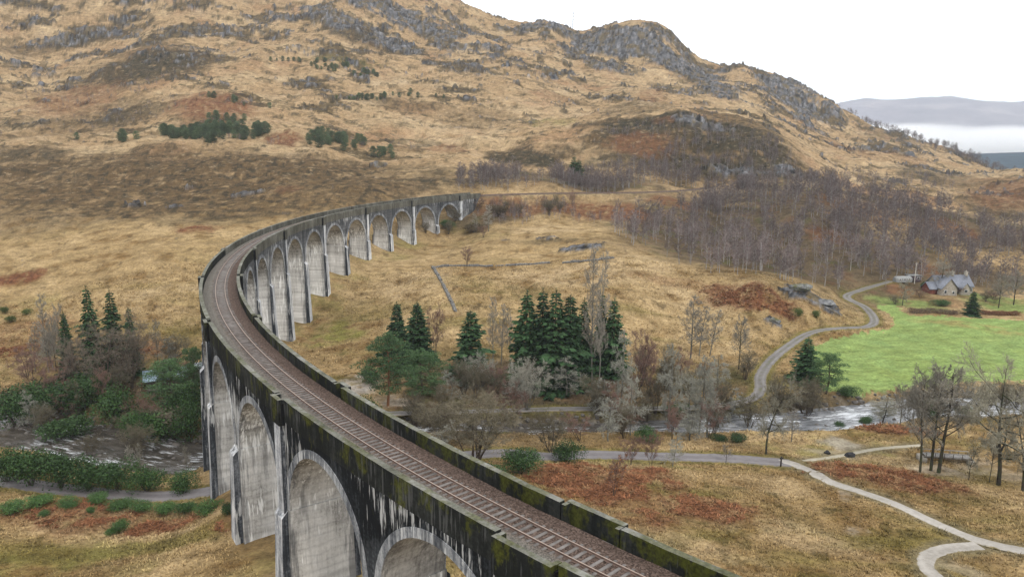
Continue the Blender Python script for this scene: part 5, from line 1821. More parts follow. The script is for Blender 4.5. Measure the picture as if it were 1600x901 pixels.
def concrete(name, lo, mid, hi, streak=1.0, dark=1.0, boards=True, moss=0.0, zdark=None, lime=.5, edge=0.0, lift=0.0):
    m = N(name, .9, .04); sv = m.attr('st', 'Vector')
    big = m.noise(.22, sv, 5, .6); st1 = m.noise(1.0, sv, 6, .68, (2.6, 2.6, .17)); st2 = m.noise(1.0, sv, 4, .6, (.55, .55, .06)); fine = m.noise(3.2, sv, 5, .7)
    h_ = lambda q_, w_: m.math('MULTIPLY', m.math('SUBTRACT', q_, .5), w_)
    v = m.math('ADD', m.math('ADD', h_(big, .4), .54 + lift), m.math('ADD', h_(st1, .38 * streak), h_(st2, .3)))
    v = m.math('ADD', v, m.math('MULTIPLY', m.math('SUBTRACT', fine, .5), .3)); sp = m.n('ShaderNodeSeparateXYZ'); m.l(sv, sp.inputs[0])
    if zdark:                                   # grime high on the walls, paler stone lower down; on soffits, painted crown shade
        mr = m.n('ShaderNodeMapRange'); mr.inputs['From Min'].default_value = zdark[0]; mr.inputs['From Max'].default_value = zdark[1]
        mr.inputs['To Min'].default_value = zdark[2]; mr.inputs['To Max'].default_value = zdark[3]; m.l(sp.outputs[2], mr.inputs['Value']); v = m.math('ADD', v, mr.outputs['Result'])
    c = m.ramp(v, [(.40, lo), (.53, mid), (.68, hi)])
    if boards:
        bx = m.n('ShaderNodeTexWave', wave_type='BANDS', bands_direction='Z'); bx.inputs['Scale'].default_value = .33; bx.inputs['Distortion'].default_value = 3.5; bx.inputs['Detail'].default_value = 3
        m.l(sv, bx.inputs['Vector']); c = m.mix(.32, c, m.ramp(bx.outputs['Fac'], [(0, (.62, .62, .64)), (.2, (.95,) * 3), (1, (1.06,) * 3)]), 'MULTIPLY')
        lf = m.noise(1.0, sv, 3, .5, (.05, .05, .9)); c = m.mix(.8, c, m.ramp(lf, [(.35, (.72, .71, .7)), (.5, (1, 1, 1)), (.7, (1.12,) * 3)]), 'MULTIPLY')
    if lime:
        lm = m.noise(1.0, sv, 5, .65, (3.0, 3.0, .24)); lz = m.noise(1.0, sv, 3, .5, (.06, .06, .17))
        k = m.ramp(m.math('ADD', lm, m.math('MULTIPLY', m.math('SUBTRACT', lz, .5), .8)), [(.60, 0.0), (.655, 1.0)])
        c = m.mix(m.math('MULTIPLY', k, lime), c, (.76, .76, .74))
    if dark:
        dk = m.noise(1.0, sv, 5, .65, (.8, .8, .09)); k = m.ramp(m.math('ADD', dk, m.math('MULTIPLY', m.math('SUBTRACT', big, .5), .4)), [(.56, 0.0), (.68, 1.0)])
        c = m.mix(m.math('MULTIPLY', k, dark), c, (.018, .02, .024))
    if edge:                                    # wet black weathering creeping in from the outer arrises
        er = m.n('ShaderNodeMapRange'); er.inputs['From Min'].default_value = 1.9; er.inputs['From Max'].default_value = 3.4; m.l(m.math('ABSOLUTE', sp.outputs[1], 0), er.inputs['Value'])
        k = m.ramp(m.math('ADD', st1, m.math('MULTIPLY', er.outputs['Result'], .26)), [(.62, 0.0), (.74, 1.0)]); c = m.mix(m.math('MULTIPLY', k, edge), c, (.022, .025, .03))
    if moss:
        mn = m.noise(.55, sv, 5, .7, (1, 1, .6)); mz = m.n('ShaderNodeMapRange'); mz.inputs['From Min'].default_value = 28.2; mz.inputs['From Max'].default_value = 31; m.l(sp.outputs[2], mz.inputs['Value'])
        ms = m.n('ShaderNodeMapRange'); ms.inputs['From Min'].default_value = 150; ms.inputs['From Max'].default_value = 330; m.l(sp.outputs[0], ms.inputs['Value'])
        k = m.math('MULTIPLY', m.ramp(m.math('ADD', mn, m.math('MULTIPLY', mz.outputs['Result'], .14)), [(.605, 0.0), (.68, 1.0)]), m.math('MULTIPLY', ms.outputs['Result'], moss))
        c = m.mix(k, c, m.ramp(fine, [(.3, (.022, .025, .006)), (.7, (.11, .115, .012))]))
    m.bump(m.math('ADD', fine, st1), .05, .5); return m.base(c)
def along(m_near, m_far): return None
C_soffit = concrete('board_marked_concrete', (.20, .193, .18), (.45, .44, .415), (.62, .61, .585), .8, .45, True, 0, (4, 27, .09, -.10), .9, .6, .03)  # darkening up to the arch crown is shade painted into the concrete
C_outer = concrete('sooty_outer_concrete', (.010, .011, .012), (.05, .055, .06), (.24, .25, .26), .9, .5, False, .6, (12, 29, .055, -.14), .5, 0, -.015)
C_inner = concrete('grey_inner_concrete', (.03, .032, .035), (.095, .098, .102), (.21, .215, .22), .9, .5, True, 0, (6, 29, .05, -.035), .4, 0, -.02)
C_pier = concrete('streaked_pier_concrete', (.04, .045, .052), (.25, .26, .275), (.58, .59, .60), 1.6, .9, False, 0, None, .9, 0, .05)
C_pierdark = concrete('wet_pier_edge', (.015, .017, .02), (.04, .045, .052), (.20, .21, .23), 1.3, .9, False, 0, None, .5)
C_ring = concrete('arch_ring_concrete', (.03, .034, .04), (.13, .138, .15), (.36, .37, .375), 1.5, .7, False, 0, (18, 28, .05, -.02), .5, 0, .03)
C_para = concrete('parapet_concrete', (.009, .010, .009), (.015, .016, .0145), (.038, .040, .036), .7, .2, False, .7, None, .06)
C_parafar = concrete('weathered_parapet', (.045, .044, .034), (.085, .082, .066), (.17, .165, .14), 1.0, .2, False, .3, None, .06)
C_cope = concrete('mossy_coping', (.06, .062, .045), (.15, .15, .125), (.28, .275, .25), .3, .2, False, .5, None, 0)
C_black = plain('wet_joint', (.008, .008, .009), .6, .4)

via = thing('railway_viaduct', (0, 0, 0), 'long curved concrete railway viaduct of many round arches, dark with streaks', 'viaduct')
RAD = 7.74; SPRING = 30 - 10.45; DECK = 29.42; TH = PITCH / 2 - RAD
zb = lambda s, o: float(gz(*vpos(s, o, 0)[:2])[0])
for i in range(0, 22):                                            # piers between the arches
    s = i * PITCH
    ft = min(zb(s, -3.5), zb(s, 3.5), zb(s, 0)) - 1.5
    if i == 0 or i == 21: continue
    b = VB(); wide = i % 2 == 0
    b.block(s - TH, s + TH, -3.2, 3.2, SPRING, DECK, (0, 1, 2, 0, 0))
    h = max(1.0, SPRING - ft)
    if ft < SPRING:
        b.block(s - TH - .12, s + TH + .12, -3.3, 3.3, ft, SPRING - .02, (0, 0, 0, 0, 0), (.022 * h, .012 * h))
        for sg in (-1, 1):                                        # end buttresses, chamfered on top
            o0, o1 = (3.28, 3.95) if sg > 0 else (-3.95, -3.28)
            b.block(s - TH + .32, s + TH - .32, o0, o1, ft, SPRING - .9, (4, 3, 3, 3, 3), (.02 * h, .03 * h))
            S4 = [s - TH + .32, s + TH - .32]; e = 3.95 * sg; f_ = 3.28 * sg
            b.pts([S4[0], S4[1], S4[1], S4[0]], [e, e, f_, f_], [SPRING - .9, SPRING - .9, SPRING - .15, SPRING - .15], [(0, 1, 2, 3)], 3)
            b.pts([S4[0], S4[0], S4[0]], [e, f_, f_], [SPRING - .9, SPRING - .9, SPRING - .15], [], 3); b.f3.append(np.array([[b.n - 3, b.n - 2, b.n - 1]])); b.m3.append(np.array([4]))
            b.pts([S4[1], S4[1], S4[1]], [e, f_, f_], [SPRING - .9, SPRING - .9, SPRING - .15], [], 3); b.f3.append(np.array([[b.n - 3, b.n - 2, b.n - 1]])); b.m3.append(np.array([4]))
    pier = b.build('pier', [C_soffit, C_outer, C_inner, C_pier, C_pierdark], via)
    if wide:
        for sg in (-1, 1):
            b = VB(); o0, o1 = (3.19, 3.62) if sg > 0 else (-3.62, -3.19)
            b.block(s - .85, s + .85, o0, o1, SPRING - .4, DECK - .62, (1, 0, 0, 0, 0))
            b.build('pilaster', [C_pier, C_pierdark], pier)
for i in range(21):                                               # arches: soffit, both spandrel walls
    if zb((i + .5) * PITCH, 0) > DECK - 3.2 and i > 18: continue
    b = VB(); c = (i + .5) * PITCH; ph = np.linspace(math.pi, 0, 33); S = c + RAD * np.cos(ph); ZA = SPRING + RAD * np.sin(ph); n = len(S)
    for o, m, flip in ((3.2, 1, False), (-3.2, 2, True)):
        q = [(k, k + 1, n + k + 1, n + k) for k in range(n - 1)]; q = [tuple(reversed(x)) for x in q] if flip else q
        b.pts(np.concatenate([S, S]), o, np.concatenate([ZA, np.full(n, DECK)]), q, m)
    oo = np.linspace(-3.2, 3.2, 5); k5 = len(oo)
    b.pts(np.repeat(S, k5), np.tile(oo, n), np.repeat(ZA, k5), [(a * k5 + d, a * k5 + d + 1, (a + 1) * k5 + d + 1, (a + 1) * k5 + d) for a in range(n - 1) for d in range(k5 - 1)], 0)
    b.pts(np.concatenate([S, S]), np.concatenate([np.full(n, 3.2), np.full(n, -3.2)]), DECK, [(k, k + 1, n + k + 1, n + k) for k in range(n - 1)], 0)
    ar = b.build('arch', [C_soffit, C_outer, C_inner], via)
    for sg in (1, -1):
        b = VB(); r1 = RAD + .82; o = 3.26 * sg; q = []
        s0 = c + RAD * np.cos(ph); z0 = SPRING + RAD * np.sin(ph); s1 = c + r1 * np.cos(ph); z1 = SPRING + r1 * np.sin(ph)
        s1 = np.clip(s1, c - PITCH / 2 + .06, c + PITCH / 2 - .06)
        q = [(k, k + 1, n + k + 1, n + k) for k in range(n - 1)]
        b.pts(np.concatenate([s0, s1]), o, np.concatenate([z0, z1]), q if sg > 0 else [x[::-1] for x in q])
        b.pts(np.concatenate([s1, s1]), np.concatenate([np.full(n, o), np.full(n, 3.1 * sg)]), np.concatenate([z1, z1]), q)
        b.pts(np.concatenate([s0, s0]), np.concatenate([np.full(n, o), np.full(n, 3.1 * sg)]), np.concatenate([z0, z0]), q)
        b.build('arch_ring', C_ring, ar)
b = VB()                                                          # solid abutments at both ends
b.block(-15, TH, -3.2, 3.2, 12, DECK, (0, 1, 2, 0, 0)); b.block(-.9, .9, -3.62, 3.62, 12, DECK - .62, (3, 3, 3, 3, 3))
b.build('abutment', [C_soffit, C_outer, C_inner, C_pier], via)
b = VB(); b.block(21 * PITCH - TH - (PITCH if zb(20.5 * PITCH, 0) > DECK - 3.2 else 0), 21 * PITCH + 8, -3.2, 3.2, 14, DECK, (0, 1, 2, 0, 0)); b.build('abutment', [C_soffit, C_outer, C_inner], via)
# parapets: a wall between refuges, refuges stepping outward over every second pier
def wall(b, s0, s1, o0, o1, z1, near, seed):
    n = max(1, int(abs(s1 - s0) / .6)); S = np.linspace(s0, s1, n + 1)
    j = .035 * fbm(S, np.zeros(n + 1) + seed, 2.2, 3, 601) + .02 * fbm(S, np.zeros(n + 1), 9, 2, 603); zt = z1 + j
    zb_ = 28.75
    for o, m, flip in ((o1, 0, False), (o0, 0, True)):
        q = [(k, k + 1, n + 1 + k + 1, n + 1 + k) for k in range(n)]; q = [x[::-1] for x in q] if flip else q
        b.pts(np.concatenate([S, S]), o, np.concatenate([np.full(n + 1, zb_), zt]), q, m)
    b.pts(np.concatenate([S, S]), np.concatenate([np.full(n + 1, o0 - .02), np.full(n + 1, o1 + .02)]), np.concatenate([zt, zt]) + .012, [(k, k + 1, n + 1 + k + 1, n + 1 + k) for k in range(n)], 1)
    for k in (0, n): b.pts([S[k]] * 4, [o0, o1, o1, o0], [zb_, zb_, zt[k], zt[k]], [(0, 1, 2, 3)], 0)
REF = {k: (1.25 if k < 9 else 2.7) for k in range(0, 11)}
for sg in (1, -1):
    edges = [-14.5] + [x for k in range(0, 11) for x in (k * 2 * PITCH - REF[k], k * 2 * PITCH + REF[k])] + [21 * PITCH + 8]
    for a in range(0, len(edges), 2):
        s0, s1 = edges[a], edges[a + 1]
        if s1 - s0 < 1: continue
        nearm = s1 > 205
        b = VB(); o0, o1 = (2.76, 3.27) if sg > 0 else (-3.27, -2.76)
        wall(b, s0, s1, o0, o1, 31.0, nearm, a + sg); b.build('parapet', [C_para if nearm else C_parafar, C_cope], via)
    for k in range(0, 11):
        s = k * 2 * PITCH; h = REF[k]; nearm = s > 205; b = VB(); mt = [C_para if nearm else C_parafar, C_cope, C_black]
        o0, o1 = (3.33, 3.78) if sg > 0 else (-3.78, -3.33)
        e = .16
        wall(b, s - h + e, s + h - e, o0, o1, 31.0 - .04, nearm, 7 * k)
        i0, i1 = (2.76, 3.78) if sg > 0 else (-3.78, -2.76)
        for t in (s - h + e, s + h - e - .34):
            b.block(t, t + .34, i0 + .01, i1 - .02, 28.9, 30.93, (0, 0, 0, 1, 0))
        b.block(s - h + e, s + h - e, i0 + .03, i1 - .01, 28.35, 29.3, (0, 0, 0, 0, 0))           # corbelled slab
        b.block(s - h - .02, s - h + e - .01, i0 + .12, i1 - .3, 28.4, 30.6, (2, 2, 2, 2, 2)); b.block(s + h - e + .01, s + h + .02, i0 + .12, i1 - .3, 28.4, 30.6, (2, 2, 2, 2, 2))
        b.build('refuge', mt, via)

# ---------------------------------------------------------------- track: ballast, sleepers, rails
tail = T.roads['rail'][1][:, :2]; tl = np.concatenate([[0], np.cumsum(np.hypot(*np.diff(tail, axis=0).T))])
def track_pos(s, off, z):
    """s as on the viaduct; negative beyond its far end, where the line runs on along the hillside"""
    s = np.asarray(s, float); off = np.asarray(off, float); P = vpos(np.maximum(s, -14), off, z)
    u = -(s + 14); m = u > 0
    if np.any(m):
        tt = np.gradient(tail, axis=0); tt /= np.linalg.norm(tt, axis=1)[:, None]
        x = np.interp(u, tl, tail[:, 0]); y = np.interp(u, tl, tail[:, 1]); tx = np.interp(u, tl, tt[:, 0]); ty = np.interp(u, tl, tt[:, 1])
        Q = np.stack([x - ty * off, y + tx * off, np.broadcast_to(z, x.shape)], -1); P = np.where(m[..., None], Q, P)
    return P
trk = thing('railway_track', (0, 0, 0), 'single railway track of rusty rails on brown ballast over the viaduct', 'railway track')
S1 = np.concatenate([np.arange(-150, 150, 1.4), np.arange(150, 386, .3)]); k = np.array([-2.77, -2.5, -2.1, -1.75, -1.45, -1.1, -.76, -.4, 0, .4, .76, 1.1, 1.45, 1.75, 2.1, 2.5, 2.77])
pz = np.array([29.72, 29.70, 29.74, 29.83, 29.86, 29.82, 29.80, 29.80, 29.79, 29.80, 29.80, 29.82, 29.86, 29.82, 29.72, 29.62, 29.60])
SS, OO = np.meshgrid(S1, k, indexing='ij'); ZZ = np.broadcast_to(pz, SS.shape) + .045 * fbm(SS, OO, 1.1, 3, 621, .65) + .05 * fbm(SS, OO, 5, 2, 623)
OO = np.where((SS < -14), OO * 1.15, OO); ZZ = np.where(SS < -14, ZZ - .12 * (np.abs(OO) > 2.2), ZZ)
b = MB(); n, q = SS.shape; i = np.arange(n - 1)[:, None] * q; j = np.arange(q - 1)[None]
b.add(track_pos(SS, OO, ZZ).reshape(-1, 3), np.stack([i + j, i + j + 1, i + q + j + 1, i + q + j], -1).reshape(-1, 4), st=np.stack([SS, OO, ZZ], -1).reshape(-1, 3))
bm_ = N('brown_ballast', .95, .04); sv = bm_.attr('st', 'Vector'); vo = bm_.n('ShaderNodeTexVoronoi'); vo.inputs['Scale'].default_value = 9; bm_.l(sv, vo.inputs['Vector'])
c = bm_.ramp(vo.outputs['Color'], [(.1, (.042, .031, .026)), (.5, (.098, .069, .056)), (.9, (.175, .128, .105))])
sp = bm_.n('ShaderNodeSeparateXYZ'); bm_.l(sv, sp.inputs[0]); gn = bm_.noise(.5, sv, 4)
kk_ = bm_.n('ShaderNodeMapRange'); kk_.inputs['From Min'].default_value = 1.2; kk_.inputs['From Max'].default_value = 2.2; bm_.l(bm_.math('ADD', sp.outputs[1], gn), kk_.inputs['Value'])
c = bm_.mix(bm_.math('MULTIPLY', kk_.outputs['Result'], .75), c, bm_.ramp(vo.outputs['Color'], [(.1, (.12, .115, .1)), (.9, (.25, .24, .21))]))
bm_.bump(vo.outputs['Distance'], .08, .9); b.build('ballast', bm_.base(c), trk)
rust = plain('rusty_rail', (.17, .11, .085), .55, .3, 2, .4); shine = plain('worn_sunlit_rail_head', (.30, .225, .18), .4, .2, 2, .5)  # rail head: worn metal, with its sunlit tan painted into the colour
for o in (-.755, .755):
    b = MB(); S2 = np.arange(-150, 386, .8); n = len(S2)
    prof = [(-.07, 29.82), (-.035, 29.86), (-.035, 29.98), (-.045, 30.0), (.045, 30.0), (.035, 29.98), (.035, 29.86), (.07, 29.82)]
    V = np.concatenate([track_pos(S2, np.full(n, o + x), np.full(n, z)) for x, z in prof])
    for a in range(7):
        b.add(V[a * n:(a + 2) * n], [(t, t + 1, n + t + 1, n + t) for t in range(n - 1)], mat=1 if a == 3 else 0)
    b.build('rail', [rust, shine], trk)
slp = plain('concrete_sleeper', (.16, .146, .136), .9, .35, 1.3, .08, .15)
S3 = np.arange(-140, 384, .69); order = []
for s in S3:
    p = track_pos(np.array([s]), np.array([0.]), np.array([29.9]))[0]; order.append((math.hypot(p[0], p[1]) if p[1] > 48 and s < 330 else 1e3 + math.hypot(p[0], p[1]), s))
order.sort(); near_s = set(x[1] for x in order[:100])
def sleeper_into(b, s):
    dz = .012 * float(noise(np.array([s * 3.1]), np.array([.5]), 3)[0]); w_ = .125
    S8 = np.array([-w_, w_, w_, -w_, -w_ * .8, w_ * .8, w_ * .8, -w_ * .8]) + s; O8 = np.array([-1.25, -1.25, 1.25, 1.25, -1.22, -1.22, 1.22, 1.22]); Z8 = np.array([29.66] * 4 + [29.865] * 4) + dz
    b.add(track_pos(S8, O8, Z8), [(0, 3, 2, 1), (4, 5, 6, 7), (0, 1, 5, 4), (1, 2, 6, 5), (2, 3, 7, 6), (3, 0, 4, 7)])
rest = MB()
for s in S3:
    if s in near_s:
        b = MB(); sleeper_into(b, s); b.build('sleeper', slp, trk)
    else: sleeper_into(rest, s)
tag(rest.build('sleepers', slp, trk), kind='stuff')
# ================================================================ plants
def twig_tris(b, P, D, L, W, mat=0, rg=None):
    """one slender triangle per twig: base P, direction D, length L, width W"""
    n = len(P); r = rg.normal(size=(n, 3)); s = np.cross(D, r); s /= np.linalg.norm(s, axis=1)[:, None] + 1e-9
    V = np.stack([P - s * W[:, None] / 2, P + s * W[:, None] / 2, P + D * L[:, None]], 1).reshape(-1, 3)
    b.add(V, tris=np.arange(3 * n).reshape(-1, 3), mat=mat)

def unit(v): return v / (np.linalg.norm(v, axis=-1, keepdims=True) + 1e-9)

def bare_tree(seed, form):
    """unit-height leafless tree: (trunk MB, crown MB). forms set habit: limbs, spread, fineness"""
    F = dict(alder=dict(stems=1, n1=17, s1=.33, up=.5, start=.28, spread=.30, n2=7, n3=6, tw=11, r0=.017, wob=.05),
             oak=dict(stems=1, n1=15, s1=.42, up=.25, start=.28, spread=.46, n2=7, n3=7, tw=12, r0=.026, wob=.10),
             lichen=dict(stems=1, n1=22, s1=.26, up=.15, start=.2, spread=.27, n2=7, n3=6, tw=10, r0=.016, wob=.09),
             pale=dict(stems=1, n1=26, s1=.17, up=.75, start=.2, spread=.13, n2=6, n3=5, tw=9, r0=.010, wob=.03),
             red=dict(stems=3, n1=9, s1=.28, up=.6, start=.25, spread=.30, n2=7, n3=6, tw=11, r0=.011, wob=.05),
             willow=dict(stems=11, n1=5, s1=.32, up=.75, start=.3, spread=.42, n2=6, n3=5, tw=10, r0=.009, wob=.06),
             dome=dict(stems=4, n1=11, s1=.34, up=.5, start=.22, spread=.36, n2=6, n3=5, tw=7, r0=.014, wob=.06),
             birch=dict(stems=1, n1=16, s1=.24, up=.6, start=.25, spread=.20, n2=5, n3=0, tw=13, r0=.011, wob=.05))[form]
    rg = np.random.default_rng(seed); tb, cb = MB(), MB(); tips = []
    TW = dict(P=[], D=[], L=[])
    def limb(p, d, L, r, lvl, mat_b):
        n = 6 if lvl == 0 else 4 if lvl < 2 else 3
        pts = [p]; d = unit(d)
        for i in range(n):
            d = unit(d + rg.normal(size=3) * F['wob'] * (1 + lvl) + np.array([0, 0, F['up'] * .22 * (lvl > 0)]))
            pts.append(pts[-1] + d * L / n)
        pts = np.array(pts); R = np.linspace(r, r * (.35 if lvl else .22), n + 1)
        mat_b.tube(pts, R, 6 if lvl == 0 else 4 if lvl == 1 else 3)
        return pts, R
    def at(pts, t):
        u = t * (len(pts) - 1); i = min(int(u), len(pts) - 2); return pts[i] + (pts[i + 1] - pts[i]) * (u - i), unit(pts[i + 1] - pts[i])
    for s in range(F['stems']):
        multi = F['stems'] > 1; a = rg.uniform(0, 6.28)
        lean = np.array([math.cos(a), math.sin(a), 0]) * (F['spread'] * rg.uniform(.2, 1.25) if multi else .05)
        base = np.array([math.cos(a), math.sin(a), 0]) * (.02 * multi * rg.uniform(.3, 2)); H = rg.uniform(.72, 1.0) if multi else .93
        tp, tr = limb(base, np.array([0, 0, 1.0]) + lean, H * (1 if not multi else 1.0), F['r0'] * (rg.uniform(.7, 1.1) if multi else 1), 0, tb)
        for k in range(F['n1']):
            t = F['start'] + (1 - F['start']) * (k + rg.uniform(0, .8)) / F['n1']; p, d = at(tp, min(t, .99))
            az_ = k * 2.4 + rg.uniform(-.5, .5); o = np.array([math.cos(az_), math.sin(az_), 0])
            q = (1 - (t - F['start']) / (1 - F['start']))
            L1 = F['s1'] * rg.uniform(.6, 1.15) * (.35 + .75 * q ** .7 if form in ('alder', 'pale', 'birch', 'lichen') else .45 + .6 * math.sin(math.pi * (.25 + .7 * q)))
            r1 = F['r0'] * (.42 if form == 'oak' else .32) * (.5 + .6 * q)
            p1, R1 = limb(p, o * (1.0) + d * (F['up'] + .25 * rg.normal()), L1, r1, 1, tb if form in ('oak', 'dome', 'willow') else tb)
            for m in range(F['n2']):
                t2 = .25 + .75 * (m + rg.uniform(0, .9)) / F['n2']; pp, dd = at(p1, min(t2, .98))
                L2 = L1 * rg.uniform(.35, .62) * (1.1 - .4 * t2)
                d2 = unit(dd + rg.normal(size=3) * .62)
                if F['n3'] == 0:
                    c = F['tw']; tt = rg.uniform(.1, 1, c); TW['P'].append(pp + d2 * (L2 * tt)[:, None]); TW['D'].append(unit(d2 + rg.normal(size=(c, 3)) * .5 + [0, 0, -.25])); TW['L'].append(L2 * rg.uniform(.4, .9, c))
                    cb.tube([pp, pp + d2 * L2], [r1 * .35, r1 * .12], 3); continue
                p2, R2 = limb(pp, d2, L2, r1 * .42, 2, cb)
                for q3 in range(F['n3']):
                    p3, d3 = at(p2, min(.2 + .8 * (q3 + rg.uniform(0, .9)) / F['n3'], .98)); L3 = L2 * rg.uniform(.35, .7); d3 = unit(d3 + rg.normal(size=3) * .6)
                    cb.tube([p3, p3 + d3 * L3 * .5, p3 + unit(d3 + [0, 0, .15]) * L3], [r1 * .2, r1 * .13, r1 * .05], 3)
                    c = F['tw']; tt = rg.uniform(.15, 1, c)
                    TW['P'].append(p3 + d3 * (L3 * tt)[:, None]); TW['D'].append(unit(d3 + rg.normal(size=(c, 3)) * .75 + [0, 0, .1])); TW['L'].append(L3 * rg.uniform(.35, .85, c))
    P = np.concatenate(TW['P']); D = np.concatenate(TW['D']); L = np.concatenate(TW['L'])
    return tb, cb, (P, D, L, rg)

def bark(name, a, b, rand=.2, top=None):
    m = N(name, .95, .03); f = m.noise(.9, None, 5, .7, (1, 1, .35)); c = m.ramp(f, [(.3, a), (.7, b)])
    oi = m.n('ShaderNodeObjectInfo'); c = m.mix(1.0, c, m.ramp(oi.outputs['Random'], [(0, (1 - rand,) * 3), (1, (1 + rand,) * 3)]), 'MULTIPLY')
    if top:
        c = m.mix(m.ramp(m.noise(1.3, None, 4), [(.45, 0.0), (.62, .8)]), c, top)
    return m.base(c)
B_dark = bark('wet_dark_bark', (.022, .019, .016), (.075, .066, .055), .2, (.06, .07, .03))
B_grey = bark('grey_lichened_bark', (.07, .066, .055), (.24, .235, .20), .2)
B_birch = bark('silver_birch_bark', (.20, .19, .185), (.42, .40, .385), .25)
B_brown = bark('brown_bark', (.045, .034, .026), (.12, .095, .075))
B_orange = bark('orange_pine_bark', (.12, .055, .03), (.27, .14, .08))
K = dict(alder=(B_dark, bark('grey_twigs', (.19, .175, .145), (.33, .31, .26))), oak=(B_dark, bark('mossy_twigs', (.18, .168, .125), (.32, .305, .235))),
         lichen=(B_grey, bark('lichen_twigs', (.19, .19, .155), (.38, .375, .32))), lichenbush=(B_grey, bark('silver_twigs', (.22, .21, .17), (.42, .405, .34))),
         pale=(B_grey, bark('pale_twigs', (.21, .19, .155), (.37, .34, .285))), red=(B_brown, bark('reddish_twigs', (.13, .078, .062), (.25, .16, .13))),
         willow=(B_brown, bark('olive_twigs', (.092, .08, .052), (.18, .158, .112))), dome=(B_brown, bark('brown_twigs', (.125, .102, .078), (.215, .18, .14))),
         birch=(B_birch, bark('purple_birch_twigs', (.148, .117, .110), (.25, .205, .196), .38)))
TREE_LIB = {}
def tree_meshes(form, var):
    key = (form, var)
    if key not in TREE_LIB:
        gen = {'lichenbush': 'willow', 'orange': 'red'}.get(form, form)
        tb, cb, (P, D, L, rg) = bare_tree(100 + var * 17 + len(form), gen); mt, mc = K.get(form, K['red'])
        wt = {'birch': .0085, 'pale': .0030, 'willow': .0042, 'dome': .0034}.get(gen, .0034)
        twig_tris(cb, P, D, L, np.full(len(P), wt), 0, rg)
        mats = [mc]
        if form == 'orange':
            n = 420; i = rg.integers(0, len(P), n); leaf_quads(cb, P[i] + rg.normal(size=(n, 3)) * .012, .035, rg, 1); mats = [mc, M_orange]
        allv = np.concatenate(tb.v + cb.v); h = np.percentile(allv[:, 2], 99.7); wd = np.percentile(np.hypot(allv[:, 0], allv[:, 1]), 97) * 2
        if form == 'birch':
            n4 = len(mats); b = MB()
            for src, mi in ((tb, 0), (cb, 1)):
                for V in [np.concatenate(src.v)]:
                    b.v.append(V); 
                for q in src.f4: b.f4.append(q + b.n); b.m4.append(np.full(len(q), mi))
                for q in src.f3: b.f3.append(q + b.n); b.m3.append(np.full(len(q), mi))
                b.n += src.n
            TREE_LIB[key] = (b, b.mesh('birch', [mt, mc]), h, wd)
        else:
            TREE_LIB[key] = (tb.mesh('trunk', [mt]), cb.mesh('crown', mats), h, wd)
    return TREE_LIB[key]

def leaf_quads(b, P, size, rg, mat=0, out=None, col=None):
    n = len(P); a = unit(rg.normal(size=(n, 3)) + (0 if out is None else out * 1.1)); t = unit(np.cross(a, rg.normal(size=(n, 3)))); u = np.cross(a, t)
    s = size * rg.uniform(.6, 1.25, n)[:, None]
    V = np.stack([P - t * s * .5, P + u * s * .32, P + t * s * .5, P - u * s * .32], 1).reshape(-1, 3)
    b.add(V, np.arange(4 * n).reshape(-1, 4), mat=mat, col=None if col is None else np.repeat(col, 4, 0))
def leafmat(name, a, b, rand=.15, rough=.75, spec=.12, sc=1.2):
    m = N(name, rough, spec); f = m.noise(sc, None, 3, .6); c = m.ramp(f, [(.3, a), (.72, b)]); oi = m.n('ShaderNodeObjectInfo')
    g = m.n('ShaderNodeNewGeometry'); c = m.mix(1.0, c, m.ramp(g.outputs['Random Per Island'], [(0, (.55,) * 3), (1, (1.45,) * 3)]), 'MULTIPLY')
    return m.base(m.mix(1.0, c, m.ramp(oi.outputs['Random'], [(0, (1 - rand,) * 3), (1, (1 + rand, 1 + rand, 1 + rand * .5))]), 'MULTIPLY'))
M_orange = leafmat('orange_leaves', (.28, .10, .03), (.42, .18, .05))
M_spruce = leafmat('spruce_needles', (.018, .044, .02), (.052, .10, .042), .3)
M_pineleaf = leafmat('pine_needles', (.042, .088, .038), (.11, .18, .078))
M_rhodo = leafmat('rhododendron_leaves', (.020, .045, .014), (.058, .110, .036), .25, .5)
M_fresh = leafmat('fresh_green_leaves', (.042, .09, .028), (.095, .17, .055), .2, .6)
M_gorse = leafmat('gorse_needles', (.05, .075, .02), (.12, .15, .05), .2)
M_scrub = leafmat('brown_scrub_leaves', (.06, .045, .028), (.13, .10, .06), .2)

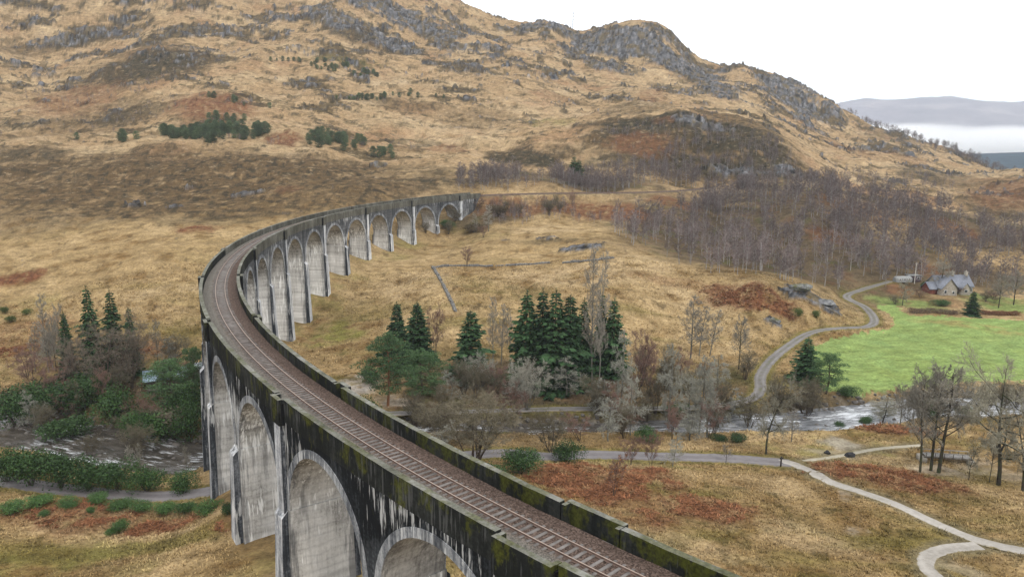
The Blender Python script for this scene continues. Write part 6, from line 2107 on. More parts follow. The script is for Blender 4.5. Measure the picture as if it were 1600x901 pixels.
def spruce(seed, slim=1.0, loose=0.0):
    """unit height; crown radius about .17"""
    rg = np.random.default_rng(seed); tb, cb = MB(), MB()
    tb.tube([(0, 0, 0), (.004, .002, .5), (0, 0, .99)], [.014, .008, .001], 7)
    tiers = 30
    for k in range(tiers):
        z = .08 + .9 * (k / tiers) ** .92; R = .175 * (1 - z) ** .78 * rg.uniform(.66, 1.2) + .008; nb = max(4, int(10 - 5 * z)); R *= 1 if loose == 0 else rg.uniform(1 - loose, 1.05)
        for j in range(nb):
            a = j / nb * 6.283 + k * 1.3 + rg.uniform(-.25, .25); L = R * rg.uniform(.55, 1.25); o = np.array([math.cos(a), math.sin(a), 0]); sd_ = np.array([-o[1], o[0], 0])
            t = np.linspace(0, 1, 5); bow = -.35 * t * (1 - .35 * t)
            P = np.array([0, 0, z]) + o * (L * t)[:, None] + np.array([0, 0, 1]) * (L * bow)[:, None]
            tb.tube(P[:4], [.0022, .0018, .0013, .0008], 3)
            m = max(5, int(24 * L / .17)); tt = rg.uniform(.12, 1.0, m); C = np.array([0, 0, z]) + o * (L * tt)[:, None] + np.array([0, 0, 1]) * (L * (-.35 * tt * (1 - .35 * tt)))[:, None]
            side = rg.choice([-1, 1], m)[:, None]; Ls = (.030 + .030 * (1 - tt)) * rg.uniform(.7, 1.3, m) * (.55 + .9 * L / .17)
            d = unit(o * .75 + sd_ * side * rg.uniform(.4, 1.1, m)[:, None] + np.array([0, 0, -1]) * rg.uniform(.15, .75, m)[:, None]); n = unit(np.cross(d, rg.normal(size=(m, 3)) + [0, 0, 1.2])) * (Ls * .32)[:, None]
            E = C + d * Ls[:, None]; M_ = C + d * Ls[:, None] * .45
            V = np.stack([C, M_ - n, E, M_ + n], 1).reshape(-1, 3); cb.add(V, np.arange(4 * m).reshape(-1, 4))
    m = 30; zz = rg.uniform(.9, 1.0, m); twig_tris(cb, np.stack([zz * 0, zz * 0, zz], 1), unit(rg.normal(size=(m, 3)) * [1, 1, .4] + [0, 0, .7]), .03 * (1.05 - zz) * 8 + .006, np.full(m, .006), 0, rg)
    return tb, cb

def pine(seed, low=False):
    rg = np.random.default_rng(seed); tb, cb = MB(), MB(); bend = rg.normal(size=2) * .04
    tp = np.array([(0, 0, 0), (bend[0] * .4, bend[1], .3), (bend[0], bend[1] * .5, .62), (bend[0] * .6, 0, .93)]); tb.tube(tp, [.022, .017, .012, .004], 7)
    nb = 34 if not low else 44
    for k in range(nb):
        z = (.17 if not low else .05) + (.79 if not low else .91) * (k / nb) ** .9; i = min(int(z / .31), 2); p = tp[i] + (tp[i + 1] - tp[i]) * min(1, (z - tp[i][2]) / (tp[i + 1][2] - tp[i][2] + 1e-6))
        a = k * 2.4 + rg.uniform(-.4, .4); q = math.sin(math.pi * min(1, max(.05, (z + .12) / 1.14))) ** .7; L = .36 * q * rg.uniform(.55, 1.1); o = np.array([math.cos(a), math.sin(a), rg.uniform(-.05, .35)])
        e = p + o * L; tb.tube([p, p + o * L * .55 + [0, 0, -.01], e], [.007, .005, .002], 4)
        for c_ in range(rg.integers(4, 7)):
            c = p + o * L * rg.uniform(.5, 1.08) + rg.normal(size=3) * [.06, .06, .022]
            m = 62; u = unit(rg.normal(size=(m, 3))) * (rg.uniform(.3, 1, m) ** .5)[:, None] * [.074, .074, .036]
            P = c + u; d = unit(u * [1, 1, 1.6] + [0, 0, .045] + rg.normal(size=(m, 3)) * .012); twig_tris(cb, P, d, rg.uniform(.018, .036, m), np.full(m, .0105), 0, rg)
    return tb, cb

def bush(seed, n=4600, mat=None, stems=True):
    """unit height and width: lumpy dome of leaves on short stems"""
    rg = np.random.default_rng(seed); tb, cb = MB(), MB(); lob = [(rg.normal(size=2) * .17, rg.uniform(.4, .78), rg.uniform(.24, .38)) for _ in range(9)]
    for s in range(6):
        a = rg.uniform(0, 6.28); e = lob[s]; tb.tube([(0, 0, -.05), (e[0][0] * .5, e[0][1] * .5, .25), (e[0][0], e[0][1], e[1])], [.018, .012, .005], 4)
    P, O = [], []
    for (c, h, r) in lob:
        m = n // 9; u = unit(rg.normal(size=(m, 3))); u[:, 2] = np.abs(u[:, 2]) * np.where(rg.uniform(size=m) < .8, 1, -1); rr = r * (1 + .34 * noise(u[:, 0] * 3 + h * 9, u[:, 2] * 3 + u[:, 1] * 2, seed)) * rg.uniform(.66, 1.08, m)
        p = u * rr[:, None] * [1, 1, .95] + [c[0], c[1], h * .72]; P.append(p); O.append(u)
    P = np.concatenate(P); O = np.concatenate(O); k = P[:, 2] > -.02; P, O = P[k], O[k]
    leaf_quads(cb, P, .05, rg, 0, O)
    return tb, cb

CONIF = {}
def conifer(kind, var):
    key = (kind, var)
    if key not in CONIF:
        if kind == 'spruce': tb, cb = spruce(31 + var * 7, 1, .35 if var == 3 else 0.0); mt, mc = B_brown, M_spruce
        elif kind == 'cone': tb, cb = spruce(77); mt, mc = B_brown, M_spruce
        elif kind == 'pine': tb, cb = pine(51 + var * 5, var in (1, 3)); mt, mc = (B_orange if var in (0,) else B_brown), M_pineleaf
        else: tb, cb = bush(61 + var * 3); mt, mc = B_brown, {'rhodo': M_rhodo, 'fresh': M_fresh, 'gorse': M_gorse, 'scrub': M_scrub}[kind]
        allv = np.concatenate(cb.v); CONIF[key] = (tb.mesh('trunk', [mt]), cb.mesh('crown', [mc]), np.percentile(allv[:, 2], 99.8), np.percentile(np.hypot(allv[:, 0], allv[:, 1]), 96) * 2)
    return CONIF[key]

CATS = dict(spruce=('spruce_tree', 'tree'), cone=('conifer_tree', 'tree'), pine=('pine_tree', 'tree'), shrub=('shrub', 'shrub'), willow=('bare_thicket', 'tree'), lichenbush=('bare_thicket', 'tree'))
cnt = {}
for kind, x, y, H, Wd, label, grp in TREES:
    v = cnt.get(kind, 0); cnt[kind] = v + 1
    nm, cat = CATS.get(kind, ('bare_tree', 'tree')); z = float(gz(x, y)[0])
    if kind in ('spruce', 'cone', 'pine', 'shrub'):
        k = kind; var = v % 4
        if kind == 'shrub':
            k = 'gorse' if 'gorse' in label else 'fresh' if ('verge' in label or 'bright green' in label or 'small green' in label or 'tiny' in label) else 'scrub' if ('brown' in label or 'olive' in label) else 'rhodo'; var = v % 3
        if 'loose' in label: var = 3
        if kind == 'pine': var = 0 if 'orange trunk' in label else 2 if 'clear stem' in label else 1 + 2 * (v % 2)
        mt, mc, h, wd = conifer(k, var)
        if kind != 'shrub': label = label.replace(nm, nm)
    else:
        mt, mc, h, wd = tree_meshes(kind, v % 3)
    o = thing(nm, (x, y, z - .15), label, cat, grp or None, rng.uniform(0, 6.28)); sz = H / h; sx = Wd / wd
    if kind == 'spruce': sx = max(sx * 1.3, sz * .85)
    sx = min(max(sx, sz * .35), sz * (1.35 if kind == 'pine' else 2.2))
    link_mesh('stems' if kind == 'shrub' else 'trunk', mt, o, s=(sx, sx, sz)); link_mesh('foliage' if kind == 'shrub' else 'crown', mc, o, s=(sx, sx, sz))

# hillside pines: small, one mesh each
pn = MB(); tb, cb = pine(91, True)
def join(parts):
    b = MB()
    for src, mi in parts:
        b.v.append(np.concatenate(src.v))
        for q in src.f4: b.f4.append(q + b.n); b.m4.append(np.full(len(q), mi))
        for q in src.f3: b.f3.append(q + b.n); b.m3.append(np.full(len(q), mi))
        b.n += src.n
    return b
M_farpine = leafmat('young_pine_needles', (.06, .092, .055), (.135, .18, .105), .3)
PM = [join([(t_, 0), (c_, 1)]).mesh('young_pine', [B_brown, M_farpine]) for t_, c_ in (pine(91, True), pine(92, True), pine(93, True))]
for q, (x, y, h) in enumerate(PINES):
    o = link_mesh('young_pine', PM[q % 3], None, (x, y, float(gz(x, y)[0]) - .2), rng.uniform(0, 6.28), (h * .95,) * 2 + (h,))
    tag(o, 'small green pine among the plantation clumps on the open moor hillside', 'tree', 'young pines in clumps on the hillside')

# birch woods
def scatter(poly, n, seed, dens=26):
    rg = np.random.default_rng(seed); P = np.array(poly); lo, hi = P.min(0), P.max(0); out = []
    while len(out) < n:
        x = rg.uniform(lo[0], hi[0], n); y = rg.uniform(lo[1], hi[1], n); k = in_poly(x, y, poly) & (rg.uniform(-.55, .5, n) < fbm(x, y, dens, 3, seed)); out += list(zip(x[k], y[k]))
    return out[:n]
birches = []
for nm, n, h0, h1 in (('upper', 260, 6, 10.5), ('main', 720, 6.5, 12), ('right', 240, 6, 10), ('knoll', 150, 4, 7.5), ('valley', 70, 4.5, 8), ('bank', 90, 2.5, 5.5)):
    for x, y in scatter(WOODS[nm], n, 700 + len(nm)): birches.append((math.hypot(x, y), x, y, rng.uniform(h0, h1)))
d_rail = lambda x, y: near_path(np.array([x]), np.array([y]), T.roads['rail'][1], 8)[0][0]
birches = [q for q in birches if d_rail(q[1], q[2]) > 4.2 and not (in_poly(np.array([q[1]]), np.array([q[2]]), FIELD)[0]) and math.hypot(q[1] - 153, q[2] - 268) > 13 and near_path(np.array([q[1]]), np.array([q[2]]), T.roads['track'][1], 8)[0][0] > 3 and math.hypot(q[1]-143, q[2]-277) > 7 and not (138 < q[1] < 170 and 238 < q[2] < 262)]
birches.sort()
far_b = [(x, y, h) for _, x, y, h in birches[285:]]
for cx, cy, rx, ry, n in SCRUB:
    for _ in range(n): far_b.append((cx + rng.normal() * rx * .55, cy + rng.normal() * ry * .5, rng.uniform(2.2, 4.6)))
RIDGE = [(96.0, 935.0), (375, 900), (430, 890), (485, 875), (545, 862)]
for i in range(170):                                             # bare wood along the far shoulder of the hill
    t = rng.uniform(0, 1) ** .8; px_ = 372 + (552 - 372) * t; py_ = 925 - 62 * t + rng.normal() * 14
    far_b.append((px_ + rng.normal() * 5, py_, rng.uniform(7, 13) * (.6 + .4 * t)))
NV = 7; BM_ = [tree_meshes('birch', v) for v in range(NV)]
for q, (_, x, y, h) in enumerate(birches[:285]):
    bb, me, hh, wd = BM_[q % NV]; s = h / hh
    o = link_mesh('birch_tree', me, None, (x, y, float(gz(x, y)[0]) - .1), rng.uniform(0, 6.28), (s * rng.uniform(.85, 1.15),) * 2 + (s,))
    tag(o, 'slender bare birch with pale stem and purple twigs in the hillside wood', 'tree', 'bare birches of the hillside wood')
b = MB(); F4, F3 = [], []
FB = np.array(far_b); fz = gz(FB[:, 0], FB[:, 1])
for q, (x, y, h) in enumerate(far_b):
    bb, me, hh, wd = BM_[q % NV]; s = h / hh; a = rng.uniform(0, 6.28); V = np.concatenate(bb.v) * s; w_ = 1.25
    V = np.stack([(V[:, 0] * math.cos(a) - V[:, 1] * math.sin(a)) * w_ + x, (V[:, 0] * math.sin(a) + V[:, 1] * math.cos(a)) * w_ + y, V[:, 2] + fz[q] - .1], 1); b.v.append(V)
    for f_, m_ in zip(bb.f4, bb.m4): b.f4.append(f_ + b.n); b.m4.append(m_)
    for f_, m_ in zip(bb.f3, bb.m3): b.f3.append(f_ + b.n); b.m3.append(m_)
    b.n += len(V)
tag(b.build('birch_wood', [K['birch'][0], K['birch'][1]]), kind='stuff')

# ---------------------------------------------------------------- grass tussocks, bracken, heather: ground cover
def cover_points(n, r0, r1, amax, seed):
    rg = np.random.default_rng(seed); a = np.radians(rg.uniform(-amax, amax, n)); r = np.sqrt(rg.uniform(r0 ** 2, r1 ** 2, n)); return np.sin(a) * r, np.cos(a) * r, rg
def free(x, y):
    k = np.ones(len(x), bool)
    for nm, (wd, p) in T.roads.items(): k &= near_path(x, y, p, wd + 3)[0] > wd + .25
    d, i = near_path(x, y, T.river, 20); k &= d > T.river[i, 2] + 1.0
    k &= ~in_poly(x, y, FIELD)
    rr = np.hypot(x - VC[0], y - VC[1]); k &= (np.abs(rr - VR) > 4.6)
    return k
def blades(b, x, y, z, col, rg, nb, h, w, lean, flat=0.0):
    n = len(x); P = np.repeat(np.stack([x, y, z - .04], 1), nb, 0) + rg.normal(size=(n * nb, 3)) * [w * 1.5, w * 1.5, 0]
    a = rg.uniform(0, 6.28, n * nb); o = np.stack([np.cos(a), np.sin(a), np.zeros(n * nb)], 1); le = lean * rg.uniform(.4, 1.4, n * nb)[:, None]; hh = np.repeat(h, nb) * rg.uniform(.6, 1.2, n * nb)
    D = unit(o * le + [0, 0, 1 - flat]); s = np.stack([-np.sin(a), np.cos(a), np.zeros(n * nb)], 1) * (w * rg.uniform(.6, 1.2, n * nb))[:, None]
    M_ = P + D * (hh * .55)[:, None]; E = M_ + unit(D + o * le * .9 - [0, 0, .35]) * (hh * .5)[:, None]
    V = np.stack([P - s * .6, P + s * .6, M_ + s * .55, E, M_ - s * .55], 1).reshape(-1, 3); i = np.arange(n * nb)[:, None] * 5
    c = np.repeat(np.repeat(col, nb, 0) * rg.uniform(.5, 1.5, (n * nb, 1)), 5, 0)
    b.add(V, np.concatenate([i + [[0, 1, 2, 4]]], 0), i + [[4, 2, 3]], col=c)
tm = N('dry_stems', .9, .04); M_stems = tm.base(tm.attr('tint'))
G_, BR = MB(), MB()
for n, r0, r1, am, seed, nb, h0, wd in ((52000, 72, 150, 42, 801, 5, .42, .075), (42000, 150, 270, 42, 803, 4, .5, .12)):
    x, y, rg = cover_points(n, r0, r1, am, seed); k = free(x, y); x, y = x[k], y[k]; z = gz(x, y)
    M2 = {q: patch_mask(q, x, y) for q in KINDS}; c = ground_colour(x, y, z, M2)
    br = (M2['bracken'] * (.7 + .8 * fbm(x, y, 4, 4, 811)) > .42); gr = ~br & (M2['gravel'] < .3) & (rock_cover(x, y, M2) < .3) & (M2['litter'] * (r0 < 150) < .9)
    hgt = h0 * (1 + .6 * fbm(x, y, 7, 3, 813)).clip(.35, 1.9) * np.where(M2['moss'] > .5, .6, 1)
    cg = c * np.array([1.08, 1.07, 1.05]) * (1 + .22 * fbm(x, y, 3.2, 2, 815))[:, None]
    blades(G_, x[gr], y[gr], z[gr], np.clip(cg[gr], .01, .8), rg, nb, hgt[gr], wd, .75)
    xb, yb, zb2 = x[br], y[br], z[br]
    cb_ = np.array([.19, .084, .042]) * (1 + .35 * fbm(xb, yb, 3, 3, 817))[:, None] * np.array([1, 1, 1]); cb_ = lerp(cb_, (.25, .155, .078), sstep(0, .4, fbm(xb, yb, 4, 3, 819)) * .8)
    blades(BR, xb, yb, zb2, np.clip(cb_, .01, .8), rg, nb + 4, np.full(len(xb), .6), wd * 1.7, 1.5, .35)
x, y, rg = cover_points(26000, 85, 245, 42, 829)                  # extra fronds inside the bracken stands
M2 = {'bracken': patch_mask('bracken', x, y)}; k = free(x, y) & (M2['bracken'] * (.8 + .7 * fbm(x, y, 4, 4, 811)) > .5); x, y = x[k], y[k]; z = gz(x, y)
cb_ = lerp(np.tile([.18, .078, .038], (len(x), 1)), (.25, .15, .074), sstep(.0, .45, fbm(x, y, 4, 3, 819)) * .8)
blades(BR, x, y, z, np.clip(cb_ * (1 + .3 * fbm(x, y, 2, 2, 833))[:, None], .01, .8), rg, 9, np.full(len(x), .75), .15, 1.5, .35)
tag(G_.build('moor_grass', M_stems), kind='stuff'); tag(BR.build('bracken', M_stems), kind='stuff')
# ================================================================ buildings and small things
def frame(name, p, rz, label, cat, group=None): return thing(name, p, label, cat, group, rz)
stone = N('grey_harled_stone', .95, .15); vo = stone.n('ShaderNodeTexVoronoi'); vo.inputs['Scale'].default_value = 2.2
vp = stone.n('ShaderNodeTexCoord').outputs['Object']; stone.l(vp, vo.inputs['Vector']); stone.bump(vo.outputs['Distance'], .05)
M_wall = stone.base(stone.mix(.6, (.33, .30, .25), stone.ramp(vo.outputs['Color'], [(.1, (.20, .18, .155)), (.9, (.42, .39, .33))])))
sl = N('blue_grey_slate', .55, .4); br = sl.n('ShaderNodeTexBrick'); br.inputs['Scale'].default_value = 2.0; br.inputs['Color1'].default_value = (.15, .165, .20, 1); br.inputs['Color2'].default_value = (.23, .245, .285, 1); br.inputs['Mortar'].default_value = (.07, .075, .09, 1); br.inputs['Mortar Size'].default_value = .01
sl.l(sl.n('ShaderNodeTexCoord').outputs['Object'], br.inputs['Vector']); M_slate = sl.base(br.outputs['Color'])
M_glass = plain('dark_window_glass', (.025, .03, .035), .08, .1, 1, .5); M_white = plain('white_painted_timber', (.6, .6, .58), .6, .1); M_trim = plain('dark_trim', (.04, .035, .033), .6); M_red = plain('red_brown_boards', (.16, .06, .045), .8); M_timber = plain('grey_weathered_timber', (.15, .135, .115), .9, .35, 2); M_tin = plain('blue_grey_tin', (.30, .40, .50), .4, .25, .6, .5); M_metal = plain('dull_white_metal', (.25, .255, .25), .5, .15)
def gable(b, x0, x1, y0, y1, z0, ze, zr, axis='x', mat=0):
    """walls of a gabled block, ridge along axis"""
    if axis == 'x':
        ym = (y0 + y1) / 2; V = [(x0, y0, z0), (x1, y0, z0), (x1, y1, z0), (x0, y1, z0), (x0, y0, ze), (x1, y0, ze), (x1, y1, ze), (x0, y1, ze), (x0, ym, zr), (x1, ym, zr)]
        b.add(V, [(0, 1, 5, 4), (2, 3, 7, 6), (1, 2, 6, 5), (3, 0, 4, 7)], [(5, 6, 9), (7, 4, 8)], mat)
    else:
        xm = (x0 + x1) / 2; V = [(x0, y0, z0), (x1, y0, z0), (x1, y1, z0), (x0, y1, z0), (x0, y0, ze), (x1, y0, ze), (x1, y1, ze), (x0, y1, ze), (xm, y0, zr), (xm, y1, zr)]
        b.add(V, [(0, 1, 5, 4), (2, 3, 7, 6), (1, 2, 6, 5), (3, 0, 4, 7)], [(4, 5, 8), (6, 7, 9)], mat)
def roof(b, x0, x1, y0, y1, ze, zr, axis='x', ov=.35, th=.16, mat=0):
    if axis == 'x':
        ym = (y0 + y1) / 2; k = (zr - ze) / (ym - y0)
        for ys in (y0 - ov, y1 + ov):
            z_ = ze - ov * k; V = [(x0 - ov, ys, z_ + .02), (x1 + ov, ys, z_ + .02), (x1 + ov, ym, zr + .02), (x0 - ov, ym, zr + .02)]; V += [(a, c, d + th) for a, c, d in V]
            b.add(V, [(0, 1, 2, 3), (4, 7, 6, 5), (0, 4, 5, 1), (1, 5, 6, 2), (3, 2, 6, 7), (0, 3, 7, 4)], mat=mat)
    else:
        xm = (x0 + x1) / 2; k = (zr - ze) / (xm - x0)
        for xs in (x0 - ov, x1 + ov):
            z_ = ze - ov * k; V = [(xs, y0 - ov, z_ + .02), (xs, y1 + ov, z_ + .02), (xm, y1 + ov, zr + .02), (xm, y0 - ov, zr + .02)]; V += [(a, c, d + th) for a, c, d in V]
            b.add(V, [(0, 3, 2, 1), (4, 5, 6, 7), (0, 1, 5, 4), (1, 2, 6, 5), (3, 7, 6, 2), (0, 4, 7, 3)], mat=mat)
def window(parent, x, y, z, wd, h, frame_m=None):
    b = MB(); b.box((x - wd / 2, y - .07, z), (x + wd / 2, y + .05, z + h)); b2 = MB(); fr = MB()
    t = .09; fr.box((x - wd / 2, y - .08, z), (x - wd / 2 + t, y + .05, z + h)); fr.box((x + wd / 2 - t, y - .08, z), (x + wd / 2, y + .05, z + h)); fr.box((x - wd / 2 + t, y - .08, z), (x + wd / 2 - t, y + .05, z + t)); fr.box((x - wd / 2 + t, y - .08, z + h - t), (x + wd / 2 - t, y + .05, z + h))
    w_ = fr.build('window', frame_m or M_white, parent); g = MB(); g.box((x - wd / 2 + t, y - .04, z + t), (x + wd / 2 - t, y + .04, z + h - t)); g.build('pane', M_glass, w_)
hp = PLACES['house']; h = frame('stone_house', (hp[0], hp[1] + 3, float(gz(hp[0], hp[1])[0]) - .1), .12, 'grey stone house with slate gables among trees above the green field', 'house')
b = MB(); gable(b, -5.2, 8, 0, 7, -1, 2.9, 6.2); b.build('wall', M_wall, h)
b = MB(); gable(b, -5.6, 0.2, -2.6, 3.4, -1, 2.8, 6.0, 'y'); b.build('wall', M_wall, h)
b = MB(); gable(b, 2.6, 6.0, -1.5, 2.6, -1, 2.3, 4.2, 'y'); b.build('wall', M_wall, h)
b = MB(); roof(b, -5.2, 8, 0, 7, 2.9, 6.2); r_ = b.build('roof', M_slate, h)
b = MB(); roof(b, -5.6, .2, -2.6, 3.4, 2.8, 6.0, 'y', .4); b.build('roof', M_slate, h)
b = MB(); roof(b, 2.6, 6.0, -1.5, 2.6, 2.3, 4.2, 'y', .3); b.build('roof', M_slate, h)
for x in (2.0, 7.3):
    b = MB(); b.box((x - .45, 3.0, 5.2), (x + .45, 3.9, 7.4)); b.box((x - .55, 2.9, 7.4), (x + .55, 4.0, 7.55)); b.tube([(x, 3.45, 7.5), (x, 3.45, 7.95)], .14, 8, cap=True); b.build('chimney', M_wall, r_)
b = MB(); gable(b, -8.6, -5.7, -.5, 4, -1, 2.3, 4.3); b.build('annexe', M_red, h); b = MB(); roof(b, -8.6, -5.7, -.5, 4, 2.3, 4.3); b.build('roof', M_slate, h)
for x, y, z, a_, c_ in ((-4.2, -2.6, .9, 1.0, 1.3), (-1.2, -2.6, .7, .9, 1.1), (1.4, 0, .9, .9, 1.2), (4.3, -1.5, .9, 1.3, 1.1), (7.1, 0, .9, 1.0, 1.3)): window(h, x, y - .01, z, a_, c_)
b = MB(); b.box((1.95, -.08, 0), (2.5, .04, 2.0)); b.build('door', M_trim, h)
# long white trailer and a dark shed on the slope left of the house
tp_ = PLACES['trailer']; t = frame('caravan', (tp_[0], tp_[1], float(gz(*tp_[:2])[0])), .15, 'long white round-roofed caravan parked at the wood edge', 'caravan')
b = MB(); n = 11; ph = np.linspace(0, math.pi, n); yy = np.concatenate([[-1.25], -1.25 * np.cos(ph), [1.25]]); zz = np.concatenate([[.5], 1.6 + .95 * np.sin(ph), [.5]])
for xa, xb_, s0, s1 in ((-3.2, -2.7, .82, 1), (-2.7, 2.7, 1, 1), (2.7, 3.2, 1, .82)):
    A_ = np.stack([np.full(n + 2, xa), yy * s0, .5 + (zz - .5) * s0], 1); B_ = np.stack([np.full(n + 2, xb_), yy * s1, .5 + (zz - .5) * s1], 1)
    b.add(np.concatenate([A_, B_]), [(k, k + 1, n + 2 + k + 1, n + 2 + k) for k in range(n + 1)])
    for q_, sgn in ((A_, -1), (B_, 1)):
        if abs(q_[0, 0]) > 3: b.add(np.concatenate([q_, [[q_[0, 0], 0, .5]]]), tris=[(k, k + 1, n + 2) for k in range(n + 1)])
b.box((-2.7, -1.24, .42), (2.7, 1.24, .5)); b.build('body', M_metal, t)
for x in (-1.8, 0, 1.8): window(t, x, -1.26, 1.2, .9, .6)
for y in (-1.0, 1.0):
    b = MB(); b.tube([(0, y - .1, .32), (0, y + .1, .32)], .32, 14, cap=True); b.build('wheel', M_trim, t)
sp_ = PLACES['shed']; t = frame('shed', (sp_[0] - .5, sp_[1], float(gz(*sp_[:2])[0])), .1, 'dark shed with flat pale roof behind the white caravan', 'shed')
b = MB(); b.box((-2.2, -1.4, -.8), (2.2, 1.4, 2.3)); b.build('wall', plain('purple_grey_boards', (.10, .075, .085), .9), t)
b = MB(); b.box((-2.5, -1.7, 2.32), (2.5, 1.7, 2.5)); b.build('roof', M_metal, t); window(t, 1.2, -1.42, .9, 1.1, 1.0); b = MB(); b.box((-1.4, -1.47, -.7), (-.5, -1.42, 1.6)); b.build('door', M_trim, t)
pp_ = PLACES['pole']; t = frame('telegraph_pole', (pp_[0] + 1.0, pp_[1] + 1, float(gz(*pp_[:2])[0])), .3, 'pale wooden telegraph pole rising behind the shed', 'pole')
b = MB(); b.tube([(0, 0, -.3), (0, 0, 7.8)], [.13, .09], 8, cap=True); b.build('pole', plain('bleached_pole', (.42, .40, .35)), t); b = MB(); b.box((-.6, -.05, 7.2), (.6, .05, 7.32)); cr_ = b.build('crossarm', M_timber, t)
for x in (-.45, .45): b = MB(); b.tube([(x, 0, 7.32), (x, 0, 7.48)], .04, 6, cap=True); b.build('insulator', M_white, cr_)
# blue roofed hut on the left bank
lp = PLACES['lodge']; t = frame('timber_hut', (lp[0] + .5, lp[1] + 1.5, float(gz(*lp[:2])[0])), .42, 'timber hut with blue-grey tin roof half hidden by bushes beside the viaduct', 'hut')
b = MB(); gable(b, -3.8, 3.8, -2, 2, -1, 2.5, 3.8); b.build('wall', M_timber, t); b = MB(); roof(b, -3.8, 3.8, -2, 2, 2.5, 3.8, ov=.8, th=.08); b.build('roof', M_tin, t)
dk = MB(); dk.box((-3.8, -4.2, .3), (3.8, -2.02, .45)); dk.build('veranda', M_timber, t)
for x in np.linspace(-3.6, 3.6, 5): b = MB(); b.box((x - .06, -4.1, -.8), (x + .06, -3.98, 1.4)); b.build('post', M_timber, t)
b = MB(); b.box((-3.8, -4.12, 1.3), (3.8, -4.0, 1.42)); b.build('railing', M_timber, t); window(t, -1.6, -2.02, 1.0, 1.2, 1.1, M_trim); window(t, 2.6, -2.02, 1.0, .9, 1.1, M_trim); b = MB(); b.box((.3, -2.08, .45), (1.3, -2.01, 2.3)); b.build('door', plain('orange_door', (.35, .14, .07)), t)
op = PLACES['outhouse']; t = frame('outhouse', (op[0] + 2, op[1] + 3, float(gz(*op[:2])[0])), .3, 'small outhouse with pale tin roof squeezed behind the viaduct pier', 'hut')
b = MB(); gable(b, -2.2, 2.2, -1.6, 1.6, -1, 2.4, 3.3); b.build('wall', M_timber, t); b = MB(); roof(b, -2.2, 2.2, -1.6, 1.6, 2.4, 3.3, ov=.3, th=.06); b.build('roof', plain('pale_tin', (.5, .55, .6), .4, .2, .6, .5), t); b = MB(); b.box((-.45, -1.66, -.5), (.45, -1.61, 1.9)); b.build('door', M_trim, t)
# mast on the skyline
mx_, my_ = 69.5, 940.0
rr_ = np.linspace(880, 985, 60); a0 = math.atan2(888 - 800, 1215.17); el = gz(np.sin(a0) * rr_, np.cos(a0) * rr_); bi = int(np.argmax((el - CAMZ) / rr_)); mx_, my_, mz_ = math.sin(a0) * rr_[bi], math.cos(a0) * rr_[bi], float(el[bi])
t = frame('radio_mast', (mx_, my_, mz_ - .5), .3, 'thin radio mast standing alone on the hill skyline', 'mast')
b = MB(); H_ = 20.0; leg = [(.55 * math.cos(a), .55 * math.sin(a)) for a in (0, 2.094, 4.189)]
for x, y in leg: b.tube([(x, y, 0), (x * .4, y * .4, H_)], .09, 5, cap=True)
for k in range(13):
    z0, z1 = k * H_ / 13, (k + 1) * H_ / 13
    for q in range(3):
        f0, f1 = 1 - .6 * z0 / H_, 1 - .6 * z1 / H_; a_, c_ = leg[q], leg[(q + 1) % 3]; b.tube([(a_[0] * f0, a_[1] * f0, z0), (c_[0] * f1, c_[1] * f1, z1)], .045, 4)
b.build('lattice', plain('galvanised_steel', (.17, .18, .19), .5), t)
for z in (11, 15, 18.5):
    b = MB(); b.tube([(.5, -.1, z - .6), (.5, -.1, z + .6)], .26, 8, cap=True); b.build('antenna', M_metal, t)
b = MB(); b.tube([(0, 0, H_), (0, 0, H_ + 2.6)], [.05, .03], 5, cap=True); b.build('spike', M_metal, t)
# wooden footbridge between the alders
fp = PLACES['footbridge']; t = frame('footbridge', (fp[0] + .5, fp[1] + .3, float(gz(*fp[:2])[0]) + .05), -.16, 'low grey timber footbridge on stone ends between the alders', 'footbridge')
for y in (-.7, .7): b = MB(); b.box((-3.2, y - .12, .55), (4.4, y + .12, .85)); b.build('beam', M_timber, t)
b = MB()
for k in range(26): b.box((-3.1 + k * .285, -.85, .855), (-3.1 + k * .285 + .25, .85, .91))
b.build('deck', plain('silvered_planks', (.27, .26, .245), .9, .3, 2), t)
for y in (-.8, .8):
    b = MB(); b.box((-3.1, y - .05, 1.5), (4.3, y + .05, 1.6))
    rl = b.build('handrail', plain('silvered_rail', (.3, .29, .275), .9, .2), t)
    for x in np.linspace(-3, 4.2, 6): b = MB(); b.box((x - .05, y - .055, .6), (x + .05, y + .055, 1.5)); b.build('post', M_timber, rl)
for x in (-3.4, 4.2):
    b = MB(); b.box((x - .5, -1.2, -.5), (x + .5, 1.2, .548)); b.build('abutment', M_wall, t)

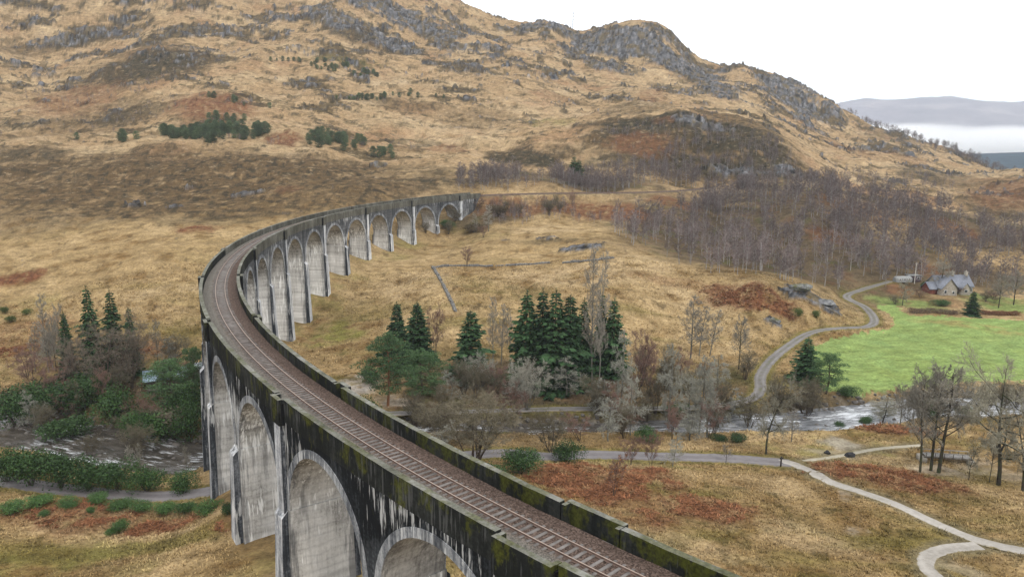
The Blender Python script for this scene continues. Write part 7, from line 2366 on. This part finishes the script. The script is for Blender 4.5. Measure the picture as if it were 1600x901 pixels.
def boulder(name, p, sc, label, cat, seed, mat, group=None):
    import bmesh
    bm = bmesh.new(); bmesh.ops.create_icosphere(bm, subdivisions=4, radius=1)
    V = np.array([v.co[:] for v in bm.verts]); d = 1 + .34 * fbm(V[:, 0] + seed, V[:, 1] + V[:, 2] * .7, .9, 4, seed, .6); V = V * d[:, None]
    rg = np.random.default_rng(seed)
    for _ in range(9):
        n = unit(rg.normal(size=3)); c = rg.uniform(.55, .85); k = V @ n - c; V = V - np.maximum(k, 0)[:, None] * n * .92
    V = V * sc
    F = [[v.index for v in f.verts] for f in bm.faces]; bm.free(); b = MB(); b.add(V, tris=F); o = b.build(name, mat, None, True, (p[0], p[1], float(gz(p[0], p[1])[0]) + sc[2] * .25)); return tag(o, label, cat, group)
rk = N('lichened_grey_rock', .95, .15); f = rk.noise(.8, None, 7, .72); f2 = rk.noise(.3, None, 4, .6); c = rk.ramp(f, [(.32, (.035, .036, .04)), (.5, (.15, .152, .158)), (.68, (.33, .33, .335))]); c = rk.mix(rk.ramp(f2, [(.52, 0.0), (.66, .85)]), c, (.10, .10, .03)); rk.bump(f, .3); M_rock = rk.base(c)
cx_, cy_, _ = PLACES['crag']
boulder('rock', (cx_ - 3.5, cy_ + 1.5), (4.0, 2.6, 1.5), 'grey mossy crag beside the bracken mound, its larger left part', 'rock', 5, M_rock)
boulder('rock', (cx_ + 3.2, cy_ - .5), (3.6, 2.3, 1.15), 'grey crag sloping down to the farm track, its right part', 'rock', 9, M_rock)
bx_, by_, _ = PLACES['boulder']; boulder('rock', (bx_, by_), (1.9, 1.4, 1.1), 'dark jagged boulder alone on the tan slope above the track', 'rock', 13, M_rock)
M_drock = plain('dark_wet_rock', (.03, .03, .032), .7, .5, 2)
boulder('rock', PLACES['rockA'][:2], (.7, .5, .45), 'small black rock on the worn turf left of the larger one', 'rock', 17, M_drock)
boulder('rock', PLACES['rockB'][:2], (1.1, .7, .6), 'dark rock on the worn turf near the path end', 'rock', 19, M_drock)
P0 = PLACES['post']; t = frame('gate_post', (P0[0], P0[1] - 1.9, float(gz(P0[0], P0[1] - 1.9)[0])), .2, 'dark wooden gate post at the roadside where the path begins', 'post')
b = MB(); b.box((-.09, -.09, -.2), (.09, .09, 1.9)); b.build('post', M_trim, t); b = MB(); b.box((-.35, -.1, 1.45), (.35, -.095, 1.75)); b.build('notice', M_trim, t)
# line-side signs beyond the viaduct
for off, sdist, nm, lab, mt in ((4.2, -12, 'white_sign', 'small white line-side sign just past the viaduct end', M_white), (4.0, -8, 'yellow_sign', 'small yellow line-side marker left of the white sign', plain('yellow_paint', (.6, .36, .03)))):
    p = track_pos(np.array([float(sdist)]), np.array([off]), np.array([29.7]))[0]; t = frame('line_side_sign', (p[0], p[1], float(gz(p[0], p[1])[0])), 0, lab, 'sign')
    b = MB(); b.tube([(0, 0, -.3), (0, 0, 2.3)], .05, 6, cap=True); b.build('post', M_trim, t); b = MB(); b.box((-.35, -.06, 1.5), (.35, -.02, 2.3)); b.build('board', mt, t)
# dry stone walls across the meadow
M_dry = plain('dry_stone', (.19, .185, .175), .95, .6, 1.6)
rg = np.random.default_rng(77)
for P, lab in zip(WALLS, ('broken dry stone wall running down the tan meadow', 'long low dry stone wall crossing the tan meadow', 'short ruined end of dry stone wall below the rocky knoll')):
    p = resample(P, .38); b = MB()
    t_ = np.gradient(p[:, :2], axis=0); t_ = unit(t_)
    for q in range(len(p)):
        gap = fbm(np.array([q * .38]), np.array([.3]), 9, 2, 905)[0]
        hw_ = .6 + .35 * gap
        if gap < -.42 and rg.uniform() < .6: continue
        lv = max(1, int(hw_ / .24))
        for k in range(lv):
            for sd_ in (-.18, .18):
                x = p[q, 0] - t_[q, 1] * sd_ * (1.2 - .12 * k) + rg.normal() * .05; y = p[q, 1] + t_[q, 0] * sd_ * (1.2 - .12 * k) + rg.normal() * .05; z = float(gz(x, y)[0]) + .1 + k * .24
                s = rg.uniform(.15, .3, 3) * [1, 1, .62]; a = rg.uniform(0, 3.1); c_, s_ = math.cos(a), math.sin(a)
                V = np.array([(i_, j_, k_) for k_ in (-1, 1) for i_, j_ in ((-1, -1), (1, -1), (1, 1), (-1, 1))]) * s * rg.uniform(.75, 1.1, (8, 1)); V = np.stack([V[:, 0] * c_ - V[:, 1] * s_ + x, V[:, 0] * s_ + V[:, 1] * c_ + y, V[:, 2] + z], 1)
                b.add(V, [(0, 3, 2, 1), (4, 5, 6, 7), (0, 1, 5, 4), (1, 2, 6, 5), (2, 3, 7, 6), (3, 0, 4, 7)])
    tag(b.build('dry_stone_wall', M_dry), lab, 'wall')
# clipped hedges below the house
for (xa, ya), (xb_, yb_), hh_, lab, mt in ((HEDGE[0], HEDGE[1], 1.5, 'long brown leafless hedge bordering the top of the green field', leafmat('brown_hedge_twigs', (.085, .055, .045), (.16, .11, .09))), (HEDGE[2], HEDGE[3], 1.3, 'rusty red hedge right of the conical evergreen', leafmat('rusty_hedge_twigs', (.15, .06, .035), (.24, .11, .06)))):
    n = 5200; t_ = rg.uniform(0, 1, n); x = xa + (xb_ - xa) * t_ + rg.normal(size=n) * .55; y = ya + (yb_ - ya) * t_ + rg.normal(size=n) * .5; z = gz(x, y) + rg.uniform(0, 1, n) ** .8 * hh_ * (1 + .25 * fbm(x, y, 3, 2, 909)); b = MB()
    leaf_quads(b, np.stack([x, y, z], 1), .22, rg); tag(b.build('hedge', mt), lab, 'hedge')
# river stones
b = MB(); import bmesh
bm = bmesh.new(); bmesh.ops.create_icosphere(bm, subdivisions=2, radius=1); SV = np.array([v.co[:] for v in bm.verts]); SF = np.array([[v.index for v in f_.verts] for f_ in bm.faces]); bm.free()
for k in range(1500):
    i = rg.integers(2, len(T.river) - 2); d = T.river[i + 1] - T.river[i - 1]; nrm = np.array([-d[1], d[0]]) / (np.hypot(d[0], d[1]) + 1e-9); sd_ = rg.choice([-1, 1]); o_ = sd_ * (T.river[i, 2] + rg.normal() * .9 + .6) if rg.uniform() < .8 else rg.uniform(-1, 1) * T.river[i, 2]
    x, y = T.river[i, :2] + nrm * o_; s = rg.gamma(2.2, .14) + .08; V = SV * (1 + .25 * noise(SV[:, 0] * 1.3 + k, SV[:, 1] * 1.3 + SV[:, 2], 3))[:, None] * s * rg.uniform(.7, 1.3, 3) * [1, 1, .7]
    b.add(V + [x, y, max(float(gz(x, y)[0]), WATER - .15)], tris=SF)
tag(b.build('river_stones', plain('wet_river_stone', (.11, .10, .09), .6, .6, 1.2), None, True), kind='stuff')
